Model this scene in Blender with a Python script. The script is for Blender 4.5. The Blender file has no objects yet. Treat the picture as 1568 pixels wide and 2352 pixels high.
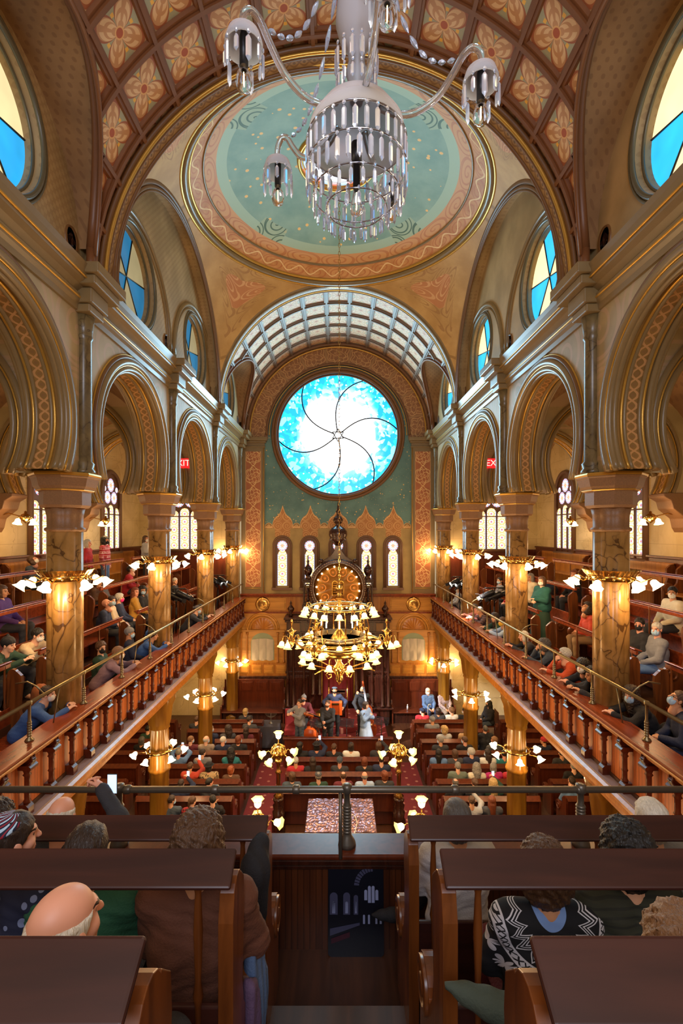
import bpy, math, random
import numpy as np
from mathutils import Vector, Matrix
PI = math.pi; sin = math.sin; cos = math.cos; sqrt = math.sqrt
R = random.Random(7)
scene = bpy.context.scene
COL = scene.collection
ZC = 7.55                       # camera height above the main floor
F = 1103.0                      # focal length in pixels of a 1568 px wide frame
# ---------------------------------------------------------------- camera, world, exposure
cam = bpy.data.cameras.new('camera'); cam_o = bpy.data.objects.new('camera', cam); COL.objects.link(cam_o)
cam.sensor_fit = 'HORIZONTAL'; cam.sensor_width = 24; cam.lens = F / 1568 * 24
cam.shift_x = 8 / 1568; cam.shift_y = 42 / 1568; cam.clip_start = .05
cam_o.location = (0, 0, ZC); cam_o.rotation_euler = (PI / 2, 0, 0); scene.camera = cam_o
vs = scene.view_settings
vs.view_transform = 'Standard'; vs.look = 'None'; vs.gamma = 1; vs.use_curve_mapping = False
vs.exposure = 0.18
world = bpy.data.worlds.new('world'); scene.world = world; world.use_nodes = True
bg = world.node_tree.nodes['Background']; bg.inputs[0].default_value = (1, .90, .76, 1); bg.inputs[1].default_value = 1.25
cy = scene.cycles
cy.use_denoising = True; cy.max_bounces = 6; cy.diffuse_bounces = 3; cy.glossy_bounces = 3
cy.transmission_bounces = 6; cy.transparent_max_bounces = 8
cy.sample_clamp_indirect = 4; cy.caustics_reflective = False; cy.caustics_refractive = False
cy.use_fast_gi = True; cy.fast_gi_method = 'REPLACE'; cy.ao_bounces_render = 2
world.light_settings.distance = 2.2

def lamp(name, kind, loc, energy, color, size=.15, to=None, **k):
    l = bpy.data.lights.new(name, kind); l.energy = energy; l.color = color
    if kind in ('POINT', 'SPOT'): l.shadow_soft_size = size
    if kind == 'AREA': l.shape = 'DISK'; l.size = size
    for a, b in k.items(): setattr(l, a, b)
    o = bpy.data.objects.new(name, l); COL.objects.link(o); o.location = loc
    if to is not None: o.rotation_euler = (Vector(to) - Vector(loc)).to_track_quat('-Z', 'Y').to_euler()
    return o
WARM = (1, .62, .28); DAY = (.62, .84, 1)
# daylight through the round window in the wall behind the camera, and the theatre lamps of the galleries
lamp('rear_window_light', 'AREA', (0, -3.9, ZC + 3.6), 420, (.80, .85, 1), 3.6, (0, 11, ZC + 2.2))
lamp('stage_beam_light', 'SPOT', (-4.75, 13.6, ZC - 1.2), 9000, (.95, .97, 1), .08, (3.3, 18.4, .6), spot_size=.36, spot_blend=.5)
lamp('stage_beam_light', 'SPOT', (4.75, 13.6, ZC - 1.0), 4200, (1, .93, .8), .08, (.3, 16.8, 1.0), spot_size=.5, spot_blend=.6)
lamp('great_window_light', 'AREA', (0, 19.35, ZC + 3.91), 520, (.42, .80, 1), 4.4, (0, 8, ZC + 3.2))

# ---------------------------------------------------------------- node helpers
def hexc(h):
    v = [int(h[i:i + 2], 16) / 255 for i in (0, 2, 4)]
    return tuple(x / 12.92 if x <= .04045 else ((x + .055) / 1.055) ** 2.4 for x in v)
class E:
    """an expression: a socket of a node tree with arithmetic"""
    def __init__(s, t, k): s.t = t; s.k = k
    def op(s, o, b=None, c=None):
        n = s.t.nd('Math', operation=o); s.t.put(n.inputs[0], s)
        if b is not None: s.t.put(n.inputs[1], b)
        if c is not None: s.t.put(n.inputs[2], c)
        return E(s.t, n.outputs[0])
    def __add__(s, b): return s.op('ADD', b)
    __radd__ = __add__
    def __sub__(s, b): return s.op('SUBTRACT', b)
    def __rsub__(s, b): return (s * -1) + b
    def __mul__(s, b): return s.op('MULTIPLY', b)
    __rmul__ = __mul__
    def __truediv__(s, b): return s.op('DIVIDE', b)
    def __lt__(s, b): return s.op('LESS_THAN', b)
    def __gt__(s, b): return s.op('GREATER_THAN', b)
    def fr(s): return s.op('FRACT')
    def ab(s): return s.op('ABSOLUTE')
    def sin(s): return s.op('SINE')
    def mn(s, b): return s.op('MINIMUM', b)
    def mx(s, b): return s.op('MAXIMUM', b)
    def pw(s, b): return s.op('POWER', b)
    def fl(s): return s.op('FLOOR')
    def at2(s, b): return s.op('ARCTAN2', b)
    def sq(s): return s.op('SQRT')
    def ln(s, w):          # thin line around zero of width w
        return s.ab() < w
    def ss(s, a, b):       # smooth step
        n = s.t.nd('MapRange', interpolation_type='SMOOTHSTEP'); s.t.put(n.inputs[0], s)
        n.inputs[1].default_value = a; n.inputs[2].default_value = b
        return E(s.t, n.outputs[0])
class T:
    def __init__(s, name):
        s.m = bpy.data.materials.new(name); s.m.use_nodes = True; s.nt = s.m.node_tree; s.nt.nodes.clear(); s.tc = None
    def nd(s, kind, **k):
        n = s.nt.nodes.new('ShaderNode' + kind)
        for a, b in k.items(): setattr(n, a, b)
        return n
    def put(s, sock, v):
        if isinstance(v, E): s.nt.links.new(v.k, sock)
        elif isinstance(v, (tuple, list)):
            sock.default_value = tuple(v) + (1,) if len(sock.default_value) == 4 and len(v) == 3 else v
        else: sock.default_value = v
    def co(s, which='Object'):
        if s.tc is None: s.tc = s.nd('TexCoord')
        return E(s, s.tc.outputs[which])
    def xyz(s, which='Object'):
        n = s.nd('SeparateXYZ'); s.put(n.inputs[0], s.co(which)); return [E(s, o) for o in n.outputs]
    def vec(s, x, y=0., z=0.):
        n = s.nd('CombineXYZ')
        for i, v in enumerate((x, y, z)): s.put(n.inputs[i], v)
        return E(s, n.outputs[0])
    def noise(s, sc, det=3, vec=None, dist=0., rough=.55):
        n = s.nd('TexNoise'); n.inputs['Scale'].default_value = sc; n.inputs['Detail'].default_value = det
        n.inputs['Distortion'].default_value = dist; n.inputs['Roughness'].default_value = rough
        s.put(n.inputs['Vector'], vec or s.co()); return E(s, n.outputs[0])
    def vor(s, sc, vec=None, feature='F1', rnd=1.):
        n = s.nd('TexVoronoi', feature=feature); n.inputs['Scale'].default_value = sc; n.inputs['Randomness'].default_value = rnd
        s.put(n.inputs['Vector'], vec or s.co()); return E(s, n.outputs[0]), (E(s, n.outputs[1]) if feature == 'F1' else None)
    def mix(s, f, a, b):
        n = s.nd('Mix', data_type='RGBA'); s.put(n.inputs[0], f); s.put(n.inputs[6], a); s.put(n.inputs[7], b)
        return E(s, n.outputs[2])
    def bri(s, col, f):    # scale a colour
        n = s.nd('VectorMath', operation='SCALE'); s.put(n.inputs[0], col); s.put(n.inputs[3], f); return E(s, n.outputs[0])
    def out(s, col, rough=.6, metal=0., bump=None, bs=.3, emit=None, es=0., sampling=None, **k):
        p = s.nd('BsdfPrincipled'); o = s.nd('OutputMaterial'); s.nt.links.new(p.outputs[0], o.inputs[0])
        s.put(p.inputs['Base Color'], col); s.put(p.inputs['Roughness'], rough); s.put(p.inputs['Metallic'], metal)
        if bump is not None:
            b = s.nd('Bump'); b.inputs['Strength'].default_value = bs; b.inputs['Distance'].default_value = .02
            s.put(b.inputs['Height'], bump); s.nt.links.new(b.outputs[0], p.inputs['Normal'])
        if emit is not None:
            s.put(p.inputs['Emission Color'], emit); s.put(p.inputs['Emission Strength'], es)
            if sampling: s.m.cycles.emission_sampling = sampling
        for a, b in k.items(): s.put(p.inputs[a.replace('_', ' ')], b)
        return s.m
_mc = {}
def plain(name, h, rough=.6, metal=0., var=.12, sc=6., **k):
    """one colour with slight natural variation"""
    key = (name,)
    if key in _mc: return _mc[key]
    t = T(name); c = hexc(h) if isinstance(h, str) else h
    n = t.noise(sc, 3)
    m = t.out(t.bri(c, n * (2 * var) + (1 - var)), rough, metal, **k)
    _mc[key] = m; return m

# ---------------------------------------------------------------- mesh helpers
class MB:
    def __init__(s): s.v = []; s.f = []; s.uv = []; s.mi = []; s.sm = []; s.any_uv = False
    def add(s, vs, fs, m=0, uvs=None, smooth=False):
        o = len(s.v); s.v += [tuple(p) for p in vs]
        for i, f in enumerate(fs):
            s.f.append(tuple(o + k for k in f)); s.mi.append(m); s.sm.append(smooth)
            s.uv.append(uvs[i] if uvs else None)
        if uvs: s.any_uv = True
        return s
    def box(s, x0, x1, y0, y1, z0, z1, m=0):
        return s.add([(x, y, z) for z in (z0, z1) for y in (y0, y1) for x in (x0, x1)],
                     [(0, 2, 3, 1), (4, 5, 7, 6), (0, 1, 5, 4), (2, 6, 7, 3), (0, 4, 6, 2), (1, 3, 7, 5)], m)
    def cb(s, c, size, m=0, M=None):
        vs = [Vector((sx * size[0] / 2, sy * size[1] / 2, sz * size[2] / 2)) for sz in (-1, 1) for sy in (-1, 1) for sx in (-1, 1)]
        vs = [(M @ v if M else v) + Vector(c) for v in vs]
        return s.add(vs, [(0, 2, 3, 1), (4, 5, 7, 6), (0, 1, 5, 4), (2, 6, 7, 3), (0, 4, 6, 2), (1, 3, 7, 5)], m)
    def prism(s, poly, axis, t0, t1, m=0):
        """poly in the two other axes (order kept cyclic: x->(y,z), y->(x,z), z->(x,y))"""
        def P(a, b, t): return {'x': (t, a, b), 'y': (a, t, b), 'z': (a, b, t)}[axis]
        n = len(poly); vs = [P(a, b, t0) for a, b in poly] + [P(a, b, t1) for a, b in poly]
        return s.add(vs, [tuple(range(n))[::-1], tuple(range(n, 2 * n))] + [(i, (i + 1) % n, n + (i + 1) % n, n + i) for i in range(n)], m)
    def tube(s, pts, r, n=8, m=0, closed=False, cap=True, flat=1.):
        pts = [Vector(p) for p in pts]; k = len(pts); rs = r if isinstance(r, (list, tuple)) else [r] * k
        t = []
        for i in range(k):
            a = pts[(i - 1) % k] if (closed or i > 0) else pts[0]; b = pts[(i + 1) % k] if (closed or i < k - 1) else pts[-1]
            d = b - a; t.append(d.normalized() if d.length > 1e-9 else Vector((0, 0, 1)))
        u = t[0].orthogonal().normalized(); vs = []
        for i in range(k):
            u = u - t[i] * u.dot(t[i]); u = u.normalized() if u.length > 1e-6 else t[i].orthogonal().normalized(); w = t[i].cross(u)
            for j in range(n):
                a = 2 * PI * j / n; vs.append(pts[i] + u * (cos(a) * rs[i]) + w * (sin(a) * rs[i] * flat))
        fs = []
        for i in range(k if closed else k - 1):
            i2 = (i + 1) % k
            for j in range(n): fs.append((i * n + j, i * n + (j + 1) % n, i2 * n + (j + 1) % n, i2 * n + j))
        if cap and not closed: fs += [tuple(range(n))[::-1], tuple(range((k - 1) * n, k * n))]
        return s.add(vs, fs, m, None, True)
    def lathe(s, prof, c=(0, 0, 0), n=16, m=0, M=None, smooth=True, fx=None):
        vs = []; k = len(prof)
        for r, z in prof:
            for j in range(n):
                a = 2 * PI * j / n; q = r * (fx(a) if fx else 1)
                v = Vector((q * cos(a), q * sin(a), z)); vs.append((M @ v if M else v) + Vector(c))
        fs = [(i * n + j, i * n + (j + 1) % n, (i + 1) * n + (j + 1) % n, (i + 1) * n + j) for i in range(k - 1) for j in range(n)]
        if prof[0][0] > 1e-4: fs.append(tuple(range(n))[::-1])
        if prof[-1][0] > 1e-4: fs.append(tuple(range((k - 1) * n, k * n)))
        return s.add(vs, fs, m, None, smooth)
    def grid(s, fn, nu, nv, m=0, uv=None, smooth=True, flip=False):
        vs = [fn(i / nu, j / nv) for j in range(nv + 1) for i in range(nu + 1)]; fs = []; us = []
        for j in range(nv):
            for i in range(nu):
                a = j * (nu + 1) + i; q = [(i, j), (i + 1, j), (i + 1, j + 1), (i, j + 1)]; f = (a, a + 1, a + nu + 2, a + nu + 1)
                if flip: q = q[::-1]; f = f[::-1]
                fs.append(f); us.append([(uv(x / nu, y / nv) if uv else (x / nu, y / nv)) for x, y in q])
        return s.add(vs, fs, m, us, smooth)
    def ell(s, c, r, n=12, m=0):
        k = max(4, n // 2)
        return s.lathe([(max(1e-5, sin(PI * i / k)), -cos(PI * i / k)) for i in range(k + 1)], c, n, m, Matrix.Diagonal(r if len(r) == 3 else (r[0],) * 3))
    def xf(s, M, start=0):
        s.v[start:] = [tuple(M @ Vector(p)) for p in s.v[start:]]; return s
    def data(s, name):
        me = bpy.data.meshes.new(name); me.from_pydata(s.v, [], s.f)
        me.polygons.foreach_set('material_index', s.mi); me.polygons.foreach_set('use_smooth', s.sm)
        if s.any_uv:
            l = me.uv_layers.new(name='UVMap'); d = l.data; k = 0
            for f, u in zip(s.f, s.uv):
                for q in range(len(f)):
                    if u: d[k].uv = u[q]
                    k += 1
        me.update(); return me
    def build(s, name, mats, parent=None, bev=0., loc=None):
        me = s.data(name)
        for m in (mats if isinstance(mats, (list, tuple)) else [mats]): me.materials.append(m)
        return link(name, me, parent, bev, loc)
def link(name, me, parent=None, bev=0., loc=None):
    o = bpy.data.objects.new(name, me); COL.objects.link(o)
    if parent: o.parent = parent; _ch.setdefault(parent.name, []).append(o)
    if loc: o.location = loc
    if bev:
        b = o.modifiers.new('bevel', 'BEVEL'); b.width = bev; b.segments = 2; b.limit_method = 'ANGLE'; b.angle_limit = .6
    return o
def tag(o, label=None, cat=None, group=None, kind=None):
    for a, b in (('label', label), ('category', cat), ('group', group), ('kind', kind)):
        if b: o[a] = b
    return o
def thing(name, label, cat, loc=(0, 0, 0), rz=0., group=None):
    o = bpy.data.objects.new(name, None); COL.objects.link(o); o.location = loc; o.rotation_euler = (0, 0, rz)
    o.empty_display_size = .1
    return tag(o, label, cat, group)
_ch = {}
def kids(o): return _ch.get(o.name, [])
def dup(root, loc, rz=None, label=None, sc=None):
    r = root.copy(); COL.objects.link(r); r.location = loc
    if rz is not None: r.rotation_euler = (0, 0, rz)
    if sc: r.scale = sc
    if label: r['label'] = label
    for c in kids(root):
        k = c.copy(); COL.objects.link(k); k.parent = r; _ch.setdefault(r.name, []).append(k)
        for g in kids(c):
            q = g.copy(); COL.objects.link(q); q.parent = k; _ch.setdefault(k.name, []).append(q)
    return r
def struct(name, mb, mats, label=None, bev=0.):
    return tag(mb.build(name, mats, None, bev), label, None, None, 'structure')
def PX(x, y, d): return Vector(((x - 776) * d / F, d, ZC + (1218 - y) * d / F))
def arcpts(c, r, a0, a1, n, plane, off):
    """points of an arc; plane 'yz' (x = off) or 'xz' (y = off)"""
    out = []
    for i in range(n + 1):
        a = a0 + (a1 - a0) * i / n; p, q = c[0] + r * cos(a), c[1] + r * sin(a)
        out.append((off, p, q) if plane == 'yz' else (p, off, q))
    return out
# ---------------------------------------------------------------- materials
def scroll(t, u, v, k=1.):
    """arabesque lines: curling contour lines of a warped field (0/1)"""
    U, V = u * k, v * k; p = U.fr() - .5; q = V.fr() - .5; r = (p * p + q * q).sq()
    sg = ((U.fl() + V.fl()) * .5).fr() * 4 - 1; th = q.at2(p) / (2 * PI)
    return ((((r * 4.6 + sg * th).fr() - .5).ab() < .13) * (r < .47)).mx((r - .47).ln(.022))
def m_wall():
    t = T('stencilled_ochre_plaster'); x, y, z = t.xyz()
    n = t.noise(1.3, 4); s = scroll(t, y, z, .9)
    c = t.mix(n.ss(.3, .75), hexc('a3906c'), hexc('877657')); c = t.mix(s * .5, c, hexc('b0907a'))
    return t.out(c, .55)
def m_lun():
    t = T('fine_patterned_plaster'); x, y, z = t.xyz()
    d = ((y * 46).sin() * (z * 46).sin() + (x * 46).sin() * .6) > .55; n = t.noise(1.1, 4)
    c = t.mix(n.ss(.3, .7), hexc('a98d62'), hexc('8d744c')); c = t.mix(d * .30, c, hexc('6f4c26'))
    return t.out(c, .6)
def m_tunnel():
    t = T('russet_patterned_plaster'); x, y, z = t.xyz()
    d = ((y * 40).sin() * (x * 40 + z * 20).sin()) > .5; n = t.noise(1.4, 4)
    c = t.mix(n.ss(.3, .7), hexc('8f6a42'), hexc('755330')); c = t.mix(d * .35, c, hexc('5a3418'))
    return t.out(c, .6)
def m_coffer(light=False):
    t = T('painted_coffers_pale' if light else 'painted_coffers'); u, v, _ = t.xyz('UV')
    p = u.fr() - .5; q = v.fr() - .5; ang = q.at2(p); r = (p * p + q * q).sq()
    pet = ((ang * 2).sin().ab()).pw(.6) * .53
    inn = (r < pet * .95); edge = (r - pet * .94).ln(.030); core = (r - pet * .62).ln(.03) + ((ang * 4).sin().ab() < .22) * (r < pet * .8)
    cen = (r < .07); ctr = (r < .095); rnd = t.noise(4, 3, t.vec(u, v))
    cor = (p.ab() + q.ab()) > .62; curl = scroll(t, u, v, 3.2)
    bgc = t.mix(rnd.ss(.3, .7), hexc('c2a47c'), hexc('b08f67'))
    c = t.mix(curl * .35, bgc, hexc('8c8a6c')); grn = (p.ab() < .1).mx(q.ab() < .1) * (1 - inn)
    c = t.mix(((ang * 4).op('COSINE') > .30) * (r > .12) * (r < .40) * .85, c, hexc('959a80')); c = t.mix(((ang * 4).op('COSINE') > .9) * (r - .27).ln(.03), c, hexc('dfae4c'))
    c = t.mix(inn, c, hexc('b78a62')); c = t.mix(inn * (r < pet * .8) * (r > pet * .3) * ((ang * 4 + PI).op('COSINE').ab() > .0) * (((ang * 4).op('COSINE') * -1) < .90) * (((r / pet) * 3.2).fr() < .6), c, hexc('d2b28a'))
    c = t.mix(edge, c, hexc('99593a')); c = t.mix(ctr, c, hexc('d0a26a')); c = t.mix(cen, c, hexc('a2502f'))
    bd = (p.ab().mx(q.ab())) > .44; c = t.mix(bd, c, hexc('7b4a28'))
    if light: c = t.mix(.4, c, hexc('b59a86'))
    return t.out(c, .6)
def m_band(name, base, line, k=1., w=.5):      # guilloche chain along u (UV: u along, v across 0..1)
    t = T(name); u, v, _ = t.xyz('UV')
    p = (u * k).fr() - .5; q = (v - .5) / (w * 1.0)
    s1 = ((u * k * PI * 2).sin() * .33 - q).ab(); s2 = ((u * k * PI * 2).sin() * -.33 - q).ab()
    ln = s1.mn(s2) < .10; r = ((p.ab() - .25) * (p.ab() - .25) * 3 + q * q).sq(); dot = r < .13
    n = t.noise(2.2, 3); c = t.mix(n.ss(.3, .7), base, tuple(x * .72 for x in base))
    c = t.mix(ln * .75, c, line); c = t.mix(dot * .6, c, tuple(x * .4 for x in line)); return t.out(c, .5)
def m_dome():
    t = T('starry_teal_paint'); x, y, z = t.xyz(); r = ((x * x) + (y * y)).sq()
    d, c3 = t.vor(4.0, t.vec(x, y, 0.)); n = t.noise(1.6, 4); ang = y.at2(x)
    st = (d < .17)
    c = t.mix(n.ss(.25, .75), hexc('8fb3a6'), hexc('759d93')); c = t.mix(st * (r < 2.6), c, hexc('f0c878'))
    band = (r > 2.55) * (r < 2.78); c = t.mix(band, c, hexc('a3c2b0'))
    cart = ((ang * 4 + PI).op('COSINE') > .80) * (r > 2.35) * (r < 2.95); sc = scroll(t, x, y, 1.5)
    c = t.mix(cart * .8, c, hexc('a3bba0')); c = t.mix(cart * sc, c, hexc('4f6f5c'))
    ro = (scroll(t, ang * (18 / (2 * PI)), (r - 2.78) * 2.9, 1.)); c = t.mix(r > 2.78, c, t.mix(ro * .6, hexc('cf9d6c'), hexc('b36b44')))
    return t.out(c, .6)
def m_ring():
    t = T('orange_scroll_band'); u, v, _ = t.xyz('UV'); s = scroll(t, u * 30, v, 1.); n = t.noise(3, 3)
    c = t.mix(n.ss(.3, .7), hexc('cf9a66'), hexc('b77f4c')); c = t.mix(s * .6, c, hexc('b06038'))
    c = t.mix(((u * 30 * PI * 2).sin() * .25 + .5 - v).ln(.05), c, hexc('e4c796')); return t.out(c, .55)
def m_pend():
    t = T('pendentive_scroll_paint'); u, v, _ = t.xyz('UV'); p = u - .5; q = v
    n = t.noise(1.5, 4); c = t.mix(n.ss(.3, .7), hexc('c49f66'), hexc('ad8750'))
    s = scroll(t, p * 6, q * 6, 1.); reg = ((p.ab() * 3.2 + (q - .40).ab() * 1.2) < .55)
    c = t.mix(s * reg * .75, c, hexc('9c7244')); med = ((p * p) * 30 + (q - .38) * (q - .38) * 14) < .35
    c = t.mix(med * .75, c, hexc('b9744c')); c = t.mix(med * s * .7, c, hexc('d9ae7e'))
    bd = (p.ab() - .46).ln(.008) + (q - .93).ln(.008); c = t.mix(bd.mn(1) * .7, c, hexc('8d6a3c')); return t.out(c, .6)
def m_east():
    """the paint of the wall round the great window: starry teal over ogee arabesques over stone colour"""
    t = T('starry_east_wall_paint'); x, y, z = t.xyz()
    p = ((x + 100 * 1.13 + .565) / 1.13).fr() - .5; a = p.ab() * 2; zz = z - (ZC + .18)
    h = (1 - (a / .74).mn(1).pw(2.6)).mx(0).pw(.5) * .46 + (1 - (a / .40).mn(1)).pw(2.2) * .40
    og = (zz - h); isog = og < 0; n = t.noise(1.2, 4)
    d, _c = t.vor(5.5, t.vec(x, z, 0.)); d2, _c = t.vor(11., t.vec(x, z, 3.))
    teal = t.mix(n.ss(.3, .7), hexc('5d8484'), hexc('456a6e')); teal = t.mix((d < .13).mx(d2 < .1), teal, hexc('dbb36a'))
    ring = ((p.ab() - .5) * (p.ab() - .5) * 1.28 + (zz + .02) * (zz + .02)).sq()
    teal = t.mix((ring < .15), teal, hexc('b99a66')); teal = t.mix((ring - .1).ln(.018), teal, hexc('7d5c38'))
    sc = scroll(t, x, z, 2.65); o2 = t.mix(sc * .8, hexc('a5703f'), hexc('c8a069')); o2 = t.mix((og + .05).ln(.022), o2, hexc('d5b079'))
    low = t.mix(n.ss(.3, .7), hexc('a98f58'), hexc('8d7648')); sl = (a < .42) * sc * (zz > -1.35)
    low = t.mix(sl * .5, low, hexc('7d5f38')); o2 = t.mix((zz < -.45).mx((zz < -.1) * (a > .55)), o2, low)
    c = t.mix(isog, teal, o2); return t.out(c, .6)
def m_arabesque(name, b1, l1, k=1.):
    t = T(name); u, v, _ = t.xyz('UV'); p = (u * k).fr() - .5; q = (v * k).fr() - .5; r = (p * p + q * q).sq(); ang = q.at2(p)
    ln = (r - .36 - (ang * 8).sin() * .06).ln(.018) + (r - .26 - (ang * 4).sin() * .09).ln(.018) + (r - .44 + (ang * 6).op('COSINE') * .05).ln(.016) + (r - .1 - (ang * 6).sin() * .04).ln(.018)
    n = t.noise(3, 3); c = t.mix(n.ss(.3, .7), b1, tuple(x * .8 for x in b1)); c = t.mix((p.ab() > .46) * .7, c, tuple(x * .7 for x in l1))
    return t.out(t.mix(ln.mn(1), c, l1), .5)
def m_marble(name, a, b, vein, sc=1., rough=.3, warp=.6, vw=.02):
    t = T(name); n = t.noise(2.2 * sc, 4, dist=.5); x, y, z = t.xyz(); nn = t.noise(1.6 * sc, 3)
    v = t.vec(x * 1.4 + nn * warp, y * 1.4 + nn * warp * .7, z * .62 + nn * warp)
    d, _ = t.vor(2.6 * sc, v, 'DISTANCE_TO_EDGE'); vn = t.noise(1.9 * sc, 3)
    c = t.mix(n.ss(.3, .72), a, b); c = t.mix((d < (vn - .42) * vw * 7) * .75, c, vein); c = t.mix((1 - d.ss(0., .12)) * .25, c, vein)
    return t.out(c, rough)
def m_blocks():
    t = T('scored_cream_plaster'); x, y, z = t.xyz(); n = t.noise(.9, 5, dist=1.); h = (x + y)
    c = t.mix(n.ss(.3, .7), hexc('cbb488'), hexc('b39a6c')); row = (z / .72); off = (row.fl() * .5).fr()
    j = (row.fr() < .016).mx(((h / 1.35 + off).fr()) < .008); d, _ = t.vor(.8, t.vec(x + n * 1.5, y + n * 1.5, z + n * 1.2), 'DISTANCE_TO_EDGE')
    c = t.mix((d < .006) * .5, c, hexc('7d6540')); return t.out(t.mix(j * .5, c, hexc('7f6a45')), .5)
def m_wood(name, a, b, rough=.28, sc=1., ax='x', bead=0., **k):
    t = T(name); x, y, z = t.xyz(); st = {'x': (1.2, 14, 14), 'y': (14, 1.2, 14), 'z': (14, 14, 1.2)}[ax]
    v = t.vec(x * st[0] * sc, y * st[1] * sc, z * st[2] * sc); n = t.noise(1., 4, v, dist=.6); n2 = t.noise(.7 * sc, 2)
    c = t.mix(n.ss(.25, .75), a, b); c = t.bri(c, n2 * .5 + .75); bump = None
    if bead:
        g = (((x + y) / bead).fr() - .5).ab() > .42; c = t.mix(g * .65, c, tuple(q * .3 for q in b))
    return t.out(c, rough, **k)
def m_carpet():
    t = T('red_patterned_carpet'); x, y, z = t.xyz(); n = t.noise(40, 2)
    p = (x * 3.6).fr() - .5; q = (y * 2.6 + ((x * 3.6).fl() * .5).fr()).fr() - .5; d = (p * p * 2 + q * q * 4) < .05
    c = t.mix(n, hexc('7d2426'), hexc('5d1518')); return t.out(t.mix(d * .7, c, hexc('b5806a')), .9)
def m_glass(name, fn, es, samp='NONE'):
    t = T(name); u, v, _ = t.xyz('UV'); c = fn(t, u, v)
    return t.out(tuple((.02, .02, .02)), .3, emit=c, es=es, sampling=samp)
def g_rose(t, u, v):
    p = u - .5; q = v - .5; r = (p * p + q * q).sq() * 2; n = t.noise(5., 3, t.vec(u, v)); vec = t.vec(u + n * .1, v + n * .1)
    d, cc = t.vor(30, vec); e, _ = t.vor(9, vec, 'DISTANCE_TO_EDGE'); s, _ = t.vor(26, t.vec(u, v, 4.))
    g = E(t, t.nd('SeparateColor').outputs[0]); t.put(g.k.node.inputs[0], cc)
    left = (p + .36).ss(.0, .10)
    f = (r - n * .5 + .27 + g * .14 - (p * .12)).ss(.36, .92)
    f = f.mx((1 - left) * .75)
    c = t.mix(f, (1.35, 1.4, 1.4), hexc('1598d0')); c = t.mix(((g > .62) * (r > .62)) * .55, c, hexc('0a5fa8'))
    c = t.mix(((g < .25) * (r > .5)) * .5, c, hexc('8fdcf5'))
    return t.mix((s < .17) * (r > .5) * (r < .97), c, (1.3, 1.35, 1.3))
def g_lancet(t, u, v):          # u across one light (0..1), v along in units of the light's width
    p = (u - .5).ab(); w = (v * 1.15).fr() - .5; n, cc = t.vor(5., t.vec(u, v)); ns = t.noise(3., 2, t.vec(u, v))
    r = ((u - .5) * (u - .5) + w * w * .8).sq(); c = t.mix(ns.ss(.3, .7), (1.0, .90, .58), (1.0, .72, .26))
    c = t.mix((p > .36), c, (1.0, .80, .42)); c = t.mix(((v * 4.).fr() > .6) * (p > .36), c, (.95, .28, .08)); c = t.mix((p > .455), c, (.35, .50, .95))
    c = t.mix((r - .30).ln(.035), c, (.80, .42, .12)); c = t.mix((r < .11), c, (.75, .16, .08)); c = t.mix((r - .11).ln(.025), c, (.2, .3, .75))
    return t.mix((w.ab() > .485).mx((r - .34).ln(.012)), c, (.12, .08, .05))
def g_round(t, u, v):
    p = u - .5; q = v - .5; r = (p * p + q * q).sq() * 2; a = q.at2(p); st = (r < (a * 6).op('COSINE') * .10 + .30)
    c = t.mix((r > .8), (1., .92, .72), (.35, .5, .9)); c = t.mix(((a * 12).sin() > .4) * (r > .8), c, (.85, .2, .15))
    c = t.mix((r - .58).ln(.08), c, (.72, .80, .98)); c = t.mix(st, c, (.78, .14, .12)); c = t.mix(r < .12, c, (1., .75, .2))
    return t.mix((r - .46).ln(.03).mx((r - .78).ln(.02)), c, (.2, .1, .05))
def g_wedge(t, u, v):
    p = u - .5; q = v - .5; a = (q.at2(p) / (2 * PI) + 1.0 - .035) * 6; k = (a * .5).fr() > .5; n = t.noise(3., 2, t.vec(u, v))
    c = t.mix(k, (1.0, .82, .42), (.02, .46, .95)); g = (n * .6 + .7); c = t.bri(c, g)
    return t.mix(((a.fr() - .5).ab() > .485), c, (.03, .02, .02))
W = {}
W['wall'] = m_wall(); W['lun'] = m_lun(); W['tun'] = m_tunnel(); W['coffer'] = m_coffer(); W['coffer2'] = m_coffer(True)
W['rib'] = plain('dark_brown_moulding', '6e4426', .45); W['rib2'] = plain('taupe_ceiling_rib', '6b5848', .5)
W['mold'] = plain('olive_brown_moulding', '7a6645', .33); W['dmold'] = plain('umber_moulding', '694623', .45)
W['gold'] = plain('gilded_line', 'c79a45', .3, .6); W['chain'] = m_band('chain_pattern_soffit', hexc('8f6a35'), hexc('c08d5a'), 3.4, .42)
W['archband'] = m_band('rosette_arch_band', hexc('a5855a'), hexc('6f5136'), 3.2, .9)
W['frame'] = plain('dark_olive_window_moulding', '57503c', .35); W['colo'] = m_marble('dark_olive_marble', hexc('6f5f40'), hexc('54472f'), hexc('2c1d10'), 1.6, .3)
W['cord'] = plain('soffit_plaster', '926a34', .5)
W['dome'] = m_dome(); W['ring'] = m_ring(); W['pend'] = m_pend(); W['east'] = m_east()
W['eastarch'] = m_arabesque('brown_arabesque_band', hexc('8c5f38'), hexc('b08856'), 1.)
W['pil'] = m_arabesque('red_arabesque_pilaster', hexc('a5613a'), hexc('d3b277'), 1.)
W['sail'] = m_tunnel(); W['col'] = m_marble('brown_veined_marble', hexc('a27a46'), hexc('82602f'), hexc('3a1f0d'), 1.35, .28)
W['lcol'] = m_wood('grained_ochre_column', hexc('8a611f'), hexc('6b4514'), .25, .6, 'z'); W['cap'] = plain('stippled_brown_capital', '7d5a3c', .5, var=.4, sc=60)
W['cream'] = m_blocks(); W['plaster'] = plain('cream_plaster', 'cdb98c', .6)
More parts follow.
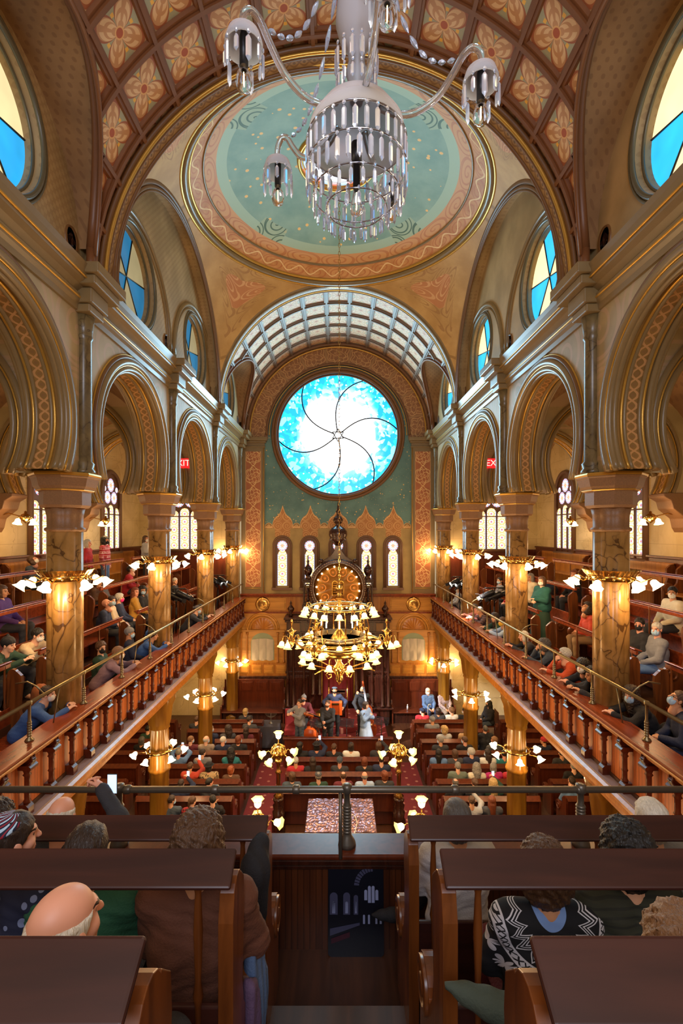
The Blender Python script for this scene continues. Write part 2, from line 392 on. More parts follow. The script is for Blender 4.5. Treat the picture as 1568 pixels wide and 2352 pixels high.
W['parw'] = m_wood('red_brown_beadboard', hexc('c47038'), hexc('a55526'), .35, 1., 'z', .062); W['red'] = m_wood('polished_cherry_wood', hexc('85391a'), hexc('64280f'), .25, 1., 'y')
W['redd'] = m_wood('dark_cherry_wood', hexc('5d2813'), hexc('44190a'), .28, 1., 'z'); W['gray'] = plain('dusty_mauve_ledge', '8d7b78', .7)
W['pew'] = m_wood('dark_walnut_pew', hexc('40201a'), hexc('2c1513'), .38, .8, 'x'); W['pewend'] = m_wood('warm_walnut_pew_end', hexc('75401a'), hexc('4d2710'), .3, 1., 'z')
W['oak'] = m_wood('golden_oak', hexc('b5762e'), hexc('8f5519'), .3, .7, 'z'); W['oakx'] = m_wood('amber_oak', hexc('c78c3d'), hexc('a56f2a'), .3, .7, 'x')
W['dark'] = m_wood('dark_carved_walnut', hexc('3c1c12'), hexc('26110b'), .25, 1., 'z'); W['floor'] = m_wood('worn_dark_floorboards', hexc('4a2a18'), hexc('331b0f'), .35, .8, 'y')
W['tier'] = m_wood('gallery_floorboards', hexc('4e2c18'), hexc('38200f'), .5, .8, 'y'); W['carpet'] = m_carpet(); W['beadd'] = m_wood('dark_beadboard', hexc('512913'), hexc('3a1a0b'), .4, 1., 'z', .05)
W['brass'] = plain('polished_brass', 'c9a05a', .22, 1., var=.05); W['steel'] = plain('dull_iron_pipe', '6d665c', .4, .7); W['pipe'] = plain('aged_brass_pipe', '8a7a58', .35, .8)
W['black'] = plain('black_metal', '17161a', .4, .3); W['iron'] = plain('pale_worn_iron', 'a59d86', .4, .5)
def glow(name, col, es, samp='NONE', **k):
    t = T(name); return t.out(col, .4, emit=col, es=es, sampling=samp, **k)
W['bulb'] = glow('lit_bulb', (1, .74, .40), 30.); W['shade'] = glow('lit_glass_shade', (1, .74, .42), 7.); W['rim'] = glow('amber_shade_rim', (.95, .70, .18), 1.5)
W['wdark'] = plain('leaded_window_frame', '6a4a34', .5); W['lead'] = plain('lead_bar', '1d1a18', .5)
W['rose'] = m_glass('rose_window_glass', g_rose, 3.2, 'FRONT_BACK'); W['lanc'] = m_glass('stained_lancet_glass', g_lancet, 1.7)
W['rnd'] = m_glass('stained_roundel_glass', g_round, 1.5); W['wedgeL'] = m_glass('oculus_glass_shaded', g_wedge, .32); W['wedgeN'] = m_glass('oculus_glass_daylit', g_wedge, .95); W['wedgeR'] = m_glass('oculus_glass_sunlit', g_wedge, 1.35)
# ---------------------------------------------------------------- the room
XW, XB, XC, XO, YE, YB = 3.93, 4.47, 4.2, 8.1, 19.6, -4.4
ZS = ZC + 3.87; ZA = ZC + .86; ZP = ZC - 2.65        # springing of the vaults, arcade abacus, parapet top
COLY = [-.4, 3.5, 7.4, 11.3, 15.2, 19.05]; GF = [ZC - 3.45, ZC - 2.87, ZC - 2.37, ZC - 1.9]   # gallery tier floors
# floors
struct('floor', MB().box(-XO, XO, YB, YE + .3, -.2, 0), W['floor'])
fl = MB()
for s in (-1, 1):
    for i, (a, b) in enumerate(((3.88, 4.95), (4.85, 5.8), (5.7, 6.7), (6.6, XO))):
        fl.box(min(s * a, s * b), max(s * a, s * b), 3.7, YE, ZC - 3.55, GF[i])
struct('floor_gallery', fl, W['tier'])
sof = MB()
for s in (-1, 1): sof.box(min(s * 3.88, s * XO), max(s * 3.88, s * XO), 3.7, YE, ZC - 3.75, ZC - 3.55)
sof.box(-3.72, 3.72, YB, 3.7, ZC - 3.75, ZC - 3.56)
struct('ceiling_under_gallery', sof, W['plaster'])
# west gallery tiers (camera stands here)
wf = MB()
wf.box(-XO, -.5, 2.9, 3.9, ZC - 3.56, ZC - 3.15).box(.5, XO, 2.9, 3.9, ZC - 3.56, ZC - 3.15)
wf.box(-XO, -.5, 1.98, 2.9, ZC - 3.56, ZC - 2.75).box(.5, XO, 1.98, 2.9, ZC - 3.56, ZC - 2.75)
wf.box(-XO, -.5, YB, 1.98, ZC - 3.56, ZC - 2.35).box(.5, XO, YB, 1.98, ZC - 3.56, ZC - 2.35)
wf.box(-.5, .5, 3.0, 3.95, ZC - 3.56, ZC - 3.43).box(-.5, .5, 2.2, 3.03, ZC - 3.56, ZC - 3.0).box(-.5, .5, 1.4, 2.22, ZC - 3.56, ZC - 2.6).box(-.5, .5, YB, 1.42, ZC - 3.56, ZC - 2.35)
struct('floor_rear_gallery', wf, W['floor'])
# outer walls
for s, nm in ((-1, 'left'), (1, 'right')):
    w = MB().box(min(s * XO, s * (XO + .3)), max(s * XO, s * (XO + .3)), YB, YE, 0, ZC + 4.5)
    struct('wall_' + nm, w, W['cream'])
struct('wall_rear', MB().box(-XO - .3, XO + .3, YB - .3, YB, 0, ZC + 8), W['cream'])
w = MB()
for s in (-1, 1): w.box(min(s * 4.0, s * XO), max(s * 4.0, s * XO), YE, YE + .3, 0, ZC + 4.6)
struct('wall_aisle_end', w, W['cream'])

def opening(mb, c, r, zb, rect, plane, off, th, m=0, msof=1, n=48):
    """wall with a horseshoe opening: face rect=(p0,p1,q0,q1) round circle c,r cut at height zb, plus soffit of thickness th"""
    p0, p1, q0, q1 = rect; a0 = -math.acos(0) - math.acos(min(1, (c[1] - zb) / r)); dy = sqrt(r * r - (c[1] - zb) ** 2)
    aR = math.atan2(zb - c[1], dy); aL = PI - aR
    A = [aR + (aL - aR) * i / n for i in range(n + 1)]
    for pc in ((p0, q1), (p1, q1), (p0, q0), (p1, q0)):
        a = math.atan2(pc[1] - c[1], pc[0] - c[0]); a = a if a > -PI / 2 else a + 2 * PI
        if aR < a < aL: A.append(a)
    A.sort()
    def ray(a):
        dx, dz = cos(a), sin(a); t = []
        if dx > 1e-9: t.append((p1 - c[0]) / dx)
        if dx < -1e-9: t.append((p0 - c[0]) / dx)
        if dz > 1e-9: t.append((q1 - c[1]) / dz)
        if dz < -1e-9: t.append((q0 - c[1]) / dz)
        k = min(t); return (c[0] + dx * k, c[1] + dz * k)
    P = (lambda p, q, o: (o, p, q)) if plane == 'yz' else (lambda p, q, o: (p, o, q))
    k = len(A)
    for o in (off, off + th):
        vs = []
        for a in A: vs += [P(c[0] + r * cos(a), c[1] + r * sin(a), o), P(*ray(a), o)]
        mb.add(vs, [(2 * i, 2 * i + 1, 2 * i + 3, 2 * i + 2) for i in range(k - 1)], m, [[(0, 0)] * 4] * (k - 1))
    mb.grid(lambda u, v: P(c[0] + r * cos(aR + (aL - aR) * u), c[1] + r * sin(aR + (aL - aR) * u), off + th * v), n, 1, msof,
            lambda u, v: (u * (aL - aR) * r, v))
    return aR, aL
# the two arcades with their archivolts
AR = 1.44; AZ = ZC + 1.58
for s, nm in ((-1, 'left'), (1, 'right')):
    wl = MB(); bays = []
    for i in range(5):
        y0, y1 = COLY[i], (COLY[i + 1] if i < 4 else YE); yc = (COLY[i] + COLY[i + 1]) / 2
        if i == 4: y1 = YE
        ang = opening(wl, (yc, AZ), AR, ZA, (y0, y1, ZA, ZS), 'yz', s * XW, s * (XB - XW), 0, 1); bays.append((yc, ang))
    wall = struct('wall_arcade_' + nm, wl, [W['wall'], W['chain']])
    for yc, (a0, a1) in bays:
        mo = MB()
        for dr, dx, rr, mi in ((.035, .02, .05, 0), (.10, .045, .018, 1), (.16, .035, .06, 0), (.245, .02, .04, 2), (.29, .01, .016, 1)):
            zc2 = AZ; r2 = AR + dr; aa = math.asin((ZA - AZ) / r2)
            mo.tube(arcpts((yc, zc2), r2, aa, PI - aa, 56, 'yz', s * (XW - dx)), rr, 8, mi)
        for fx, rr, mi in ((.12, .022, 1), (.165, .03, 0), (.38, .03, 0), (.425, .022, 1), (.02, .04, 0), (.5, .04, 0)):
            aa = a0; mo.tube(arcpts((yc, AZ), AR - .012, a0, a1, 56, 'yz', s * (XW + fx)), rr, 6, mi)
        for dr, rr in ((.05, .06), (.14, .04)):
            aa = math.asin((ZA - AZ) / (AR + dr)); mo.tube(arcpts((yc, AZ), AR + dr, aa, PI - aa, 40, 'yz', s * (XB + .02)), rr, 6, 0)
        mo.build('archivolt', [W['mold'], W['gold'], W['dmold']], wall)
    # cornice
    co = MB(); pf = [(0, 3.30), (.04, 3.30), (.05, 3.38), (.09, 3.42), (.10, 3.52), (.06, 3.56), (.14, 3.62), (.22, 3.66), (.25, 3.72), (.27, 3.80), (.30, 3.87), (0, 3.90)]
    k = len(pf); vs = [(s * (XW - a), y, ZC + z) for y in (YB, YE) for a, z in pf]
    co.add(vs, [(i, i + 1, k + i + 1, k + i) for i in range(k - 1)], 0)
    gl = MB().tube([(s * (XW - .25), YB, ZC + 3.70), (s * (XW - .25), YE, ZC + 3.70)], .018, 6).tube([(s * (XW - .09), YB, ZC + 3.47), (s * (XW - .09), YE, ZC + 3.47)], .022, 6)
    tr = struct('trim_cornice_' + nm, co, W['mold']); gl.build('gilt_line', W['gold'], tr)
    # wall above the cornice with the round windows
    up = MB(); lm = MB()
    for i, yc in enumerate((1.55, 5.45, 9.35, 13.25, 17.15)):
        y0, y1 = COLY[i], (COLY[i + 1] if i < 4 else YE); zc = ZC + 4.94; r = .93
        n = 64; A = sorted([2 * PI * j / n for j in range(n)] + [math.atan2(q - zc, p - yc) % (2 * PI) for p in (y0, y1) for q in (ZS, ZC + 7.9)])
        vs = []
        for a in A:
            dx, dz = cos(a), sin(a); t = min(((y1 - yc) / dx if dx > 1e-9 else (y0 - yc) / dx if dx < -1e-9 else 1e9), ((ZC + 7.9 - zc) / dz if dz > 1e-9 else (ZS - zc) / dz if dz < -1e-9 else 1e9))
            vs += [(s * XW, yc + r * dx, zc + r * dz), (s * XW, yc + t * dx, zc + t * dz)]
        m = len(A); up.add(vs, [(2 * j, 2 * j + 1, (2 * j + 3) % (2 * m), (2 * j + 2) % (2 * m)) for j in range(m)])
        up.grid(lambda u, v: (s * (XW + .22 * v), yc + r * cos(2 * PI * u) * (1 - .05 * v), zc + r * sin(2 * PI * u) * (1 - .05 * v)), n, 1)
    wu = struct('wall_lunettes_' + nm, up, W['lun'])
    for i, yc in enumerate((1.55, 5.45, 9.35, 13.25, 17.15)):
        zc = ZC + 4.94; fr = MB()
        ring = lambda rr, x: [(s * x, yc + rr * cos(2 * PI * j / 64), zc + rr * sin(2 * PI * j / 64)) for j in range(64)]
        fr.tube(ring(.955, XW - .01), .035, 8, 0, True).tube(ring(1.02, XW - .005), .022, 6, 0, True).tube(ring(.90, XW + .10), .022, 6, 0, True)
        wi = struct('window_%d' % (i + 1 + (5 if s > 0 else 0)), fr, W['frame'])
        g = MB().grid(lambda u, v: (s * (XW + .2), yc + .92 * v * cos(2 * PI * u), zc + .92 * v * sin(2 * PI * u)), 48, 1, 0,
                      lambda u, v: (.5 + .5 * v * cos(2 * PI * u), .5 + .5 * v * sin(2 * PI * u)), False)
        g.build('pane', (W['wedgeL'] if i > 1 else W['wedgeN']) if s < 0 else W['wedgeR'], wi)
        b = MB()
        for a in range(3):
            q = a * PI / 3 + .22; b.tube([(s * (XW + .19), yc + .9 * cos(q) * w_, zc + .9 * sin(q) * w_) for w_ in (-1, 1)], .012, 6)
        b.build('lead_bar', W['lead'], wi)
        # small round vent beside each lunette and the arch moulding over it
        if i in (2, 3):
            mo = MB(); rr = 1.83; mo.tube(arcpts((yc, ZC + 4.22), rr, 0, PI, 40, 'yz', s * (XW - .02)), .05, 8); mo.tube(arcpts((yc, ZC + 4.22), rr - .12, 0, PI, 40, 'yz', s * (XW - .01)), .03, 6)
            for d in (-1, 1):
                for rq, wq in ((rr, .05), (rr - .12, .03)): mo.tube([(s * (XW - .02), yc + d * rq, ZC + 4.22), (s * (XW - .02), yc + d * rq, ZS)], wq, 6)
            tag(mo.build('trim_lunette_arch', W['mold']), None, None, None, 'structure')
        v = MB().lathe([(.001, -.02), (.10, -.02), (.13, .0), (.15, .03), (.165, .0), (.165, -.02)], (s * XW, yc + 1.62, ZC + 4.28), 20, 0, Matrix.Rotation(-s * PI / 2, 3, 'Y') @ Matrix.Diagonal((1.25, 1, 1)))
        v.lathe([(.001, .005), (.14, .005)], (s * XW, yc + 1.62, ZC + 4.28), 20, 1, Matrix.Rotation(-s * PI / 2, 3, 'Y') @ Matrix.Diagonal((1.25, 1, 1)))  # flat dark disc painted in for the shade inside the vent hole
        tag(v.build('trim_vent', [W['dmold'], W['dark']]), None, None, None, 'structure')
# ---- barrel vaults with lunettes cut in
RB = 3.78
def barrel(name, y0, y1, bays, dv, mat, ribmat, flip=False):
    def th0(y):
        for yc in bays:
            d = abs(y - yc)
            if d < 1.86: return math.asin(min(.95, (sqrt(1.86 ** 2 - d * d) + .35) / RB))
        return .03
    ys = set()
    n = int((y1 - y0) / .07)
    ysl = sorted({y0 + (y1 - y0) * i / n for i in range(n + 1)} | {yc + d for yc in bays for d in (-1.859, -1.855, -1.84, -1.8, 1.8, 1.84, 1.855, 1.859) if y0 < yc + d < y1})
    da = PI / 15; pt = lambda th, y, r=RB: (r * cos(th), y, ZS + r * sin(th))
    mb = MB(); K = 60; N = len(ysl)
    def f(u, v):
        y = ysl[round(v * (N - 1))]; a = th0(y); th = a + (PI - 2 * a) * u; return pt(th, y)
    def uvf(u, v):
        y = ysl[round(v * (N - 1))]; a = th0(y); th = a + (PI - 2 * a) * u; return (th / da, (y - y0) / dv)
    mb.grid(f, K, N - 1, 0, uvf)
    ce = struct(name, mb, mat)
    rb = MB(); prof = [(-.085, .01), (-.07, -.05), (-.03, -.05), (-.03, -.085), (.03, -.085), (.03, -.05), (.07, -.05), (.085, .01)]
    nr = int((y1 - y0) / dv + .5)
    for k in range(nr + 1):
        y = y0 + k * dv
        if y > y1 + .01: continue
        a = th0(y) ; q = 48
        vs = [pt(a + (PI - 2 * a) * i / q, y + p, RB + h) for i in range(q + 1) for p, h in prof]; m = len(prof)
        rb.add(vs, [(i * m + j, i * m + j + 1, (i + 1) * m + j + 1, (i + 1) * m + j) for i in range(q) for j in range(m - 1)])
    for k in range(1, 15):
        th = k * da; run = []
        for y in ysl + [1e9]:
            ok = y < 1e8 and th0(y) < th < PI - th0(y)
            if ok: run.append(y)
            elif len(run) > 1:
                vs = [((RB + h) * cos(th + p / RB), y_, ZS + (RB + h) * sin(th + p / RB)) for y_ in (run[0], run[-1]) for p, h in prof]; m = len(prof)
                rb.add(vs, [(j, j + 1, m + j + 1, m + j) for j in range(m - 1)]); run = []
            else: run = []
    rb.build('rib', ribmat, ce)
    for s in (-1, 1):
        for yc in bays:
            q = [yc - 1.859 + 3.718 * i / 60 for i in range(61)]; q = [y for y in q if y0 - .01 <= y <= y1 + .01]
            def edge(y): a = th0(y); return (s * RB * cos(a), y, ZS + RB * sin(a))
            tn = MB(); N2 = len(q)
            def g(u, v):
                e = edge(q[round(u * (N2 - 1))]); return (e[0] + (s * XW - e[0]) * v, e[1], e[2])
            tn.grid(g, N2 - 1, 6)
            o = struct('ceiling_lunette', tn, W['tun'])
            md = MB(); pts = [edge(y) for y in q]; md.tube(pts, .07, 8); md.tube([(p[0] * .985, p[1], p[2] - .1) for p in pts], .035, 6)
            for d in (-1, 1):
                if y0 <= yc + d * 1.86 <= y1: md.tube([(s * (RB - .02), yc + d * 1.87, ZS), edge(yc + d * 1.859)], .07, 8)
            md.build('groin_moulding', W['rib'], o)
barrel('ceiling_near_vault', -.45, 7.56, (1.55, 5.45), .78, W['coffer'], W['rib'])
barrel('ceiling_far_vault', 15.2, 19.6, (17.15,), .88, W['coffer2'], W['rib2'])
# ---- dome on pendentives
YD, RD, AX, AY = 11.3, 3.45, 3.66, 3.5
ds = MB(); prof = [(3.10, .30), (2.95, .42), (2.55, .60), (2.0, .80), (1.4, .97), (.88, 1.07)]
RS = sqrt(AX * AX + AY * AY); zr = ZS + sqrt(RS * RS - RD * RD) + .02
ds.lathe([(r, zr + z - ZC) for r, z in prof], (0, 0, 0), 72)
ds.f.pop(); ds.f.pop(); 
for l in (ds.mi, ds.sm, ds.uv): l.pop(); l.pop()
do = struct('ceiling_dome', ds, W['dome']); do.location = (0, YD, ZC)
rg = MB(); rg.grid(lambda u, v: ((3.36 - .28 * v) * cos(2 * PI * u), YD + (3.36 - .28 * v) * sin(2 * PI * u), zr + .06 + .25 * v), 96, 2)
rgo = struct('trim_dome_ring', rg, W['ring'])
cir = lambda r, z, n=96: [(r * cos(2 * PI * j / n), YD + r * sin(2 * PI * j / n), z) for j in range(n)]
mm = MB().tube(cir(3.45, zr - .02), .075, 8, 0, True).tube(cir(3.36, zr + .04), .04, 6, 1, True).tube(cir(3.53, zr - .07), .045, 6, 1, True).tube(cir(3.06, zr + .32), .03, 6, 0, True)
mm.build('ring_moulding', [W['mold'], W['gold']], rgo)
sk = struct('window_11', MB().tube((cir(.92, zr + 1.06)), .05, 8, 0, True).tube(cir(.84, zr + 1.09), .025, 6, 0, True), W['gold'])
MB().grid(lambda u, v: (  .9 * v * cos(2 * PI * u), YD + .9 * v * sin(2 * PI * u), zr + 1.1), 48, 1, 0, lambda u, v: (.5 + .5 * v * cos(2 * PI * u), .5 + .5 * v * sin(2 * PI * u)), False).build('pane', W['rnd'], sk)
for k in range(4):
    base = PI / 4 + k * PI / 2
    def g(u, v):
        a = base - PI / 4 + u * PI / 2; rm = min(AX / max(abs(cos(a)), 1e-6), AY / max(abs(sin(a)), 1e-6), RS - 1e-4)
        rr = RD + (rm - RD) * v; z = sqrt(max(0, RS * RS - rr * rr))
        return (rr * cos(a), YD + rr * sin(a), ZS + z)
    pn = MB().grid(g, 40, 24, 0, lambda u, v: (u, v)); struct('ceiling_pendentive', pn, W['pend'])
# side arches of the dome bay (soffit out to the lunette wall) and the two cross arches
for s, nm in ((-1, 'left'), (1, 'right')):
    so = MB().grid(lambda u, v: (s * (AX + (XW - AX) * v), YD + AY * cos(PI * u), ZS + AY * sin(PI * u)), 64, 2)
    st = struct('ceiling_side_arch_' + nm, so, W['lun'])
    md = MB()
    for rr, w_ in ((AY + .02, .05), (AY - .07, .035), (AY - .13, .02)): md.tube(arcpts((YD, ZS), rr, 0, PI, 64, 'yz', s * (AX - .02)), w_, 8, 0)
    md.build('arch_moulding', W['dmold'], st)
for y0, y1, nm in ((7.55, YD - AY, 'near'), (YD + AY, 15.1, 'far')):
    ca = MB().grid(lambda u, v: (AX * cos(PI * u), y0 + (y1 - y0) * v, ZS + AX * sin(PI * u)), 96, 1, 1, lambda u, v: (u * PI * 3.5, v * 1.3 - .15))
    yf = y0
    for y_ in (y0, y1): ca.grid(lambda u, v: ((AX + .2 * v) * cos(PI * u), y_, ZS + (AX + .2 * v) * sin(PI * u)), 96, 1, 0)
    co = struct('ceiling_cross_arch_' + nm, ca, [W['cord'], W['archband']])
    md = MB()
    for rr, dy, w_, mi in ((AX - .005, .0, .03, 1), (AX - .01, .05, .022, 0), (AX - .005, .25, .018, 1), (AX - .01, .29, .03, 0) , (AX + .06, -.02, .05, 0), (AX + .13, -.02, .03, 0)):
        if nm == 'far' and dy < .1: mi = 2
        md.tube(arcpts((0, ZS), rr, 0, PI, 90, 'xz', y0 + min(dy, y1 - y0 - .01)), w_, 8, mi)
    md.build('arch_moulding', [W['dmold'], W['gold'], W['mold']], co)
# infill over the dome square so that no sky shows
struct('ceiling_attic', MB().box(-XO - .3, XO + .3, YB, YE + .3, ZC + 9.2, ZC + 9.4), W['plaster'])
# ---- east wall
ew = MB(); RR = 2.50; zc = ZC + 3.91; n = 96
A = sorted([2 * PI * j / n for j in range(n)] + [math.atan2(q - zc, p) % (2 * PI) for p in (-XW, XW) for q in (ZC - 2.6, ZC + 8)])
vs = []
for a in A:
    dx, dz = cos(a), sin(a); t = min((XW / abs(dx) if abs(dx) > 1e-9 else 1e9), ((ZC + 8 - zc) / dz if dz > 1e-9 else (ZC - 2.6 - zc) / dz if dz < -1e-9 else 1e9))
    vs += [(RR * dx, YE, zc + RR * dz), (t * dx, YE, zc + t * dz)]
m = len(A); ew.add(vs, [(2 * j, 2 * j + 1, (2 * j + 3) % (2 * m), (2 * j + 2) % (2 * m)) for j in range(m)])
ew.grid(lambda u, v: (RR * cos(2 * PI * u), YE + .25 * v, zc + RR * sin(2 * PI * u)), 96, 1)
eo = struct('wall_east', ew, W['east'])
ab = MB().grid(lambda u, v: ((2.86 + .92 * v) * cos(-.06 + (PI + .12) * u), YE - .05, ZS + (2.86 + .92 * v) * sin(-.06 + (PI + .12) * u)), 96, 1, 0, lambda u, v: (u * 11, v), False)
ab.build('arch_band', W['eastarch'], eo)
md = MB()
for rr, w_, mi in ((3.70, .07, 0), (3.58, .03, 1), (2.90, .05, 0), (2.80, .02, 1)): md.tube(arcpts((0, ZS), rr, 0, PI, 90, 'xz', YE - .07), w_, 8, mi)
md.build('arch_moulding', [W['dmold'], W['gold']], eo)
rose = MB()
for rr, w_, y_ in ((2.66, .06, -.05), (2.55, .07, -.03), (2.46, .04, .05)): rose.tube([(rr * cos(2 * PI * j / 96), YE + y_, zc + rr * sin(2 * PI * j / 96)) for j in range(96)], w_, 8, 0, True)
ro = struct('window_12', rose, W['dmold'])
MB().grid(lambda u, v: (2.5 * v * cos(2 * PI * u), YE + .2, zc + 2.5 * v * sin(2 * PI * u)), 96, 1, 0, lambda u, v: (.5 + .5 * v * cos(2 * PI * u), .5 + .5 * v * sin(2 * PI * u)), False, True).build('pane', W['rose'], ro)
sp = MB()
for k in range(6):
    a0 = .09 + k * PI / 3
    sp.tube([((.16 + 2.3 * t) * cos(a0 + .6 - t * t * .6), YE + .15, zc + (.16 + 2.3 * t) * sin(a0 + .6 - t * t * .6)) for t in [i / 16 for i in range(17)]], .026, 6)
for k in (0, 1):
    P3 = [(.26 * cos(PI / 2 + j * 2 * PI / 3 + k * PI), YE + .14, zc + .26 * sin(PI / 2 + j * 2 * PI / 3 + k * PI)) for j in range(3)]
    for j in range(3): sp.tube([P3[j], P3[(j + 1) % 3]], .02, 6)
sp.build('tracery', W['lead'], ro)
# pilasters with red arabesques, entablature blocks
for s, nm in ((-1, 'left'), (1, 'right')):
    p = MB(); x0, x1 = sorted((s * 2.98, s * XW)); xa, xb = sorted((s * 3.12, s * 3.76))
    p.box(x0, x1, YE - .10, YE, ZC - 2.6, ZC + 3.55)
    t = struct('trim_pilaster_' + nm, p, W['mold'])
    MB().grid(lambda u, v: (xa + (xb - xa) * u, YE - .115, ZC - 2.3 + 5.5 * v), 1, 1, 0, lambda u, v: (u, v * 5.5 / .82), False).build('painted_panel', W['pil'], t)
    c = MB().box(x0 - .06, x1 + .06, YE - .2, YE, ZC + 3.55, ZC + 3.62).box(x0 - .1, x1 + .1, YE - .28, YE, ZC + 3.62, ZC + 3.76).box(x0 - .03, x1 + .03, YE - .14, YE, ZC + 3.36, ZC + 3.42)
    c.build('pilaster_capital', W['mold'], t, .015)
    MB().tube([(s * 3.02, YE - .11, ZC - 2.5), (s * 3.02, YE - .11, ZC + 3.4)], .018, 6).tube([(xa, YE - .12, ZC - 2.35), (xb, YE - .12, ZC - 2.35)], .012, 6).build('gilt_line', W['gold'], t)
# five lancet windows
def lancet_light(mb, x0, x1, z0, z1, y, m=0, P=None):
    w = (x1 - x0) / 2; xc = (x0 + x1) / 2; n = 16; vs = [(x0, z0), (x1, z0)] + [(xc + w * cos(PI * i / n), z1 - w + w * sin(PI * i / n)) for i in range(n + 1)]
    P = P or (lambda a, b: (a, y, b)); uv = [((a - x0) / (2 * w), (b - z0) / (2 * w)) for a, b in vs]
    mb.add([P(a, b) for a, b in vs], [tuple(range(len(vs)))], m, [uv])
for k, x in enumerate((-2.27, -1.155, 0., 1.155, 2.24)):
    fr = MB(); z0, z1 = ZC - 2.28, ZC - .33; o = []
    for w_, zz, yy, r_ in ((.36, .12, -.03, .045), (.30, .06, -.05, .035)):
        pts = [(x - w_, YE + yy, z0 - .05)] + [(x - w_ * cos(PI * i / 20), YE + yy, z1 - .28 + w_ * sin(PI * i / 20)) for i in range(21)] + [(x + w_, YE + yy, z0 - .05)]
        fr.tube(pts, r_, 6)
    fr.box(x - .42, x + .42, YE - .18, YE, z0 - .14, z0 - .05)
    wi = struct('window_%d' % (13 + k), fr, W['wdark'])
    n = 20; pl = [(x - .29, z0), (x + .29, z0)] + [(x + .29 * cos(PI * i / n), z1 - .29 + .29 * sin(PI * i / n)) for i in range(n + 1)]
    MB().add([(a, YE - .012, b) for a, b in pl], [tuple(range(len(pl)))]).build('frame_panel', W['wdark'], wi)
    g = MB(); g.add([(x - .19, YE - .02, z0 + .02), (x + .19, YE - .02, z0 + .02), (x + .19, YE - .02, z1 - .66), (x + .10, YE - .02, z1 - .48), (x - .10, YE - .02, z1 - .48), (x - .19, YE - .02, z1 - .66)],
                    [(0, 1, 2, 3, 4, 5)], 0, [[(0, 0), (1, 0), (1, 3.4), (.75, 3.9), (.25, 3.9), (0, 3.4)]])
    g.grid(lambda u, v: (x + .205 * v * cos(2 * PI * u), YE - .024, z1 - .30 + .205 * v * sin(2 * PI * u)), 32, 1, 1, lambda u, v: (.5 + .5 * v * cos(2 * PI * u), .5 + .5 * v * sin(2 * PI * u)), False)
    g.build('stained_glass', [W['lanc'], W['rnd']], wi)
# aisle windows: triple lancets under roundels, on the side walls and the ends of the galleries
nwin = 18
def big_window(P, key):
    """P(a, b, out): a across (-.65...65), b up, out = how far it stands in front of the wall"""
    global nwin
    z0, zt = ZC - .82, ZC + 2.08; fr = MB()
    def tb(pts, r, o=.05): fr.tube([P(a, b, o) for a, b in pts], r, 6)
    arch = [(-.68, z0)] + [(-.68 * cos(PI * i / 24), zt - .70 + .70 * sin(PI * i / 24)) for i in range(25)] + [(.68, z0)]
    tb(arch, .07, .03); tb([(a * .9, b - .03) for a, b in arch], .03, .07); tb([(-.72, z0), (.72, z0)], .07, .06); tb([(-.65, z0 + 1.38), (.65, z0 + 1.38)], .022)
    for a in (-.215, .215): tb([(a, z0), (a, z0 + 1.62)], .028)
    wi = struct('window_%d' % nwin, fr, W['wdark']); nwin += 1
    pl = [(a, b) for a, b in arch]; bk = MB().add([P(a, b, .008) for a, b in pl], [tuple(range(len(pl)))]); bk.build('frame_panel', W['wdark'], wi)
    g = MB()
    for a, h in ((-.43, 1.62), (0., 1.72), (.43, 1.62)):
        lancet_light(g, a - .185, a + .185, z0 + .04, z0 + h, 0, 0, lambda p, q: P(p, q, .015))
    for a, b, r in ((-.24, z0 + 1.98, .22), (.24, z0 + 1.98, .22), (0, z0 + 2.42, .24), (-.44, z0 + 2.28, .10), (.44, z0 + 2.28, .10)):
        g.grid(lambda u, v: P(a + r * v * cos(2 * PI * u), b + r * v * sin(2 * PI * u), .016), 28, 1, 1, lambda u, v: (.5 + .5 * v * cos(2 * PI * u), .5 + .5 * v * sin(2 * PI * u)), False)
    g.build('stained_glass', [W['lanc'], W['rnd']], wi)
for s in (-1, 1):
    for yc in (9.35, 13.25, 17.1): big_window(lambda a, b, o: (s * (XO - o), yc + a, b), s)
    big_window(lambda a, b, o: (s * 6.25 + a, YE - o, b), s)
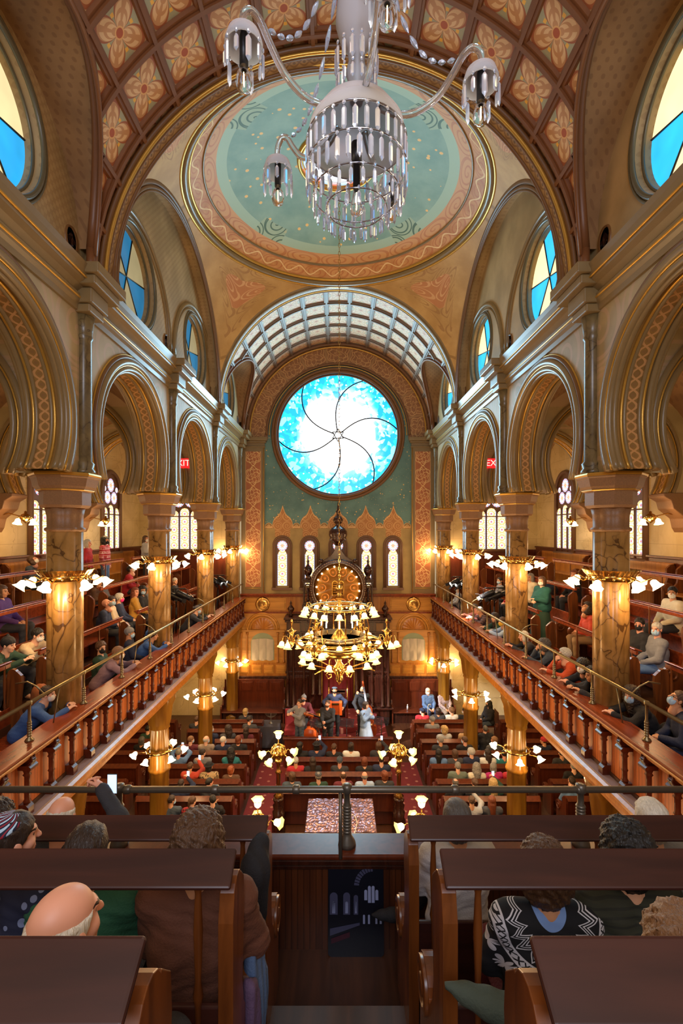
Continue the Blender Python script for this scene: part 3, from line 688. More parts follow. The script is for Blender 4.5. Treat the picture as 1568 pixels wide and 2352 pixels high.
# ---- aisle vaults and cross arches
for s, nm in ((-1, 'left'), (1, 'right')):
    for i in range(5):
        yc = (COLY[i] + COLY[i + 1]) / 2; hx, hy = (XO - XB) / 2, 1.95; R2 = sqrt(hx * hx + hy * hy); xc = s * (XB + XO) / 2; zs = ZC + 1.45
        g = lambda u, v: (xc + hx * (2 * u - 1), yc + hy * (2 * v - 1), zs + sqrt(max(0, R2 * R2 - (hx * (2 * u - 1)) ** 2 - (hy * (2 * v - 1)) ** 2)))
        sv = struct('ceiling_aisle_vault', MB().grid(g, 28, 28), W['sail'])
        rgm = MB().tube([(xc + 1.0 * cos(2 * PI * j / 48), yc + 1.0 * sin(2 * PI * j / 48), zs + sqrt(R2 * R2 - 1) - .01) for j in range(48)], .05, 6, 0, True)
        rgm.tube([(xc + 1.35 * cos(2 * PI * j / 48), yc + 1.35 * sin(2 * PI * j / 48), zs + sqrt(R2 * R2 - 1.35 ** 2) - .01) for j in range(48)], .03, 6, 0, True); rgm.build('vault_ring', W['gold'], sv)
    for i, yc in enumerate(COLY[1:5]):
        wl = MB(); rx = sorted((s * XB, s * XO)); cx = s * (XB + XO) / 2
        a = opening(wl, (cx, AZ), 1.42, ZA, (rx[0], rx[1], ZA, ZC + 4.2), 'xz', yc - .22, .44, 0, 1, 40)
        o = struct('wall_aisle_arch', wl, [W['wall'], W['chain']])
        mo = MB()
        for y_ in (yc - .24, yc + .24):
            for dr, rr, mi in ((.03, .05, 0), (.10, .018, 1), (.17, .05, 0)):
                aa = math.asin((ZA - AZ) / (1.42 + dr)); mo.tube(arcpts((cx, AZ), 1.42 + dr, aa, PI - aa, 40, 'xz', y_), rr, 6, mi)
        for fy in (-.12, .12): mo.tube(arcpts((cx, AZ), 1.41, a[0], a[1], 40, 'xz', yc + fy), .022, 6, 1)
        mo.build('archivolt', [W['mold'], W['gold']], o)
        cb = MB().prism([(q * (XO - .40 * k_) if False else 0, 0) for q, k_ in ()] or [(s * XO, ZA), (s * (XO - .62), ZA), (s * (XO - .62), ZA - .08), (s * (XO - .45), ZA - .18), (s * (XO - .40), ZA - .36), (s * (XO - .12), ZA - .58), (s * (XO - .07), ZA - .80), (s * XO, ZA - .92)], 'y', yc - .28, yc + .28)
        tag(cb.build('trim_corbel', W['cap'], None, .02), None, None, None, 'structure')
# ---- columns
def column(s, yc, i):
    t = thing('column', 'placeholder', 'column', (s * XC, yc, 0))
    lob = lambda a: 1 + .10 * abs(cos(4 * a)) - .05
    sh = MB().lathe([(.245, GF[0] - .15), (.245, ZC + .02), (.215, ZC + .03)], (0, 0, 0), 64, fx=lob); sh.build('shaft', W['col'], t)
    nk = MB().lathe([(.25, ZC - .02), (.275, ZC + .0), (.275, ZC + .03), (.24, ZC + .05), (.245, ZC + .22), (.27, ZC + .34)], (0, 0, 0), 64, fx=lob); nk.build('necking', W['cap'], t)
    cp = MB(); oc = Matrix.Rotation(PI / 8, 3, 'Z'); q = 1 / cos(PI / 8)
    cp.lathe([(.30 * q, ZC + .34), (.33 * q, ZC + .38), (.33 * q, ZC + .58), (.36 * q, ZC + .60)], (0, 0, 0), 8, 0, oc, False).lathe([(.36 * q, ZC + .60), (.40 * q, ZC + .66), (.43 * q, ZC + .78), (.45 * q, ZC + .80), (.45 * q, ZA)], (0, 0, 0), 8, 0, oc, False)
    cp.build('capital', W['cap'], t)
    MB().lathe([(.455 * q, ZA - .05), (.465 * q, ZA - .025), (.455 * q, ZA)], (0, 0, 0), 8, 0, oc, False).lathe([(.365 * q, ZC + .595), (.375 * q, ZC + .605), (.365 * q, ZC + .625)], (0, 0, 0), 8, 0, oc, False).build('gilt_line', W['gold'], t)
    x = -s * (XC - XW + .02) 
    cl = MB().lathe([(.16, ZA), (.16, ZA + .05), (.13, ZA + .09), (.15, ZA + .16), (.115, ZA + .20), (.105, ZA + 2.05), (.13, ZA + 2.09), (.115, ZA + 2.14), (.125, ZA + 2.2), (.16, ZC + 3.36)], (x, 0, 0), 16); cl.build('colonette', W['colo'], t)
    br = MB().box(x - .2, x + .2, -.22, .22, ZC + 3.28, ZC + 3.40).box(x - .25, x + .25, -.26, .26, ZC + 3.40, ZC + 3.62).box(x - .36, x + .36, -.38, .42, ZC + 3.62, ZC + 3.75).box(x - .44, x + .44, -.44, .48, ZC + 3.75, ZC + 3.91); br.build('cornice_bracket', W['mold'], t, .02)
    # lower shaft
    lw = MB().lathe([(.30, 0), (.30, .25), (.25, .32), (.215, .36), (.215, 1.9), (.24, 1.92), (.25, 1.98), (.215, 2.02), (.205, 2.9), (.235, 2.93), (.22, 2.98), (.25, 3.05), (.30, 3.45), (.36, 3.6), (.36, ZC - 3.75)], (0, 0, 0), 40, fx=lob); lw.build('lower_shaft', W['lcol'], t)
    return t
words = ['nearest', 'second', 'third', 'farthest']
for s, nm in ((-1, 'left'), (1, 'right')):
    for i, yc in enumerate(COLY[2:]):
        c = column(s, yc, i); c['label'] = ['brown marbled column in the %s gallery, nearest of its row, its lamp ring lowest in the view', 'second marbled column from the front along the %s gallery', 'third marbled column from the front along the %s gallery', 'marbled column of the %s gallery standing closest to the end wall'][i] % nm
        c['group'] = 'gallery columns'
    c = column(s, COLY[1], 0); c['label'] = 'marbled column of the %s gallery where it meets the rear gallery' % nm; c['group'] = 'gallery columns'
# ---- west parapet and back window (behind the camera)
rw = MB().tube([(1.8 * cos(2 * PI * j / 48), YB + .02, ZC + 3.6 + 1.8 * sin(2 * PI * j / 48)) for j in range(48)], .08, 8, 0, True)
struct('window_30', rw, W['wdark'])
# ---------------------------------------------------------------- gallery fronts
ORD = ['first', 'second', 'third', 'fourth', 'fifth', 'sixth', 'seventh', 'eighth', 'ninth', 'tenth', 'eleventh', 'twelfth', 'thirteenth']
def ry(a): return Matrix.Rotation(a, 3, 'Y')
def side_parapet(s, nm):
    y0, y1 = 4.12, 19.55
    t = thing('gallery_parapet', 'carved red-brown wooden parapet running along the %s gallery' % nm, 'parapet', (s * 3.8, 0, 0))
    X = lambda a: -s * a            # towards the nave
    def bx(mb, a0, a1, ya, yb, z0, z1, m=0):
        p, q = sorted((X(a0), X(a1))); mb.box(p, q, ya, yb, ZC + z0, ZC + z1, m)
    p = MB(); bx(p, -.16, -.10, y0, y1, -3.5, -2.74); p.build('beadboard_panel', W['parw'], t)
    c = MB(); bx(c, -.24, .10, y0, y1, -2.69, -2.645); bx(c, -.2, .05, y0, y1, -2.74, -2.69); c.build('cap', W['red'], t, .012)
    m = MB(); bx(m, -.10, .115, y0, y1, -2.72, -2.69); bx(m, -.10, .03, y0, y1, -2.80, -2.74); bx(m, .0, .06, y0, y1, -2.75, -2.70); m.build('cap_moulding', W['oak'], t, .01)
    l = MB(); bx(l, -.10, .06, y0, y1, -3.53, -3.5); l.build('dusty_ledge', W['gray'], t)
    f = MB(); k = [(.06, -3.53), (.10, -3.56), (.10, -3.60), (.05, -3.64), (.06, -3.70), (.02, -3.73), (.02, -3.79), (-.2, -3.79), (-.2, -3.53)]
    f.prism([(X(a), ZC + b) for a, b in k], 'y', y0, y1); f.build('fascia_moulding', W['oak'], t)
    u = MB()
    u.prism([(X(-.10), -3.5), (X(.02), -3.5), (X(.02), -3.40), (X(-.02), -3.36), (X(-.10), -3.36)], 'y', -.055, .055)
    u.lathe([(.04, -3.36), (.045, -3.33), (.033, -3.31), (.033, -3.22), (.045, -3.20), (.033, -3.18), (.033, -3.03), (.05, -3.01), (.035, -2.99), (.045, -2.96), (.07, -2.93)], (X(-.03), 0, 0), 10)
    u.prism([(X(-.10), -2.93), (X(.06), -2.93), (X(.06), -2.90), (X(.03), -2.875), (X(-.10), -2.875)], 'y', -.075, .075)
    u.prism([(X(-.10), -2.875), (X(.0), -2.875), (X(.06), -2.81), (X(.03), -2.78), (X(.07), -2.74), (X(-.10), -2.74)], 'y', -.03, .03)
    for d in (-1, 1):
        u.tube([(X(-.07), d * (.235 - .205 * cos(a)) , -2.885 + .12 * sin(a)) for a in [PI / 2 * i / 8 for i in range(9)]], .025, 6)
        u.tube([(X(.0), d * .045, -2.88), (X(.05), d * .03, -2.83), (X(.03), d * .03, -2.76)], .014, 5)
    me = u.data('parapet_post'); me.materials.append(W['redd'])
    st = MB(); 
    for d in (-.022, .022): st.cb((X(.05), d, -2.85), (.012, .03, .055), 0, ry(-s * .5))
    me2 = st.data('worn_block'); me2.materials.append(W['iron'])
    y = y0 + .30; n = 0
    while y < y1 - .1:
        o = link('post', me, t); o.location = (0, y, ZC); q = link('worn_block', me2, o); q['label'] = 'pale worn bracket tip'
        y += .5; n += 1
    # pipe rail
    r = thing('pipe_rail', 'thin brass pipe rail on posts above the %s gallery parapet' % nm, 'railing', (s * 3.88, 0, 0), 0, 'gallery pipe rails')
    MB().tube([(0, y0 - .1, ZC - 2.17), (0, y1, ZC - 2.17)], .026, 8).build('rail', W['pipe'], r)
    for i in range(12):
        y = 4.75 + i * 1.29
        if y > 19.3: break
        pb = MB().lathe([(.055, ZC - 2.645), (.05, ZC - 2.625), (.022, ZC - 2.60), (.024, ZC - 2.4), (.018, ZC - 2.38), (.018, ZC - 2.2), (.032, ZC - 2.19), (.032, ZC - 2.15)], (0, y, 0), 10)
        for k in range(6): pb.lathe([(.025, 0), (.03, .012), (.025, .024)], (0, y, ZC - 2.59 + k * .032), 8)
        pb.build('post', W['pipe'], r)
        if i % 2: MB().tube([(0, y + .65, ZC - 2.19), (-s * -.03, y + .56, ZC - 2.645)], .009, 6).build('stay', W['pipe'], r)
        if i % 3 == 1: MB().tube([(0, y + .3, ZC - 2.16), (s * .10, y + .3, ZC - 2.06), (s * .22, y + .3, ZC - 2.0), (s * .36, y + .28, ZC - 2.02)], .011, 6).build('brace', W['pipe'], r)
for s, nm in ((-1, 'left'), (1, 'right')): side_parapet(s, nm)
def front_parapet():
    t = thing('gallery_parapet', 'plain beadboard parapet with a flat cap at the end of the aisle', 'parapet', (0, 3.95, 0))
    MB().box(-3.9, 3.9, -.02, .04, ZC - 3.56, ZC - 2.72).build('beadboard_panel', W['beadd'], t)
    MB().box(-3.9, 3.9, -.06, .24, ZC - 2.68, ZC - 2.635).build('cap', W['redd'], t, .015)
    MB().box(-3.9, 3.9, -.05, .06, ZC - 2.73, ZC - 2.68).box(-3.9, 3.9, -.035, .05, ZC - 2.77, ZC - 2.73).build('cap_moulding', W['dark'], t, .012)
    MB().box(-3.7, 3.7, .04, .16, ZC - 3.79, ZC - 2.9).build('outer_front', W['parw'], t)
    r = thing('pipe_rail', 'iron pipe rail across the front of the rear gallery, propped by a twisted post', 'railing', (0, 4.02, 0), 0, 'gallery pipe rails')
    MB().tube([(-3.9, 0, ZC - 2.17), (3.9, 0, ZC - 2.17)], .028, 10).build('rail', W['steel'], r)
    for i, (x, sp) in enumerate(((.075, 1), (-1.83, 0), (2.03, 0))):
        p = MB().lathe([(.075, ZC - 2.635), (.07, ZC - 2.60), (.04, ZC - 2.55), (.032, ZC - 2.52), (.034, ZC - 2.30), (.026, ZC - 2.28), (.026, ZC - 2.20), (.04, ZC - 2.19), (.042, ZC - 2.13), (.02, ZC - 2.12)], (x, 0, 0), 12)
        for k in range(9): p.lathe([(.034, 0), (.041, .013), (.034, .026)], (x, 0, ZC - 2.53 + k * .026), 10)
        p.build('post', W['steel'], r)
    MB().tube([(.02, 0, ZC - 2.17), (.02, -.13, ZC - 2.66)], .016, 6).build('stay', W['steel'], r)
    for x in (-1.03, -.35, .98, 2.02, -1.76): MB().lathe([(.03, -.03), (.037, -.02), (.037, .02), (.03, .03)], (x, 0, ZC - 2.17), 10, 0, ry(PI / 2)).build('collar', W['steel'], r)
front_parapet()
# ---------------------------------------------------------------- pews
def arcp(c, r, a0, a1, n): return [(c[0] + r * cos(a0 + (a1 - a0) * i / n), c[1] + r * sin(a0 + (a1 - a0) * i / n)) for i in range(n + 1)]
def end_poly(h, k=0):
    """side view (y, z) of a carved pew end: tall hooked back, scrolled arm in front"""
    return [(-.06, 0), (.47, 0), (.47, .40)] + arcp((.36, .56), .125, -.5, PI * .9, 10) + [(.22, .60), (.16, .68), (.13, .80), (.17, h - .18), (.16, h - .08), (.10, h - .02)] + arcp((.03, h - .05), .07, .4, PI, 6) + [(-.06, h - .12)]
ENDH = .96
_pewm = {}
def pew(name, label, L, h, group, board=.16, open_back=True, wood='pew', endw='pewend', both=(1, 1), slope=.62, loc=(0, 0, 0), rz=0, seat=.45, ov=.0):
    t = thing(name, label, 'pew', loc, rz, group); key = (round(L, 2), h, board, open_back, wood, both, endw, ov)
    if key in _pewm:
        for nm, mes in _pewm[key]:
            o = link(nm, mes, t)
            if nm != 'spindle': bv(o, .008)
        return t
    rec = []; hl = L / 2
    def part(nm, mb, m):
        o = mb.build(nm, W[m] if isinstance(m, str) else m, t)
        if nm != 'spindle': bv(o, .008)
        rec.append((nm, o.data))
    part('seat', MB().box(-hl, hl, .0, .43, seat - .035, seat), wood)
    part('back', MB().cb((0, -.01, (seat + .40 + .40) / 2 if open_back else (seat + h) / 2 - .04), (L, .025, .40 if open_back else h - seat + .06)), wood)
    a = math.atan(slope); c = cos(a) * board / 2; z = sin(a) * board
    part('book_board', MB().cb((0, -.05, h - z / 2), (L + 2 * ov, board, .022), 0, Matrix.Rotation(a, 3, 'X')), wood)
    if board < .14 and open_back: part('top_rail', MB().box(-hl, hl, -.05, -.005, h - z - .06, h - z + .005), wood)
    part('front_panel', MB().box(-hl + .05, hl - .05, .05, .07, .02, seat - .04), wood)
    if open_back:
        n = max(2, int(L / .9))
        for i in range(n + 1):
            x = -hl + .12 + (L - .24) * i / n; z1 = h - z - .0
            part('spindle', MB().lathe([(.014, seat), (.014, seat + .38), (.022, seat + .42), (.013, seat + .48), (.020, (z1 + seat + .45) / 2), (.013, z1 - .08), (.022, z1 - .04), (.014, z1 + .03)], (x, -.02, 0), 8), endw)
    for i, sx in enumerate((-1, 1)):
        if both[i]:
            e = MB().prism(end_poly(h - (.13 if open_back else .03)), 'x', sx * hl - .03, sx * hl + .03)
            e.lathe([(.115, -.045), (.115, .045), (.085, .05), (.08, .035), (.05, .035), (.045, .05), (.0, .05)], (sx * hl, .36, .56), 16, 0, Matrix.Rotation(sx * PI / 2, 3, 'Y'))
            part('pew_end', e, endw)
    _pewm[key] = rec; return t
def bv(o, w):
    b = o.modifiers.new('bevel', 'BEVEL'); b.width = w; b.segments = 2; b.limit_method = 'ANGLE'; b.angle_limit = .7
# main floor: five rows in the middle, eight rows on each side, short pews under the galleries
ROWC = [12.25, 13.1, 13.95]; ROWS = [9.5, 10.3, 11.1, 11.9, 12.72, 13.54, 14.36, 15.16, 15.94, 16.72]
for i, y in enumerate(ROWC):
    pew('pew', '%s short pew in front of the reading table, counted from it' % ORD[i], 2.85, .96, 'pews in the middle of the floor', .15, False, 'redd', 'redd', loc=(.02, y, 0))
for s, nm in ((-1, 'left'), (1, 'right')):
    for i, y in enumerate(ROWS):
        near = min(abs(y + .2 - c) for c in COLY); w0, w1 = 2.62, (3.86 if near < .46 else 4.98)
        pew('pew', 'pew of the %s floor block, %s row from the stage' % (nm, ORD[len(ROWS) - 1 - i]), w1 - w0, .96, 'pews of the %s floor block' % nm, .15, False, 'redd', 'redd', loc=(s * (w0 + w1) / 2, y, 0))
        pew('pew', 'short pew under the %s gallery, %s row from the stage' % (nm, ORD[len(ROWS) - 1 - i]), 2.2, .96, 'short pews under the %s gallery' % nm, .15, False, 'redd', 'redd', loc=(s * 6.75, y, 0))
# galleries: three open-backed rows per side and a bench along the wall
GX = [4.86, 5.72, 6.62]; GY = [(4.3, 7.25), (7.75, 10.95), (11.6, 14.85), (15.5, 18.7)]
for s, nm in ((-1, 'left'), (1, 'right')):
    for k, x in enumerate(GX):
        for j, (a, b) in enumerate(GY):
            if k == 0: a += .1; b -= .1
            pew('gallery_pew', 'open-backed %s gallery pew, %s row up, %s along from the end wall' % (nm, ORD[k], ORD[3 - j]), b - a, 1.50, '%s gallery pews' % nm, .13, True, 'red', 'pewend', (1, 1), .25,
                loc=(s * x, (a + b) / 2, GF[k]), rz=-s * -PI / 2)
    for j, (a, b) in enumerate(GY):
        pew('wall_bench', 'panelled bench against the outer wall of the %s gallery, %s from the end wall' % (nm, ORD[3 - j]), b - a + .3, 1.1, '%s wall benches' % nm, .05, False, 'oak', 'pewend', (1, 1), .1,
            loc=(s * 7.98, (a + b) / 2, GF[3]), rz=s * PI / 2)
    wn = MB().box(min(s * 8.06, s * XO), max(s * 8.06, s * XO), 3.9, YE, GF[3], GF[3] + 1.2).box(min(s * 8.02, s * XO), max(s * 8.02, s * XO), 3.9, YE, GF[3] + 1.2, GF[3] + 1.26)
    wn.box(min(s * 4.1, s * 8.1), max(s * 4.1, s * 8.1), YE - .05, YE, GF[0], GF[3] + 1.12); struct('baseboard_gallery_' + nm, wn, W['redd'], None, .01)
# rear gallery: three rows each side of the aisle, wide sloping book boards
for s, nm in ((-1, 'left'), (1, 'right')):
    for k, (y, h, z) in enumerate(((2.87, -1.711, -3.15), (1.96, -1.308, -2.75), (1.035, -.885, -2.35))):
        x0, x1 = (.445, 3.6)
        pew('rear_pew', ['frontmost dark walnut pew %s of the aisle, next to the parapet', 'middle dark walnut pew %s of the aisle, sweatered backs under its board', 'nearest dark walnut pew %s of the aisle, its sloping board biggest'][k] % nm,
            x1 - x0, h - z, 'rear gallery pews', .145, True, 'pew', 'pewend', (1, 0) if s > 0 else (0, 1), .62, loc=(s * (x0 + x1) / 2, y, ZC + z), ov=.03)
# poster on the panel: a dark photograph of a vaulted hall
def poster():
    t = thing('poster', 'dark rounded poster of a vaulted hall leaning against the beadboard panel', 'poster', (.145, 3.86, ZC - 3.43)); P = W['black']
    tilt = Matrix.Rotation(-.09, 4, 'X')
    def rr(w, h, r, n=5): return [p for cx, cz, a in ((w - r, r, -PI / 2), (w - r, h - r, 0), (-w + r, h - r, PI / 2), (-w + r, r, PI)) for p in arcp((cx, cz), r, a, a + PI / 2, n)]
    b = MB().prism(rr(.225, .70, .03), 'y', 0, .012).xf(tilt); b.build('board', plain('night_blue_print', '10121c', .3), t)
    L = MB(); ink = plain('pale_blue_print', '7f88ad', .3); dim = plain('dusky_violet_print', '3d3f58', .3)
    def q(poly, m): L.add([(a, -.0025, b) for a, b in poly], [tuple(range(len(poly)))], m)
    def lan(x, w, z0, z1, m): q([(x - w, z0), (x + w, z0), (x + w, z1 - w)] + arcp((x, z1 - w), w, 0, PI, 8) + [(x - w, z1 - w)], m)
    for i, x in enumerate((.07, .10, .13, .16)): lan(x + .01, .012, .41 - (i in (0, 3)) * -.02, .54 - (i in (0, 3)) * .03, 0)
    for x, w in ((-.18, .032), (-.075, .028), (.0, .018)): lan(x, w, .32, .49 - (x > -.05) * .02, 1); lan(x, w * .4, .33, .42, 0)
    for x in (.065, .105, .165, .2): lan(x, .008, .25, .32, 0)
    for k in range(9):
        a = PI * .98 - k * .17; c0, s0 = (.14 + .115 * cos(a), .535 + .115 * sin(a)), (.14 + .155 * cos(a), .535 + .155 * sin(a)); a2 = a - .13
        q([c0, (.14 + .115 * cos(a2), .535 + .115 * sin(a2)), (.14 + .155 * cos(a2), .535 + .155 * sin(a2)), s0], 1)
    q([(-.21, .16), (.03, .24), (.03, .26), (-.21, .215)], 1); q([(-.2, .10), (-.05, .15), (-.05, .19), (-.2, .14)], 2)
    L.xf(tilt); L.build('picture_print', [ink, dim, plain('wine_print', '3a1826', .4)], t)
poster()
# central carpet strips and the red platform
for s, nm in ((-1, 'left'), (1, 'right')):
    tag(MB().box(s * 2.05 - .46, s * 2.05 + .46, 6.2, 15.6, 0, .012).build('aisle_carpet', W['carpet']), 'red patterned runner along the %s floor aisle' % nm, 'carpet', 'aisle runners')
st = MB().box(-1.75, 1.75, 15.3, 18.6, 0, .3)
pl = struct('floor_stage', st, W['carpet'])
for k, (rr, z) in enumerate(((1.5, .48), (1.2, .66))):
    MB().prism([(x, y) for x, y in arcp((0, 18.6), rr, PI, 2 * PI, 24)], 'z', .3, z).build('carpeted_step', W['carpet'], pl, .02)
tag(MB().box(-1.7, 1.7, 15.24, 15.29, .0, .92).box(-1.75, 1.75, 15.18, 15.34, .92, .965).build('stage_front', W['redd'], None, .01), 'low wooden front of the musicians platform with a flat rail', 'stage rail')
# ---------------------------------------------------------------- east end woodwork
def panel_row(mb, x0, x1, n, z0, z1, y, d=.03, g=.05, m=0):
    w = (x1 - x0) / n
    for i in range(n):
        a, b = x0 + i * w + g, x0 + (i + 1) * w - g
        mb.box(a, b, y - d, y, z0 + g, z1 - g, m); mb.box(a + .05, b - .05, y - d - .02, y - d, z0 + g + .05, z1 - g - .05, m)
Z = lambda v: ZC + v
wn = MB().box(-4.0, 4.0, YE - .12, YE + .3, 0, Z(-2.62))
wo = struct('wall_east_wainscot', wn, W['oak'])
MB().box(-4.0, 4.0, YE - .34, YE - .1, Z(-2.62), Z(-2.56)).box(-4.0, 4.0, YE - .26, YE - .1, Z(-2.68), Z(-2.62)).box(-4, 4, YE - .2, YE - .1, Z(-3.36), Z(-3.30)).build('ledge', W['red'], wo, .01)
MB().box(-4, 4, YE - .24, YE - .1, Z(-6.0), Z(-5.9)).build('rail', W['dark'], wo, .01)
for s, nm in ((-1, 'left'), (1, 'right')):
    xc = s * 3.05; yf = YE - .12
    a = MB(); panel_row(a, xc - 1.0, xc + 1.0, 1, Z(-3.3), Z(-2.68), yf, .02, .06); a.build('frieze_panel', W['oakx'], wo, .01)
    MB().lathe([(.0, .02), (.06, .05), (.10, .03), (.16, .05), (.19, .02), (.24, .06), (.28, .05), (.30, 0)], (xc, yf - .03, Z(-2.99)), 28, 0, Matrix.Rotation(PI / 2, 3, 'X'), fx=lambda q: 1 + .03 * cos(8 * q)).build('rosette', W['brass'], wo)
    t = thing('painted_niche', 'golden oak niche %s of the ark with a carved shell over a painted curtain' % nm, 'niche', (xc, yf, 0), 0, 'oak niches')
    p = MB().box(-.98, .98, -.05, 0, Z(-5.35), Z(-3.36)); p.build('back_panel', W['oakx'], t)
    ar = MB(); 
    for r, w_ in ((.60, .05), (.50, .03), (.67, .03)): ar.tube([(r * cos(PI * i / 24), -.07, Z(-4.02) + r * sin(PI * i / 24)) for i in range(25)], w_, 6)
    ar.box(-.9, .9, -.12, -.05, Z(-4.10), Z(-4.02)); ar.build('arch', W['oakx'], t)
    sh = MB()
    sh.grid(lambda u, v: (.46 * v * cos(PI * u), -.07 - .05 * (v * (1.02 - v) * 3) * (.55 + .45 * abs(cos(9.5 * PI * u))), Z(-4.0) + .46 * v * sin(PI * u)), 76, 8); sh.build('shell', W['oak'], t)
    nic = MB(); n = 20; pl = [(-.47, Z(-5.25)), (.47, Z(-5.25)), (.47, Z(-4.55))] + [(.47 * cos(PI * i / n), Z(-4.55) + .40 * sin(PI * i / n)) for i in range(1, n)] + [(-.47, Z(-4.55))]
    nic.add([(p_, -.056, q) for p_, q in pl], [tuple(range(len(pl)))]); nic.build('painted_panel', plain('faded_green_paint', '8f9a7c', .7), t)
    for i in range(3):
        x0 = -.44 + i * .297
        MB().grid(lambda u, v: (x0 + .285 * u, -.075 - .018 * sin(v * 9 + abs(u - .5) * 5) * (1 - v * .5) - .02 * sin(PI * u), Z(-5.22) - .05 * sin(PI * u) * (1 - v) + (.80 + .05 * sin(PI * (x0 + .285 * u + .47) / .94) ) * v), 10, 22).build('curtain', plain('grey_white_curtain', 'b9ae9c', .8), t)
    for d in (-.62, .62, -.86, .86):
        MB().lathe([(.055, Z(-5.35)), (.055, Z(-5.28)), (.035, Z(-5.25)), (.03, Z(-4.25)), (.05, Z(-4.22)), (.05, Z(-4.12))], (d, -.08, 0), 10).build('pilaster', W['oak'], t)
    b = MB(); panel_row(b, xc - .98, xc + .98, 4, Z(-5.85), Z(-5.40), yf, .03, .05); b.build('base_panel', W['oakx'], wo, .008)
    # bench along the wall
    q = thing('wall_bench', 'long panelled dark bench on the main floor at the %s of the ark' % nm, 'bench', (s * 3.35, YE - .3, 0), 0, 'benches beside the ark')
    MB().box(-1.2, 1.2, -.04, .04, .1, Z(-5.98)).build('back', W['redd'], q, .01)
    b = MB(); panel_row(b, -1.15, 1.15, 4, Z(-6.5), Z(-6.0), -.04, .02, .04); b.build('back_panel', W['redd'], q, .008)
    MB().box(-1.2, 1.2, -.62, 0, .42, .46).build('seat', W['redd'], q, .01); MB().box(-1.15, 1.15, -.5, -.46, .0, .42).build('front', W['dark'], q)
    for d in (-1, 1): MB().prism([(-y_, z_) for y_, z_ in end_poly(1.25)], 'x', d * 1.22 - .03, d * 1.22 + .03).xf(Matrix.Diagonal((1, 1.2, 1, 1))).build('bench_end', W['redd'], q, .008)
    for k in range(2):
        lb = MB().box(-.9, .9, -.03, .03, .05, 1.15).box(-.9, .9, -.5, 0, .40, .44)
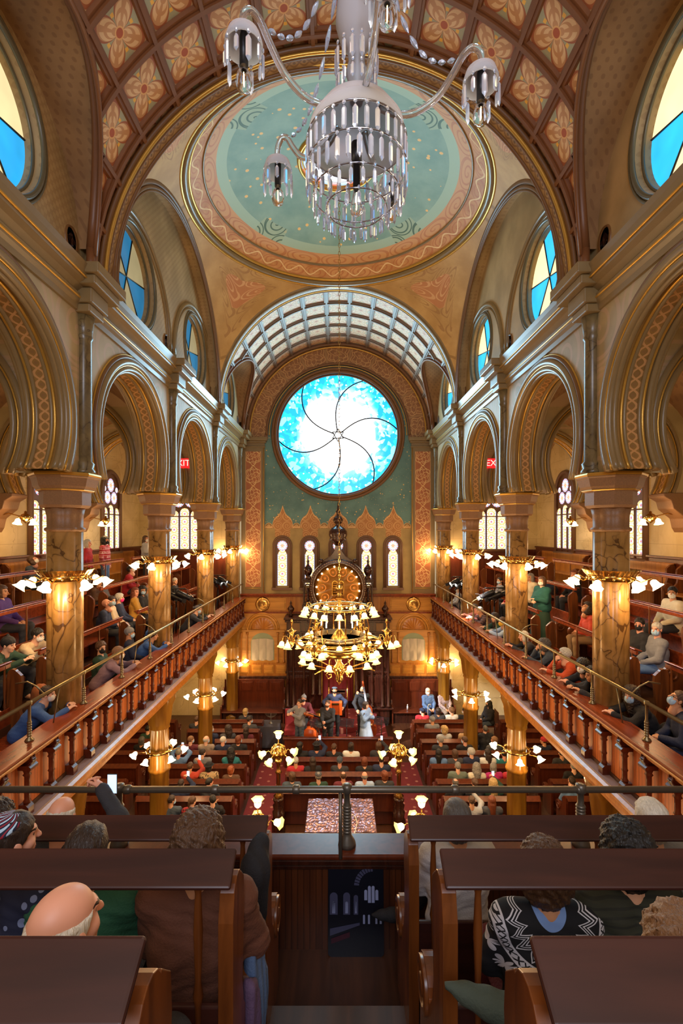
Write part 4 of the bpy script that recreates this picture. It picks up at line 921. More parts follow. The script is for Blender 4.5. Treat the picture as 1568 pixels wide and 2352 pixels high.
# ark
def ark():
    t = thing('ark', 'tall dark carved wooden ark topped by a glowing wheel and an onion dome', 'ark', (0, 18.75, 0)); D = W['dark']
    b = MB()
    for s in (-1, 1):
        x0, x1 = sorted((s * 1.02, s * 2.0)); b.box(x0, x1, -.1, .7, 0, Z(-3.42)); b.box(min(s * .62, s * 1.12), max(s * .62, s * 1.12), -.2, .7, 0, Z(-3.1))
    b.box(-.9, .9, .1, .7, 0, Z(-2.6)); b.box(-1.15, 1.15, -.25, .7, Z(-3.55), Z(-3.1)); b.box(-.8, .8, -.1, .6, Z(-3.2), Z(-1.6)); b.build('body', D, t, .015)
    m = MB()
    for s in (-1, 1):
        for z, e in ((-3.42, .10), (-3.52, .06), (-3.95, .05), (-5.5, .04), (-6.9, .1)): x0, x1 = sorted((s * 1.0, s * (2.0 + e))); m.box(x0, x1, -.1 - e, .7, Z(z - .05), Z(z + .03))
    m.box(-1.25, 1.25, -.36, .6, Z(-3.12), Z(-3.03)).box(-1.2, 1.2, -.3, .6, Z(-3.6), Z(-3.54)); m.build('cornice_moulding', D, t, .012)
    for s in (-1, 1):
        for x in (.70, .95, 1.32, 1.72, 1.95):
            z0, z1 = (1.2, Z(-3.62)) if x < 1 else (.7, Z(-3.98)); h = z1 - z0
            MB().lathe([(.085, z0), (.085, z0 + .06), (.055, z0 + .1), (.065, z0 + h * .3), (.05, z0 + h * .34), (.07, z0 + h * .36), (.045, z0 + h * .4), (.05, z1 - .2), (.075, z1 - .16), (.06, z1 - .1), (.085, z1)], (s * x, -.26 if x < 1 else -.15, 0), 12).build('colonette', D, t)
        p = MB(); panel_row(p, min(s * 1.05, s * 1.95), max(s * 1.05, s * 1.95), 1, Z(-6.8), Z(-5.55), -.1, .03, .08); panel_row(p, min(s * 1.05, s * 1.95), max(s * 1.05, s * 1.95), 2, Z(-5.4), Z(-4.05), -.1, .03, .06); p.build('carved_panel', D, t, .01)
        MB().box(s * 1.62 - .14, s * 1.62 + .14, -.14, -.1, Z(-3.93), Z(-3.60)).build('framed_plaque', plain('bronzed_plaque', '6b5034', .4, .4), t, .01)
        u = MB().lathe([(.05, Z(-3.39)), (.10, Z(-3.36)), (.04, Z(-3.28)), (.13, Z(-3.14)), (.14, Z(-3.08)), (.06, Z(-2.98)), (.03, Z(-2.92)), (.05, Z(-2.88)), (.0, Z(-2.76))], (s * 1.86, .2, 0), 14); u.build('urn', D, t)
        # turret
        tx = s * 1.18; q = MB().box(tx - .22, tx + .22, -.1, .36, Z(-3.03), Z(-2.9)).box(tx - .19, tx + .19, -.07, .33, Z(-2.9), Z(-2.82))
        for dx in (-.15, .15):
            for dy in (-.02, .28): q.box(tx + dx - .03, tx + dx + .03, dy - .03, dy + .03, Z(-2.82), Z(-2.02))
        q.box(tx - .20, tx + .20, -.08, .34, Z(-2.05), Z(-1.97)).box(tx - .23, tx + .23, -.11, .37, Z(-1.97), Z(-1.90)); q.tube([(tx - .12 * cos(a), -.06, Z(-2.22) + .12 * sin(a)) for a in [PI * i / 10 for i in range(11)]], .03, 6); q.build('turret', D, t, .008)
        MB().lathe([(.12, Z(-1.9)), (.06, Z(-1.84)), (.13, Z(-1.70)), (.165, Z(-1.60)), (.165, Z(-1.52)), (.11, Z(-1.44)), (.05, Z(-1.38)), (.035, Z(-1.28)), (.055, Z(-1.22)), (.02, Z(-1.16)), (.02, Z(-1.0)), (.0, Z(-.96))], (tx, .13, 0), 20, fx=lambda a: 1 + .05 * abs(cos(6 * a))).build('turret_finial', D, t)
        MB().lathe([(.05, Z(-2.8)), (.07, Z(-2.7)), (.03, Z(-2.6)), (.06, Z(-2.4)), (.02, Z(-2.25))], (tx, .1, 0), 10).build('turret_urn', D, t)
    wc = Z(-2.2); RX = Matrix.Rotation(PI / 2, 3, 'X')
    MB().lathe([(.93, .02), (.93, .14), (.98, .16), (1.02, .12), (1.06, .16), (1.10, .10), (1.12, -.3), (.93, -.3)], (0, -.3, wc), 64, 0, RX).build('wheel_rim', D, t)
    bd = MB()
    for i in range(72): bd.ell((1.035 * cos(2 * PI * i / 72), -.45, wc + 1.035 * sin(2 * PI * i / 72)), (.022, .022, .022), 6)
    bd.build('bead_moulding', plain('polished_bead', '8a6d58', .25, .2), t)
    MB().lathe([(.0, .0), (.34, .0), (.36, .04), (.42, .02), (.93, .08)], (0, -.3, wc), 64, 0, RX).build('wheel_face', W['oakx'], t)
    MB().lathe([(.0, .05), (.33, .05), (.345, .02)], (0, -.3, wc), 8, 0, RX, False).build('dark_star_panel', D, t)
    for k in range(10):
        a = PI / 2 + (k + .5) * PI / 5
        q = MB().tube([((.62 + .15 * cos(w_)) * cos(a) - .13 * sin(w_) * sin(a), -.375, wc + (.62 + .15 * cos(w_)) * sin(a) + .13 * sin(w_) * cos(a)) for w_ in [2 * PI * i / 16 for i in range(16)]], .022, 6, 0, True); q.lathe([(0, .04), (.05, .02), (.06, 0)], (.62 * cos(a), -.36, wc + .62 * sin(a)), 10, 0, RX); q.build('carved_scroll', W['oak'], t)
    for k in range(18):
        a = PI / 2 + (k + .5) * 2 * PI / 18 * .97
        q = MB().lathe([(.0, .10), (.025, .09), (.035, .05), (.02, .0)], (.82 * cos(a), -.38, wc + .82 * sin(a)), 10, 0, RX); q.build('lit_bulb', W['shade'], t)
    for d in (-1, 1):
        q = MB(); pl = [(d * .12 - .10, -.28), (d * .12 + .10, -.28), (d * .12 + .10, .16)] + arcp((d * .12, .16), .10, 0, PI, 8); q.add([(x, -.375, wc + z) for x, z in pl], [tuple(range(len(pl)))])
        o = q.build('tablet', plain('blue_tablet', '6d80bd', .4), t)
        l = MB()
        for i in range(5): l.box(d * .12 - .075, d * .12 + .075, -.38, -.377, wc - .23 + i * .085, wc - .20 + i * .085)
        l.build('gilt_lines', W['gold'], o)
        MB().tube([(x, -.38, wc + z) for x, z in pl], .012, 6, 0, True).build('tablet_frame', W['gold'], o)
    lamp('wheel_light', 'POINT', (0, 17.75, wc), 40, WARM, .3)
    # roof, onion dome and spire
    MB().prism([(-.62, wc + 1.0), (.62, wc + 1.0), (.30, wc + 1.2), (.14, wc + 1.42), (.10, wc + 1.62), (-.10, wc + 1.62), (-.14, wc + 1.42), (-.30, wc + 1.2)], 'y', -.35, .3).build('ogee_gable', D, t, .01)
    for d in (-1, 1):
        for a in (.62, .98, 1.02):
            q = MB().lathe([(.0, .06), (.05, .06), (.085, .03), (.085, -.03), (.05, -.06), (0, -.06)], (d * (1.14 if a < 1 else .65) * (1 if a != .98 else .98), -.28, wc + (.62 if a == .62 else .38 if a == .98 else 1.02)), 14, 0, RX)
            q.build('scroll_ear', D, t)
    MB().lathe([(.10, wc + 1.6), (.15, wc + 1.66), (.20, wc + 1.72), (.26, wc + 1.78), (.33, wc + 1.84), (.30, wc + 1.9), (.345, wc + 2.02), (.335, wc + 2.16), (.25, wc + 2.28), (.12, wc + 2.36), (.08, wc + 2.42), (.15, wc + 2.5), (.19, wc + 2.6), (.14, wc + 2.7), (.06, wc + 2.78), (.05, wc + 2.86), (.09, wc + 2.92), (.04, wc + 3.0), (.02, wc + 3.25), (.0, wc + 3.32)], (0, -.05, 0), 28, fx=lambda a: 1 + .04 * abs(cos(9 * a))).build('onion_dome', D, t)
    # door with red velvet and gilt frame
    MB().grid(lambda u, v: (-.58 + 1.16 * u, -.02 - .03 * abs(sin(u * 20)), .9 + (Z(-4.55) - .9) * v), 60, 1).build('velvet_curtain', plain('deep_red_velvet', '6d1220', .8), t)
    MB().grid(lambda u, v: (-.6 + 1.2 * u, -.12 - .02 * abs(sin(u * 26)), Z(-4.95) + .5 * v), 60, 1).build('velvet_valance', plain('deep_red_velvet', '6d1220', .8), t)
    g = MB().box(-.64, .64, -.24, -.2, Z(-4.05), Z(-4.0)).box(-.64, .64, -.24, -.2, Z(-4.45), Z(-4.40))
    for s in (-1, 1): g.box(s * .62 - .02, s * .62 + .02, -.24, -.2, .9, Z(-4.0))
    g.build('gilt_frame', W['gold'], t)
    MB().box(-.6, .6, -.22, -.2, Z(-4.40), Z(-4.05)).build('lintel_panel', plain('maroon_lintel', '4a1516', .4), t)
ark()
for s, nm in ((-1, 'left'), (1, 'right')):
    q = thing('brass_handrail', 'tall bent brass handrail on the red steps, %s of the lectern' % nm, 'handrail', (s * .34, 17.75, .3), 0, 'brass step rails')
    MB().tube([(0, .5, .3), (0, .5, 1.5), (0, .45, 1.56), (0, 0, 1.45), (0, -.1, 1.4), (0, -.12, 0)], .022, 8).build('rail', W['brass'], q); MB().lathe([(.05, 0), (.05, .02), (.02, .03)], (0, -.12, 0), 10).build('base', W['brass'], q)
# lectern in front of the curtain
t = thing('lectern', 'dark carved lectern between the brass handrails in front of the curtain', 'lectern', (.0, 17.9, .48))
MB().box(-.27, .27, -.2, .2, 0, 1.08).build('body', W['dark'], t, .01); MB().cb((0, 0, 1.13), (.62, .46, .04), 0, Matrix.Rotation(-.25, 3, 'X')).build('top', W['dark'], t, .008)
# ---------------------------------------------------------------- lamps
def tulip(mb, P, d, L=.12, r=.075, ms=0, mr=1):
    """fluted glass shade at P opening along d"""
    Mx = Vector(d).normalized().to_track_quat('Z', 'Y').to_matrix(); f = lambda a: 1 + .10 * cos(6 * a)
    mb.lathe([(r * .28, 0), (r * .62, L * .18), (r * .72, L * .45), (r * .78, L * .68)], P, 18, ms, Mx); n = len(mb.f); mb.f.pop(); [l.pop() for l in (mb.mi, mb.sm, mb.uv)]
    mb.lathe([(r * .78, L * .68), (r * .95, L * .88), (r * 1.25, L * 1.0), (r * 1.2, L * 1.01), (r * .74, L * .66)], P, 18, mr, Mx, True, f); [l.pop() for l in (mb.f, mb.mi, mb.sm, mb.uv)]; [l.pop() for l in (mb.f, mb.mi, mb.sm, mb.uv)]
    mb.lathe([(.001, L * .1), (r * .5, L * .3), (r * .6, L * .6), (r * .4, L * .85), (.001, L * .92)], P, 10, 2, Mx)
SH = [W['shade'], W['rim'], W['bulb']]; SW = [W['shade'], W['shade'], W['bulb']]
def lamp_ring(name, label, loc, n, rr, group, energy, low=False, a0=.3, nl=3):
    t = thing(name, label, 'lamp', loc, 0, group)
    c = MB()
    k = 72; pr = [(.30, -.085), (.315, -.09), (.315, -.03), (.33, -.01), (.30, .0)] if not low else [(.275, -.035), (.29, -.035), (.29, .03), (.275, .03)]
    c.lathe(pr, (0, 0, 0), k); [l.pop() for l in (c.f, c.mi, c.sm, c.uv)]; [l.pop() for l in (c.f, c.mi, c.sm, c.uv)]
    if not low:
        f = lambda a: 1 + .025 * cos(24 * a)
        c.lathe([(.33, -.01), (.36, .02), (.395, .075), (.41, .08)], (0, 0, 0), 96, fx=f); [l.pop() for l in (c.f, c.mi, c.sm, c.uv)]; [l.pop() for l in (c.f, c.mi, c.sm, c.uv)]
        for i in range(16):
            a = 2 * PI * i / 16; c.ell((.322 * cos(a), .322 * sin(a), -.05), (.022, .022, .03), 8)
    else:
        for i in range(16): a = 2 * PI * i / 16; c.ell((.295 * cos(a), .295 * sin(a), 0), (.014, .014, .02), 6)
    for i in range(8): a = 2 * PI * i / 8; c.box(.2 * cos(a) - .012, .2 * cos(a) + .012, .2 * sin(a) - .012, .2 * sin(a) + .012, -.05, -.03)
    c.build('crown', W['brass'], t)
    key = (n, rr, low); first = None
    for i in range(n):
        a = a0 + 2 * PI * i / n; u = Vector((cos(a), sin(a), 0)); tip = u * rr + Vector((0, 0, -.06 if not low else .0))
        m = MB().tube([u * .30 + Vector((0, 0, -.05)), u * (rr * .75) + Vector((0, 0, -.10 if not low else -.03)), u * rr + Vector((0, 0, -.03)), tip + u * .02 + Vector((0, 0, -.02))], .011, 6); o = m.build('arm', W['brass'], t)
        s_ = MB(); tulip(s_, tip, u * .55 + Vector((0, 0, -.7)), .13, .075); s_.build('lamp_shade', SW, o)
    for i in range(nl):
        a = a0 + 2 * PI * i / nl + .4
        lamp('ring_light', 'POINT', Vector(loc) + Vector((cos(a) * (rr + .03), sin(a) * (rr + .03), -.2)), energy, WARM, .08)
    return t
for s, nm in ((-1, 'left'), (1, 'right')):
    for i, y in enumerate(COLY[2:]):
        lamp_ring('lamp_ring', ['lit brass lamp ring on the nearest column of the %s gallery', 'lit brass lamp ring on the second column of the %s gallery', 'lit brass lamp ring on the third column of the %s gallery', 'lit brass lamp ring on the column of the %s gallery by the end wall'][i] % nm,
                  (s * XC, y, Z(-.68)), 7, .53, 'lamp rings in the galleries', 34)
        if i: lamp_ring('lamp_ring', ['', 'lit brass ring of lamps round the nearest visible lower column, %s floor', 'lit brass ring of lamps round the middle lower column, %s floor', 'lit brass ring of lamps round the last lower column, %s of the ark'][i] % nm,
                  (s * XC, y, Z(-5.15)), 6, .50, 'lamp rings of the main floor', 22, True)
    for i, y in enumerate((11.3, 15.2)):
        t = thing('wall_sconce', 'two-light brass globe sconce at the %s corbel, %s gallery wall' % (['nearer', 'farther'][i], nm), 'sconce', (s * 7.35, y, Z(.30)), 0, 'gallery wall sconces')
        MB().tube([(s * .62, 0, .05), (s * .4, 0, .1), (s * .2, 0, .05), (0, 0, 0)], .014, 6).build('arm', W['brass'], t)
        MB().lathe([(.0, -.14), (.02, -.12), (.09, -.07), (.12, 0), (.09, .07), (.03, .1), (.03, .14), (.0, .16)], (0, 0, 0), 14).build('globe', W['brass'], t)
        for d in (-1, 1):
            o = MB().tube([(0, d * .1, 0), (0, d * .22, .02), (0, d * .26, -.02)], .01, 6).build('branch', W['brass'], t); q = MB(); tulip(q, (0, d * .26, -.03), (0, d * .2, -.8), .13, .08); q.build('lamp_shade', SW, o)
        lamp('sconce_light', 'POINT', (s * 7.2, y - .1, Z(.1)), 26, WARM, .1)
# great brass chandelier
def chandelier():
    t = thing('brass_chandelier', 'great two-tiered brass chandelier of lit glass shades hanging over the floor', 'chandelier', (.03, YD, Z(-2.6)))
    B = W['brass']
    MB().lathe([(.02, 1.35), (.06, 1.3), (.09, 1.2), (.05, 1.1), (.12, 1.02), (.04, .95), (.035, .3), (.10, .22), (.20, .08), (.23, -.02), (.18, -.12), (.06, -.2), (.05, -.5), (.13, -.6), (.16, -.7), (.08, -.82), (.10, -.9), (.04, -.98), (0, -1.05)], (0, 0, 0), 24).build('stem', B, t)
    MB().tube([(1.0 * cos(2 * PI * j / 64), 1.0 * sin(2 * PI * j / 64), -.02) for j in range(64)], .03, 8, 0, True).tube([(.62 * cos(2 * PI * j / 64), .62 * sin(2 * PI * j / 64), -.02) for j in range(64)], .035, 8, 0, True).build('wheel', B, t)
    MB().lathe([(.60, -.06), (.64, -.10), (.66, -.22), (.60, -.28), (.58, -.2)], (0, 0, 0), 64, fx=lambda a: 1 + .012 * cos(32 * a)).build('pierced_band', B, t)
    MB().lathe([(.60, .04), (.60, .16), (.59, .16), (.59, .04)], (0, 0, 0), 48).build('reflector_band', plain('tarnished_silver', '9c8f78', .3, .9), t)
    MB().tube([(.70 * cos(2 * PI * j / 48), .70 * sin(2 * PI * j / 48), .80) for j in range(48)], .025, 8, 0, True).tube([(.35 * cos(2 * PI * j / 48), .35 * sin(2 * PI * j / 48), .86) for j in range(48)], .02, 8, 0, True).build('upper_ring', B, t)
    for k in range(12):
        a = k * PI / 6 + .1; u = Vector((cos(a), sin(a), 0)); MB().tube([u * .05, u * .62, u * 1.0], .016, 6).build('spoke', B, t)
    for k in range(8):
        a = k * PI / 4 + .2; u = Vector((cos(a), sin(a), 0))
        MB().tube([u * .55 + Vector((0, 0, .80)), u * .66 + Vector((0, 0, .6)), u * .72 + Vector((0, 0, .3)), u * .66 + Vector((0, 0, .05))], .014, 6).build('curved_rod', B, t)
        MB().tube([u * .05 + Vector((0, 0, -.62)), u * .35 + Vector((0, 0, -.62)), u * .7 + Vector((0, 0, -.52)), u * .95 + Vector((0, 0, -.55))], .016, 6).build('lower_scroll', B, t)
        if k % 2 == 0: MB().tube([u * .1 + Vector((0, 0, -.72)), u * .24 + Vector((0, 0, -.70)), u * .32 + Vector((0, 0, -.78)), u * .27 + Vector((0, 0, -.88)), u * .18 + Vector((0, 0, -.84)), u * .20 + Vector((0, 0, -.77)), u * .25 + Vector((0, 0, -.79))], .018, 6).build('finial_scroll', B, t)
    def arm(P, u, z, L=.16, up=.12):
        P = Vector(P); q = P + u * L
        o = MB().tube([P, P + u * L * .35 + Vector((0, 0, up)), P + u * L * .8 + Vector((0, 0, up)), q + Vector((0, 0, up * .35)), q], .010, 5).build('arm', B, t)
        s_ = MB(); tulip(s_, q + Vector((0, 0, .01)), (u.x * .18, u.y * .18, -1), .13, .082); s_.build('lamp_shade', SH, o)
    for k in range(16):
        a = k * PI / 8; u = Vector((cos(a), sin(a), 0)); arm(u * .70 + Vector((0, 0, .74)), u, 0, .17 if k % 2 else .08)
    for k in range(12):
        a = k * PI / 6 + .26; u = Vector((cos(a), sin(a), 0)); arm(u * .70 + Vector((0, 0, -.36)), u, 0, .16)
    for k in range(12):
        a = k * PI / 6; u = Vector((cos(a), sin(a), 0)); arm(u * .55 + Vector((0, 0, .02)), u, 0, .12)
    for k in range(6):
        a = k * PI / 3 + .02; u = Vector((cos(a), sin(a), 0)); c = u * 1.12
        MB().lathe([(.0, .52), (.02, .5), (.04, .44), (.015, .38), (.02, .3), (.06, .25), (.13, .24), (.06, .2), (.03, .1), (.09, .02), (.05, -.1), (.0, -.16)], c, 12).build('cluster_hub', B, t)
        for j in range(5):
            b = a + j * 2 * PI / 5; v = Vector((cos(b), sin(b), 0)); arm(c + v * .05 + Vector((0, 0, -.02)), v, 0, .17, .14)
    for k in range(8):
        a = k * PI / 4; MB().lathe([(.014, 0), (.014, .12), (.009, .13), (.012, .16), (0, .2)], (.42 * cos(a), .42 * sin(a), .36), 8).build('candle_lamp', W['shade'], t)
    for k in range(5):
        a = k * 2 * PI / 5; lamp('chandelier_light', 'POINT', (.03 + .95 * cos(a), YD + .95 * sin(a), Z(-3.2)), 55, WARM, .15)
    lamp('chandelier_light', 'POINT', (.03, YD - .5, Z(-.9)), 150, WARM, .2)
    ch = thing('chandelier_chain', 'long thin brass chain falling from the starry dome to the brass chandelier', 'chain', (.03, YD, 0))
    m = MB(); z = Z(-1.28); k = 0
    top = Z(8.5)
    while z < top:
        mt = Matrix.Rotation(k % 2 * PI / 2, 3, 'Z'); m.tube([Vector((.03, YD, z)) + mt @ Vector((.022 * cos(q), 0, .055 * sin(q))) for q in [2 * PI * i / 8 for i in range(8)]], .007, 4, 0, True); z += .095; k += 1
    m.xf(Matrix.Translation((-.03, -YD, 0))); m.build('links', W['brass'], ch)
chandelier()
# branched lamp posts of the reading platform
def lamp_post(x, y, label):
    t = thing('lamp_post', label, 'lamp', (x, y, 0), 0, 'branched lamp posts'); B = W['brass']
    MB().lathe([(.17, .0), (.17, .5), (.13, .55), (.15, .7), (.11, .72), (.14, .86), (.10, .9), (.135, 1.0), (.10, 1.05)], (0, 0, 0), 20).build('turned_base', W['dark'], t)
    MB().lathe([(.10, 1.05), (.12, 1.09), (.07, 1.13), (.085, 1.22), (.055, 1.28), (.05, 1.62), (.085, 1.66), (.05, 1.70), (.045, 1.86), (.10, 1.93), (.05, 2.0)], (0, 0, 0), 20).build('brass_shaft', B, t)
    g = MB()
    for k in range(12):
        a = k * PI / 6; g.tube([(.06 * cos(a), .06 * sin(a), 2.0), (.15 * cos(a), .15 * sin(a), 2.06), (.19 * cos(a), .19 * sin(a), 2.16), (.15 * cos(a), .15 * sin(a), 2.27), (.04 * cos(a), .04 * sin(a), 2.33)], .014, 5)
    g.lathe([(.0, 2.0), (.13, 2.06), (.15, 2.14), (.10, 2.22), (.02, 2.26)], (0, 0, 0), 14); g.lathe([(.03, 2.32), (.015, 2.36), (.012, 2.46), (.03, 2.48), (0, 2.5)], (0, 0, 0), 8); g.build('cage_globe', B, t)
    s_ = MB(); tulip(s_, (0, 0, 2.47), (0, 0, 1), .16, .09); s_.build('lamp_shade', SH, t)
    for k in range(5):
        a = k * 2 * PI / 5 + .5; u = Vector((cos(a), sin(a), 0))
        o = MB().tube([u * .16 + Vector((0, 0, 2.1)), u * .25 + Vector((0, 0, 2.16)), u * .32 + Vector((0, 0, 2.12))], .011, 5).build('arm', B, t)
        s_ = MB(); tulip(s_, u * .32 + Vector((0, 0, 2.12)), u * .8 + Vector((0, 0, -.45)), .15, .085); s_.build('lamp_shade', SH, o)
    lamp('post_light', 'POINT', (x * 1.3, y - .3, 2.3), 26, WARM, .1); 
lamp_post(-1.45, 11.7, 'brass lamp post with lit shades at the far left corner of the reading table')
lamp_post(1.48, 11.7, 'brass lamp post with lit shades at the far right corner of the reading table')
lamp_post(-1.47, 8.8, 'brass lamp post with lit shades behind the left pew, nearer than its twin')
lamp_post(1.53, 8.8, 'brass lamp post with lit shades beside the right pew end, nearer than its twin')
# reading table under foil
t = thing('reading_table', 'broad table wrapped in crinkled reflective foil behind the pipe rail', 'table', (.06, 10.75, 0))
MB().box(-.72, .72, -.58, .58, .0, 1.16).build('body', W['redd'], t, .02)
def foil(u, v):
    x, y = -.78 + 1.56 * u, -.66 + 1.32 * v; e = max(abs(u - .5), abs(v - .5)) * 2
    z = 1.19 + .009 * sin(x * 31 + 3 * sin(y * 17)) * sin(y * 27 + 2 * sin(x * 23)) + .0032 * R.uniform(-1, 1) - (.10 if e > .985 else 0); return (x, y, z)
MB().grid(foil, 60, 50, 0, None, False).build('foil_cover', plain('crinkled_mauve_foil', '85666c', .28, .85), t)
tag(MB().box(-1.2, 1.3, 9.0, 9.1, 0, 1.02).box(-1.25, 1.35, 8.95, 9.15, 1.02, 1.06).build('platform_balustrade', W['dark'], None, .01), 'low dark balustrade closing the reading platform on the near side', 'balustrade')
b = thing('white_handset_box', 'small white electronic box with a cable lying on the foil-covered table', 'device', (.19, 10.25, 1.215)); MB().box(-.07, .07, -.06, .06, 0, .045).build('case', plain('white_plastic', 'd9d2c4', .4), b, .008)
MB().tube([(.0, .06, .02), (.04, .3, .02), (.14, .42, .02), (.2, .3, .02), (.22, .1, .02), (.16, -.2, .0), (.14, -.38, -.0)], .008, 6).build('cable', plain('white_plastic', 'd9d2c4', .4), b)
k = thing('bottle', 'small red and white bottle standing on the dark balustrade beside the foil table', 'bottle', (1.02, 9.05, 1.06)); MB().lathe([(.032, 0), (.034, .01), (.034, .13), (.014, .17), (.014, .21), (0, .21)], (0, 0, 0), 12).build('body', plain('red_plastic', '9c1f1f', .3), k); MB().lathe([(.0345, .03), (.0345, .09)], (0, 0, 0), 12).build('paper_band', plain('white_plastic', 'd9d2c4', .4), k)
# exit signs in the galleries
def sign(x, nm):
    t = thing('exit_sign', 'red exit sign high on the last cross arch of the %s gallery' % nm, 'sign', (x, 14.92, Z(2.08)), 0, 'exit signs')
    MB().box(-.36, .36, -.02, .06, -.15, .15).build('panel', glow('red_lit_sign', (.75, .015, .02), .9), t)
    c = bpy.data.curves.new('letters', 'FONT'); c.body = 'EXIT'; c.size = .27; c.align_x = 'CENTER'; c.align_y = 'CENTER'; c.extrude = .004; c.materials.append(glow('pale_lit_letters', (1, .55, .5), 1.2))
    o = bpy.data.objects.new('letters', c); COL.objects.link(o); bpy.context.view_layer.update()
    me = bpy.data.meshes.new_from_object(o.evaluated_get(bpy.context.evaluated_depsgraph_get())); bpy.data.objects.remove(o)
    o = link('letters', me, t); o.rotation_euler = (PI / 2, 0, 0); o.location = (0, -.03, 0)
sign(-4.86, 'left'); sign(4.86, 'right')
# theatre lamps on tripods
def theatre_lamp(x, y, gz, aim, label, big=1.):
    t = thing('theatre_lamp', label, 'stage lamp', (x, y, gz), 0, 'theatre lamps on tripods'); K = W['black']
    for k in range(3):
        a = k * 2 * PI / 3 + .4; u = Vector((cos(a), sin(a), 0)); MB().tube([u * .28, u * .03 + Vector((0, 0, .85))], .012, 6).tube([u * .18 + Vector((0, 0, .34)), Vector((0, 0, .22))], .007, 5).build('leg', K, t)
    MB().lathe([(.018, .1), (.018, 1.2), (.026, 1.2), (.026, .8)], (0, 0, 0), 8).build('stand', K, t)
    d = Vector(aim).normalized(); Mx = d.to_track_quat('Z', 'Y').to_matrix()
    MB().cb((0, 0, 1.75), (.5 * big, .03, .03)).tube([(0, 0, 1.2), (0, 0, 1.75)], .02, 6).build('crossbar', K, t)
    for i, o in enumerate((-.2, .0, .2)):
        p = Vector((o * big, .0, 1.55 - .05 * (i % 2)))
        c = MB().lathe([(.05, -.24), (.085, -.20), (.085, .0), (.075, .02), (.075, .16), (.095, .2), (.09, .2), (.07, .15)], p, 14, 0, Mx); c.tube([p + Vector((-.1, 0, 0)), p + Vector((-.1, 0, .18)), p + Vector((.1, 0, .18)), p + Vector((.1, 0, 0))], .01, 5)
        for q in range(4):
            c.cb(p + Mx @ Vector((.12 * cos(q * PI / 2), .12 * sin(q * PI / 2), .24)), (.11, .006, .11), 0, Mx @ Matrix.Rotation(q * PI / 2 + PI / 2, 3, 'Z') @ Matrix.Rotation(.5, 3, 'X'))
        o_ = c.build('lamp_can', K, t); MB().lathe([(0, .16), (.07, .155)], p, 14, 0, Mx).build('lens', glow('hot_lamp_lens', (1, .95, .85), 14), o_)
theatre_lamp(-4.72, 14.0, GF[0], (.9, .35, -.5), 'black cluster of theatre lamps on a tripod in front of the third left column', 1.15)
theatre_lamp(-4.55, 18.2, GF[0], (.9, -.35, -.45), 'lit theatre lamps on a tripod before the far end column, left gallery')
theatre_lamp(4.45, 17.6, GF[0], (-.9, -.45, -.4), 'lit theatre lamps on a tripod before the far end column, right gallery')
theatre_lamp(4.62, 14.2, GF[0], (-.9, .3, -.45), 'bright theatre lamps on a tripod by the third right column', 1.15)
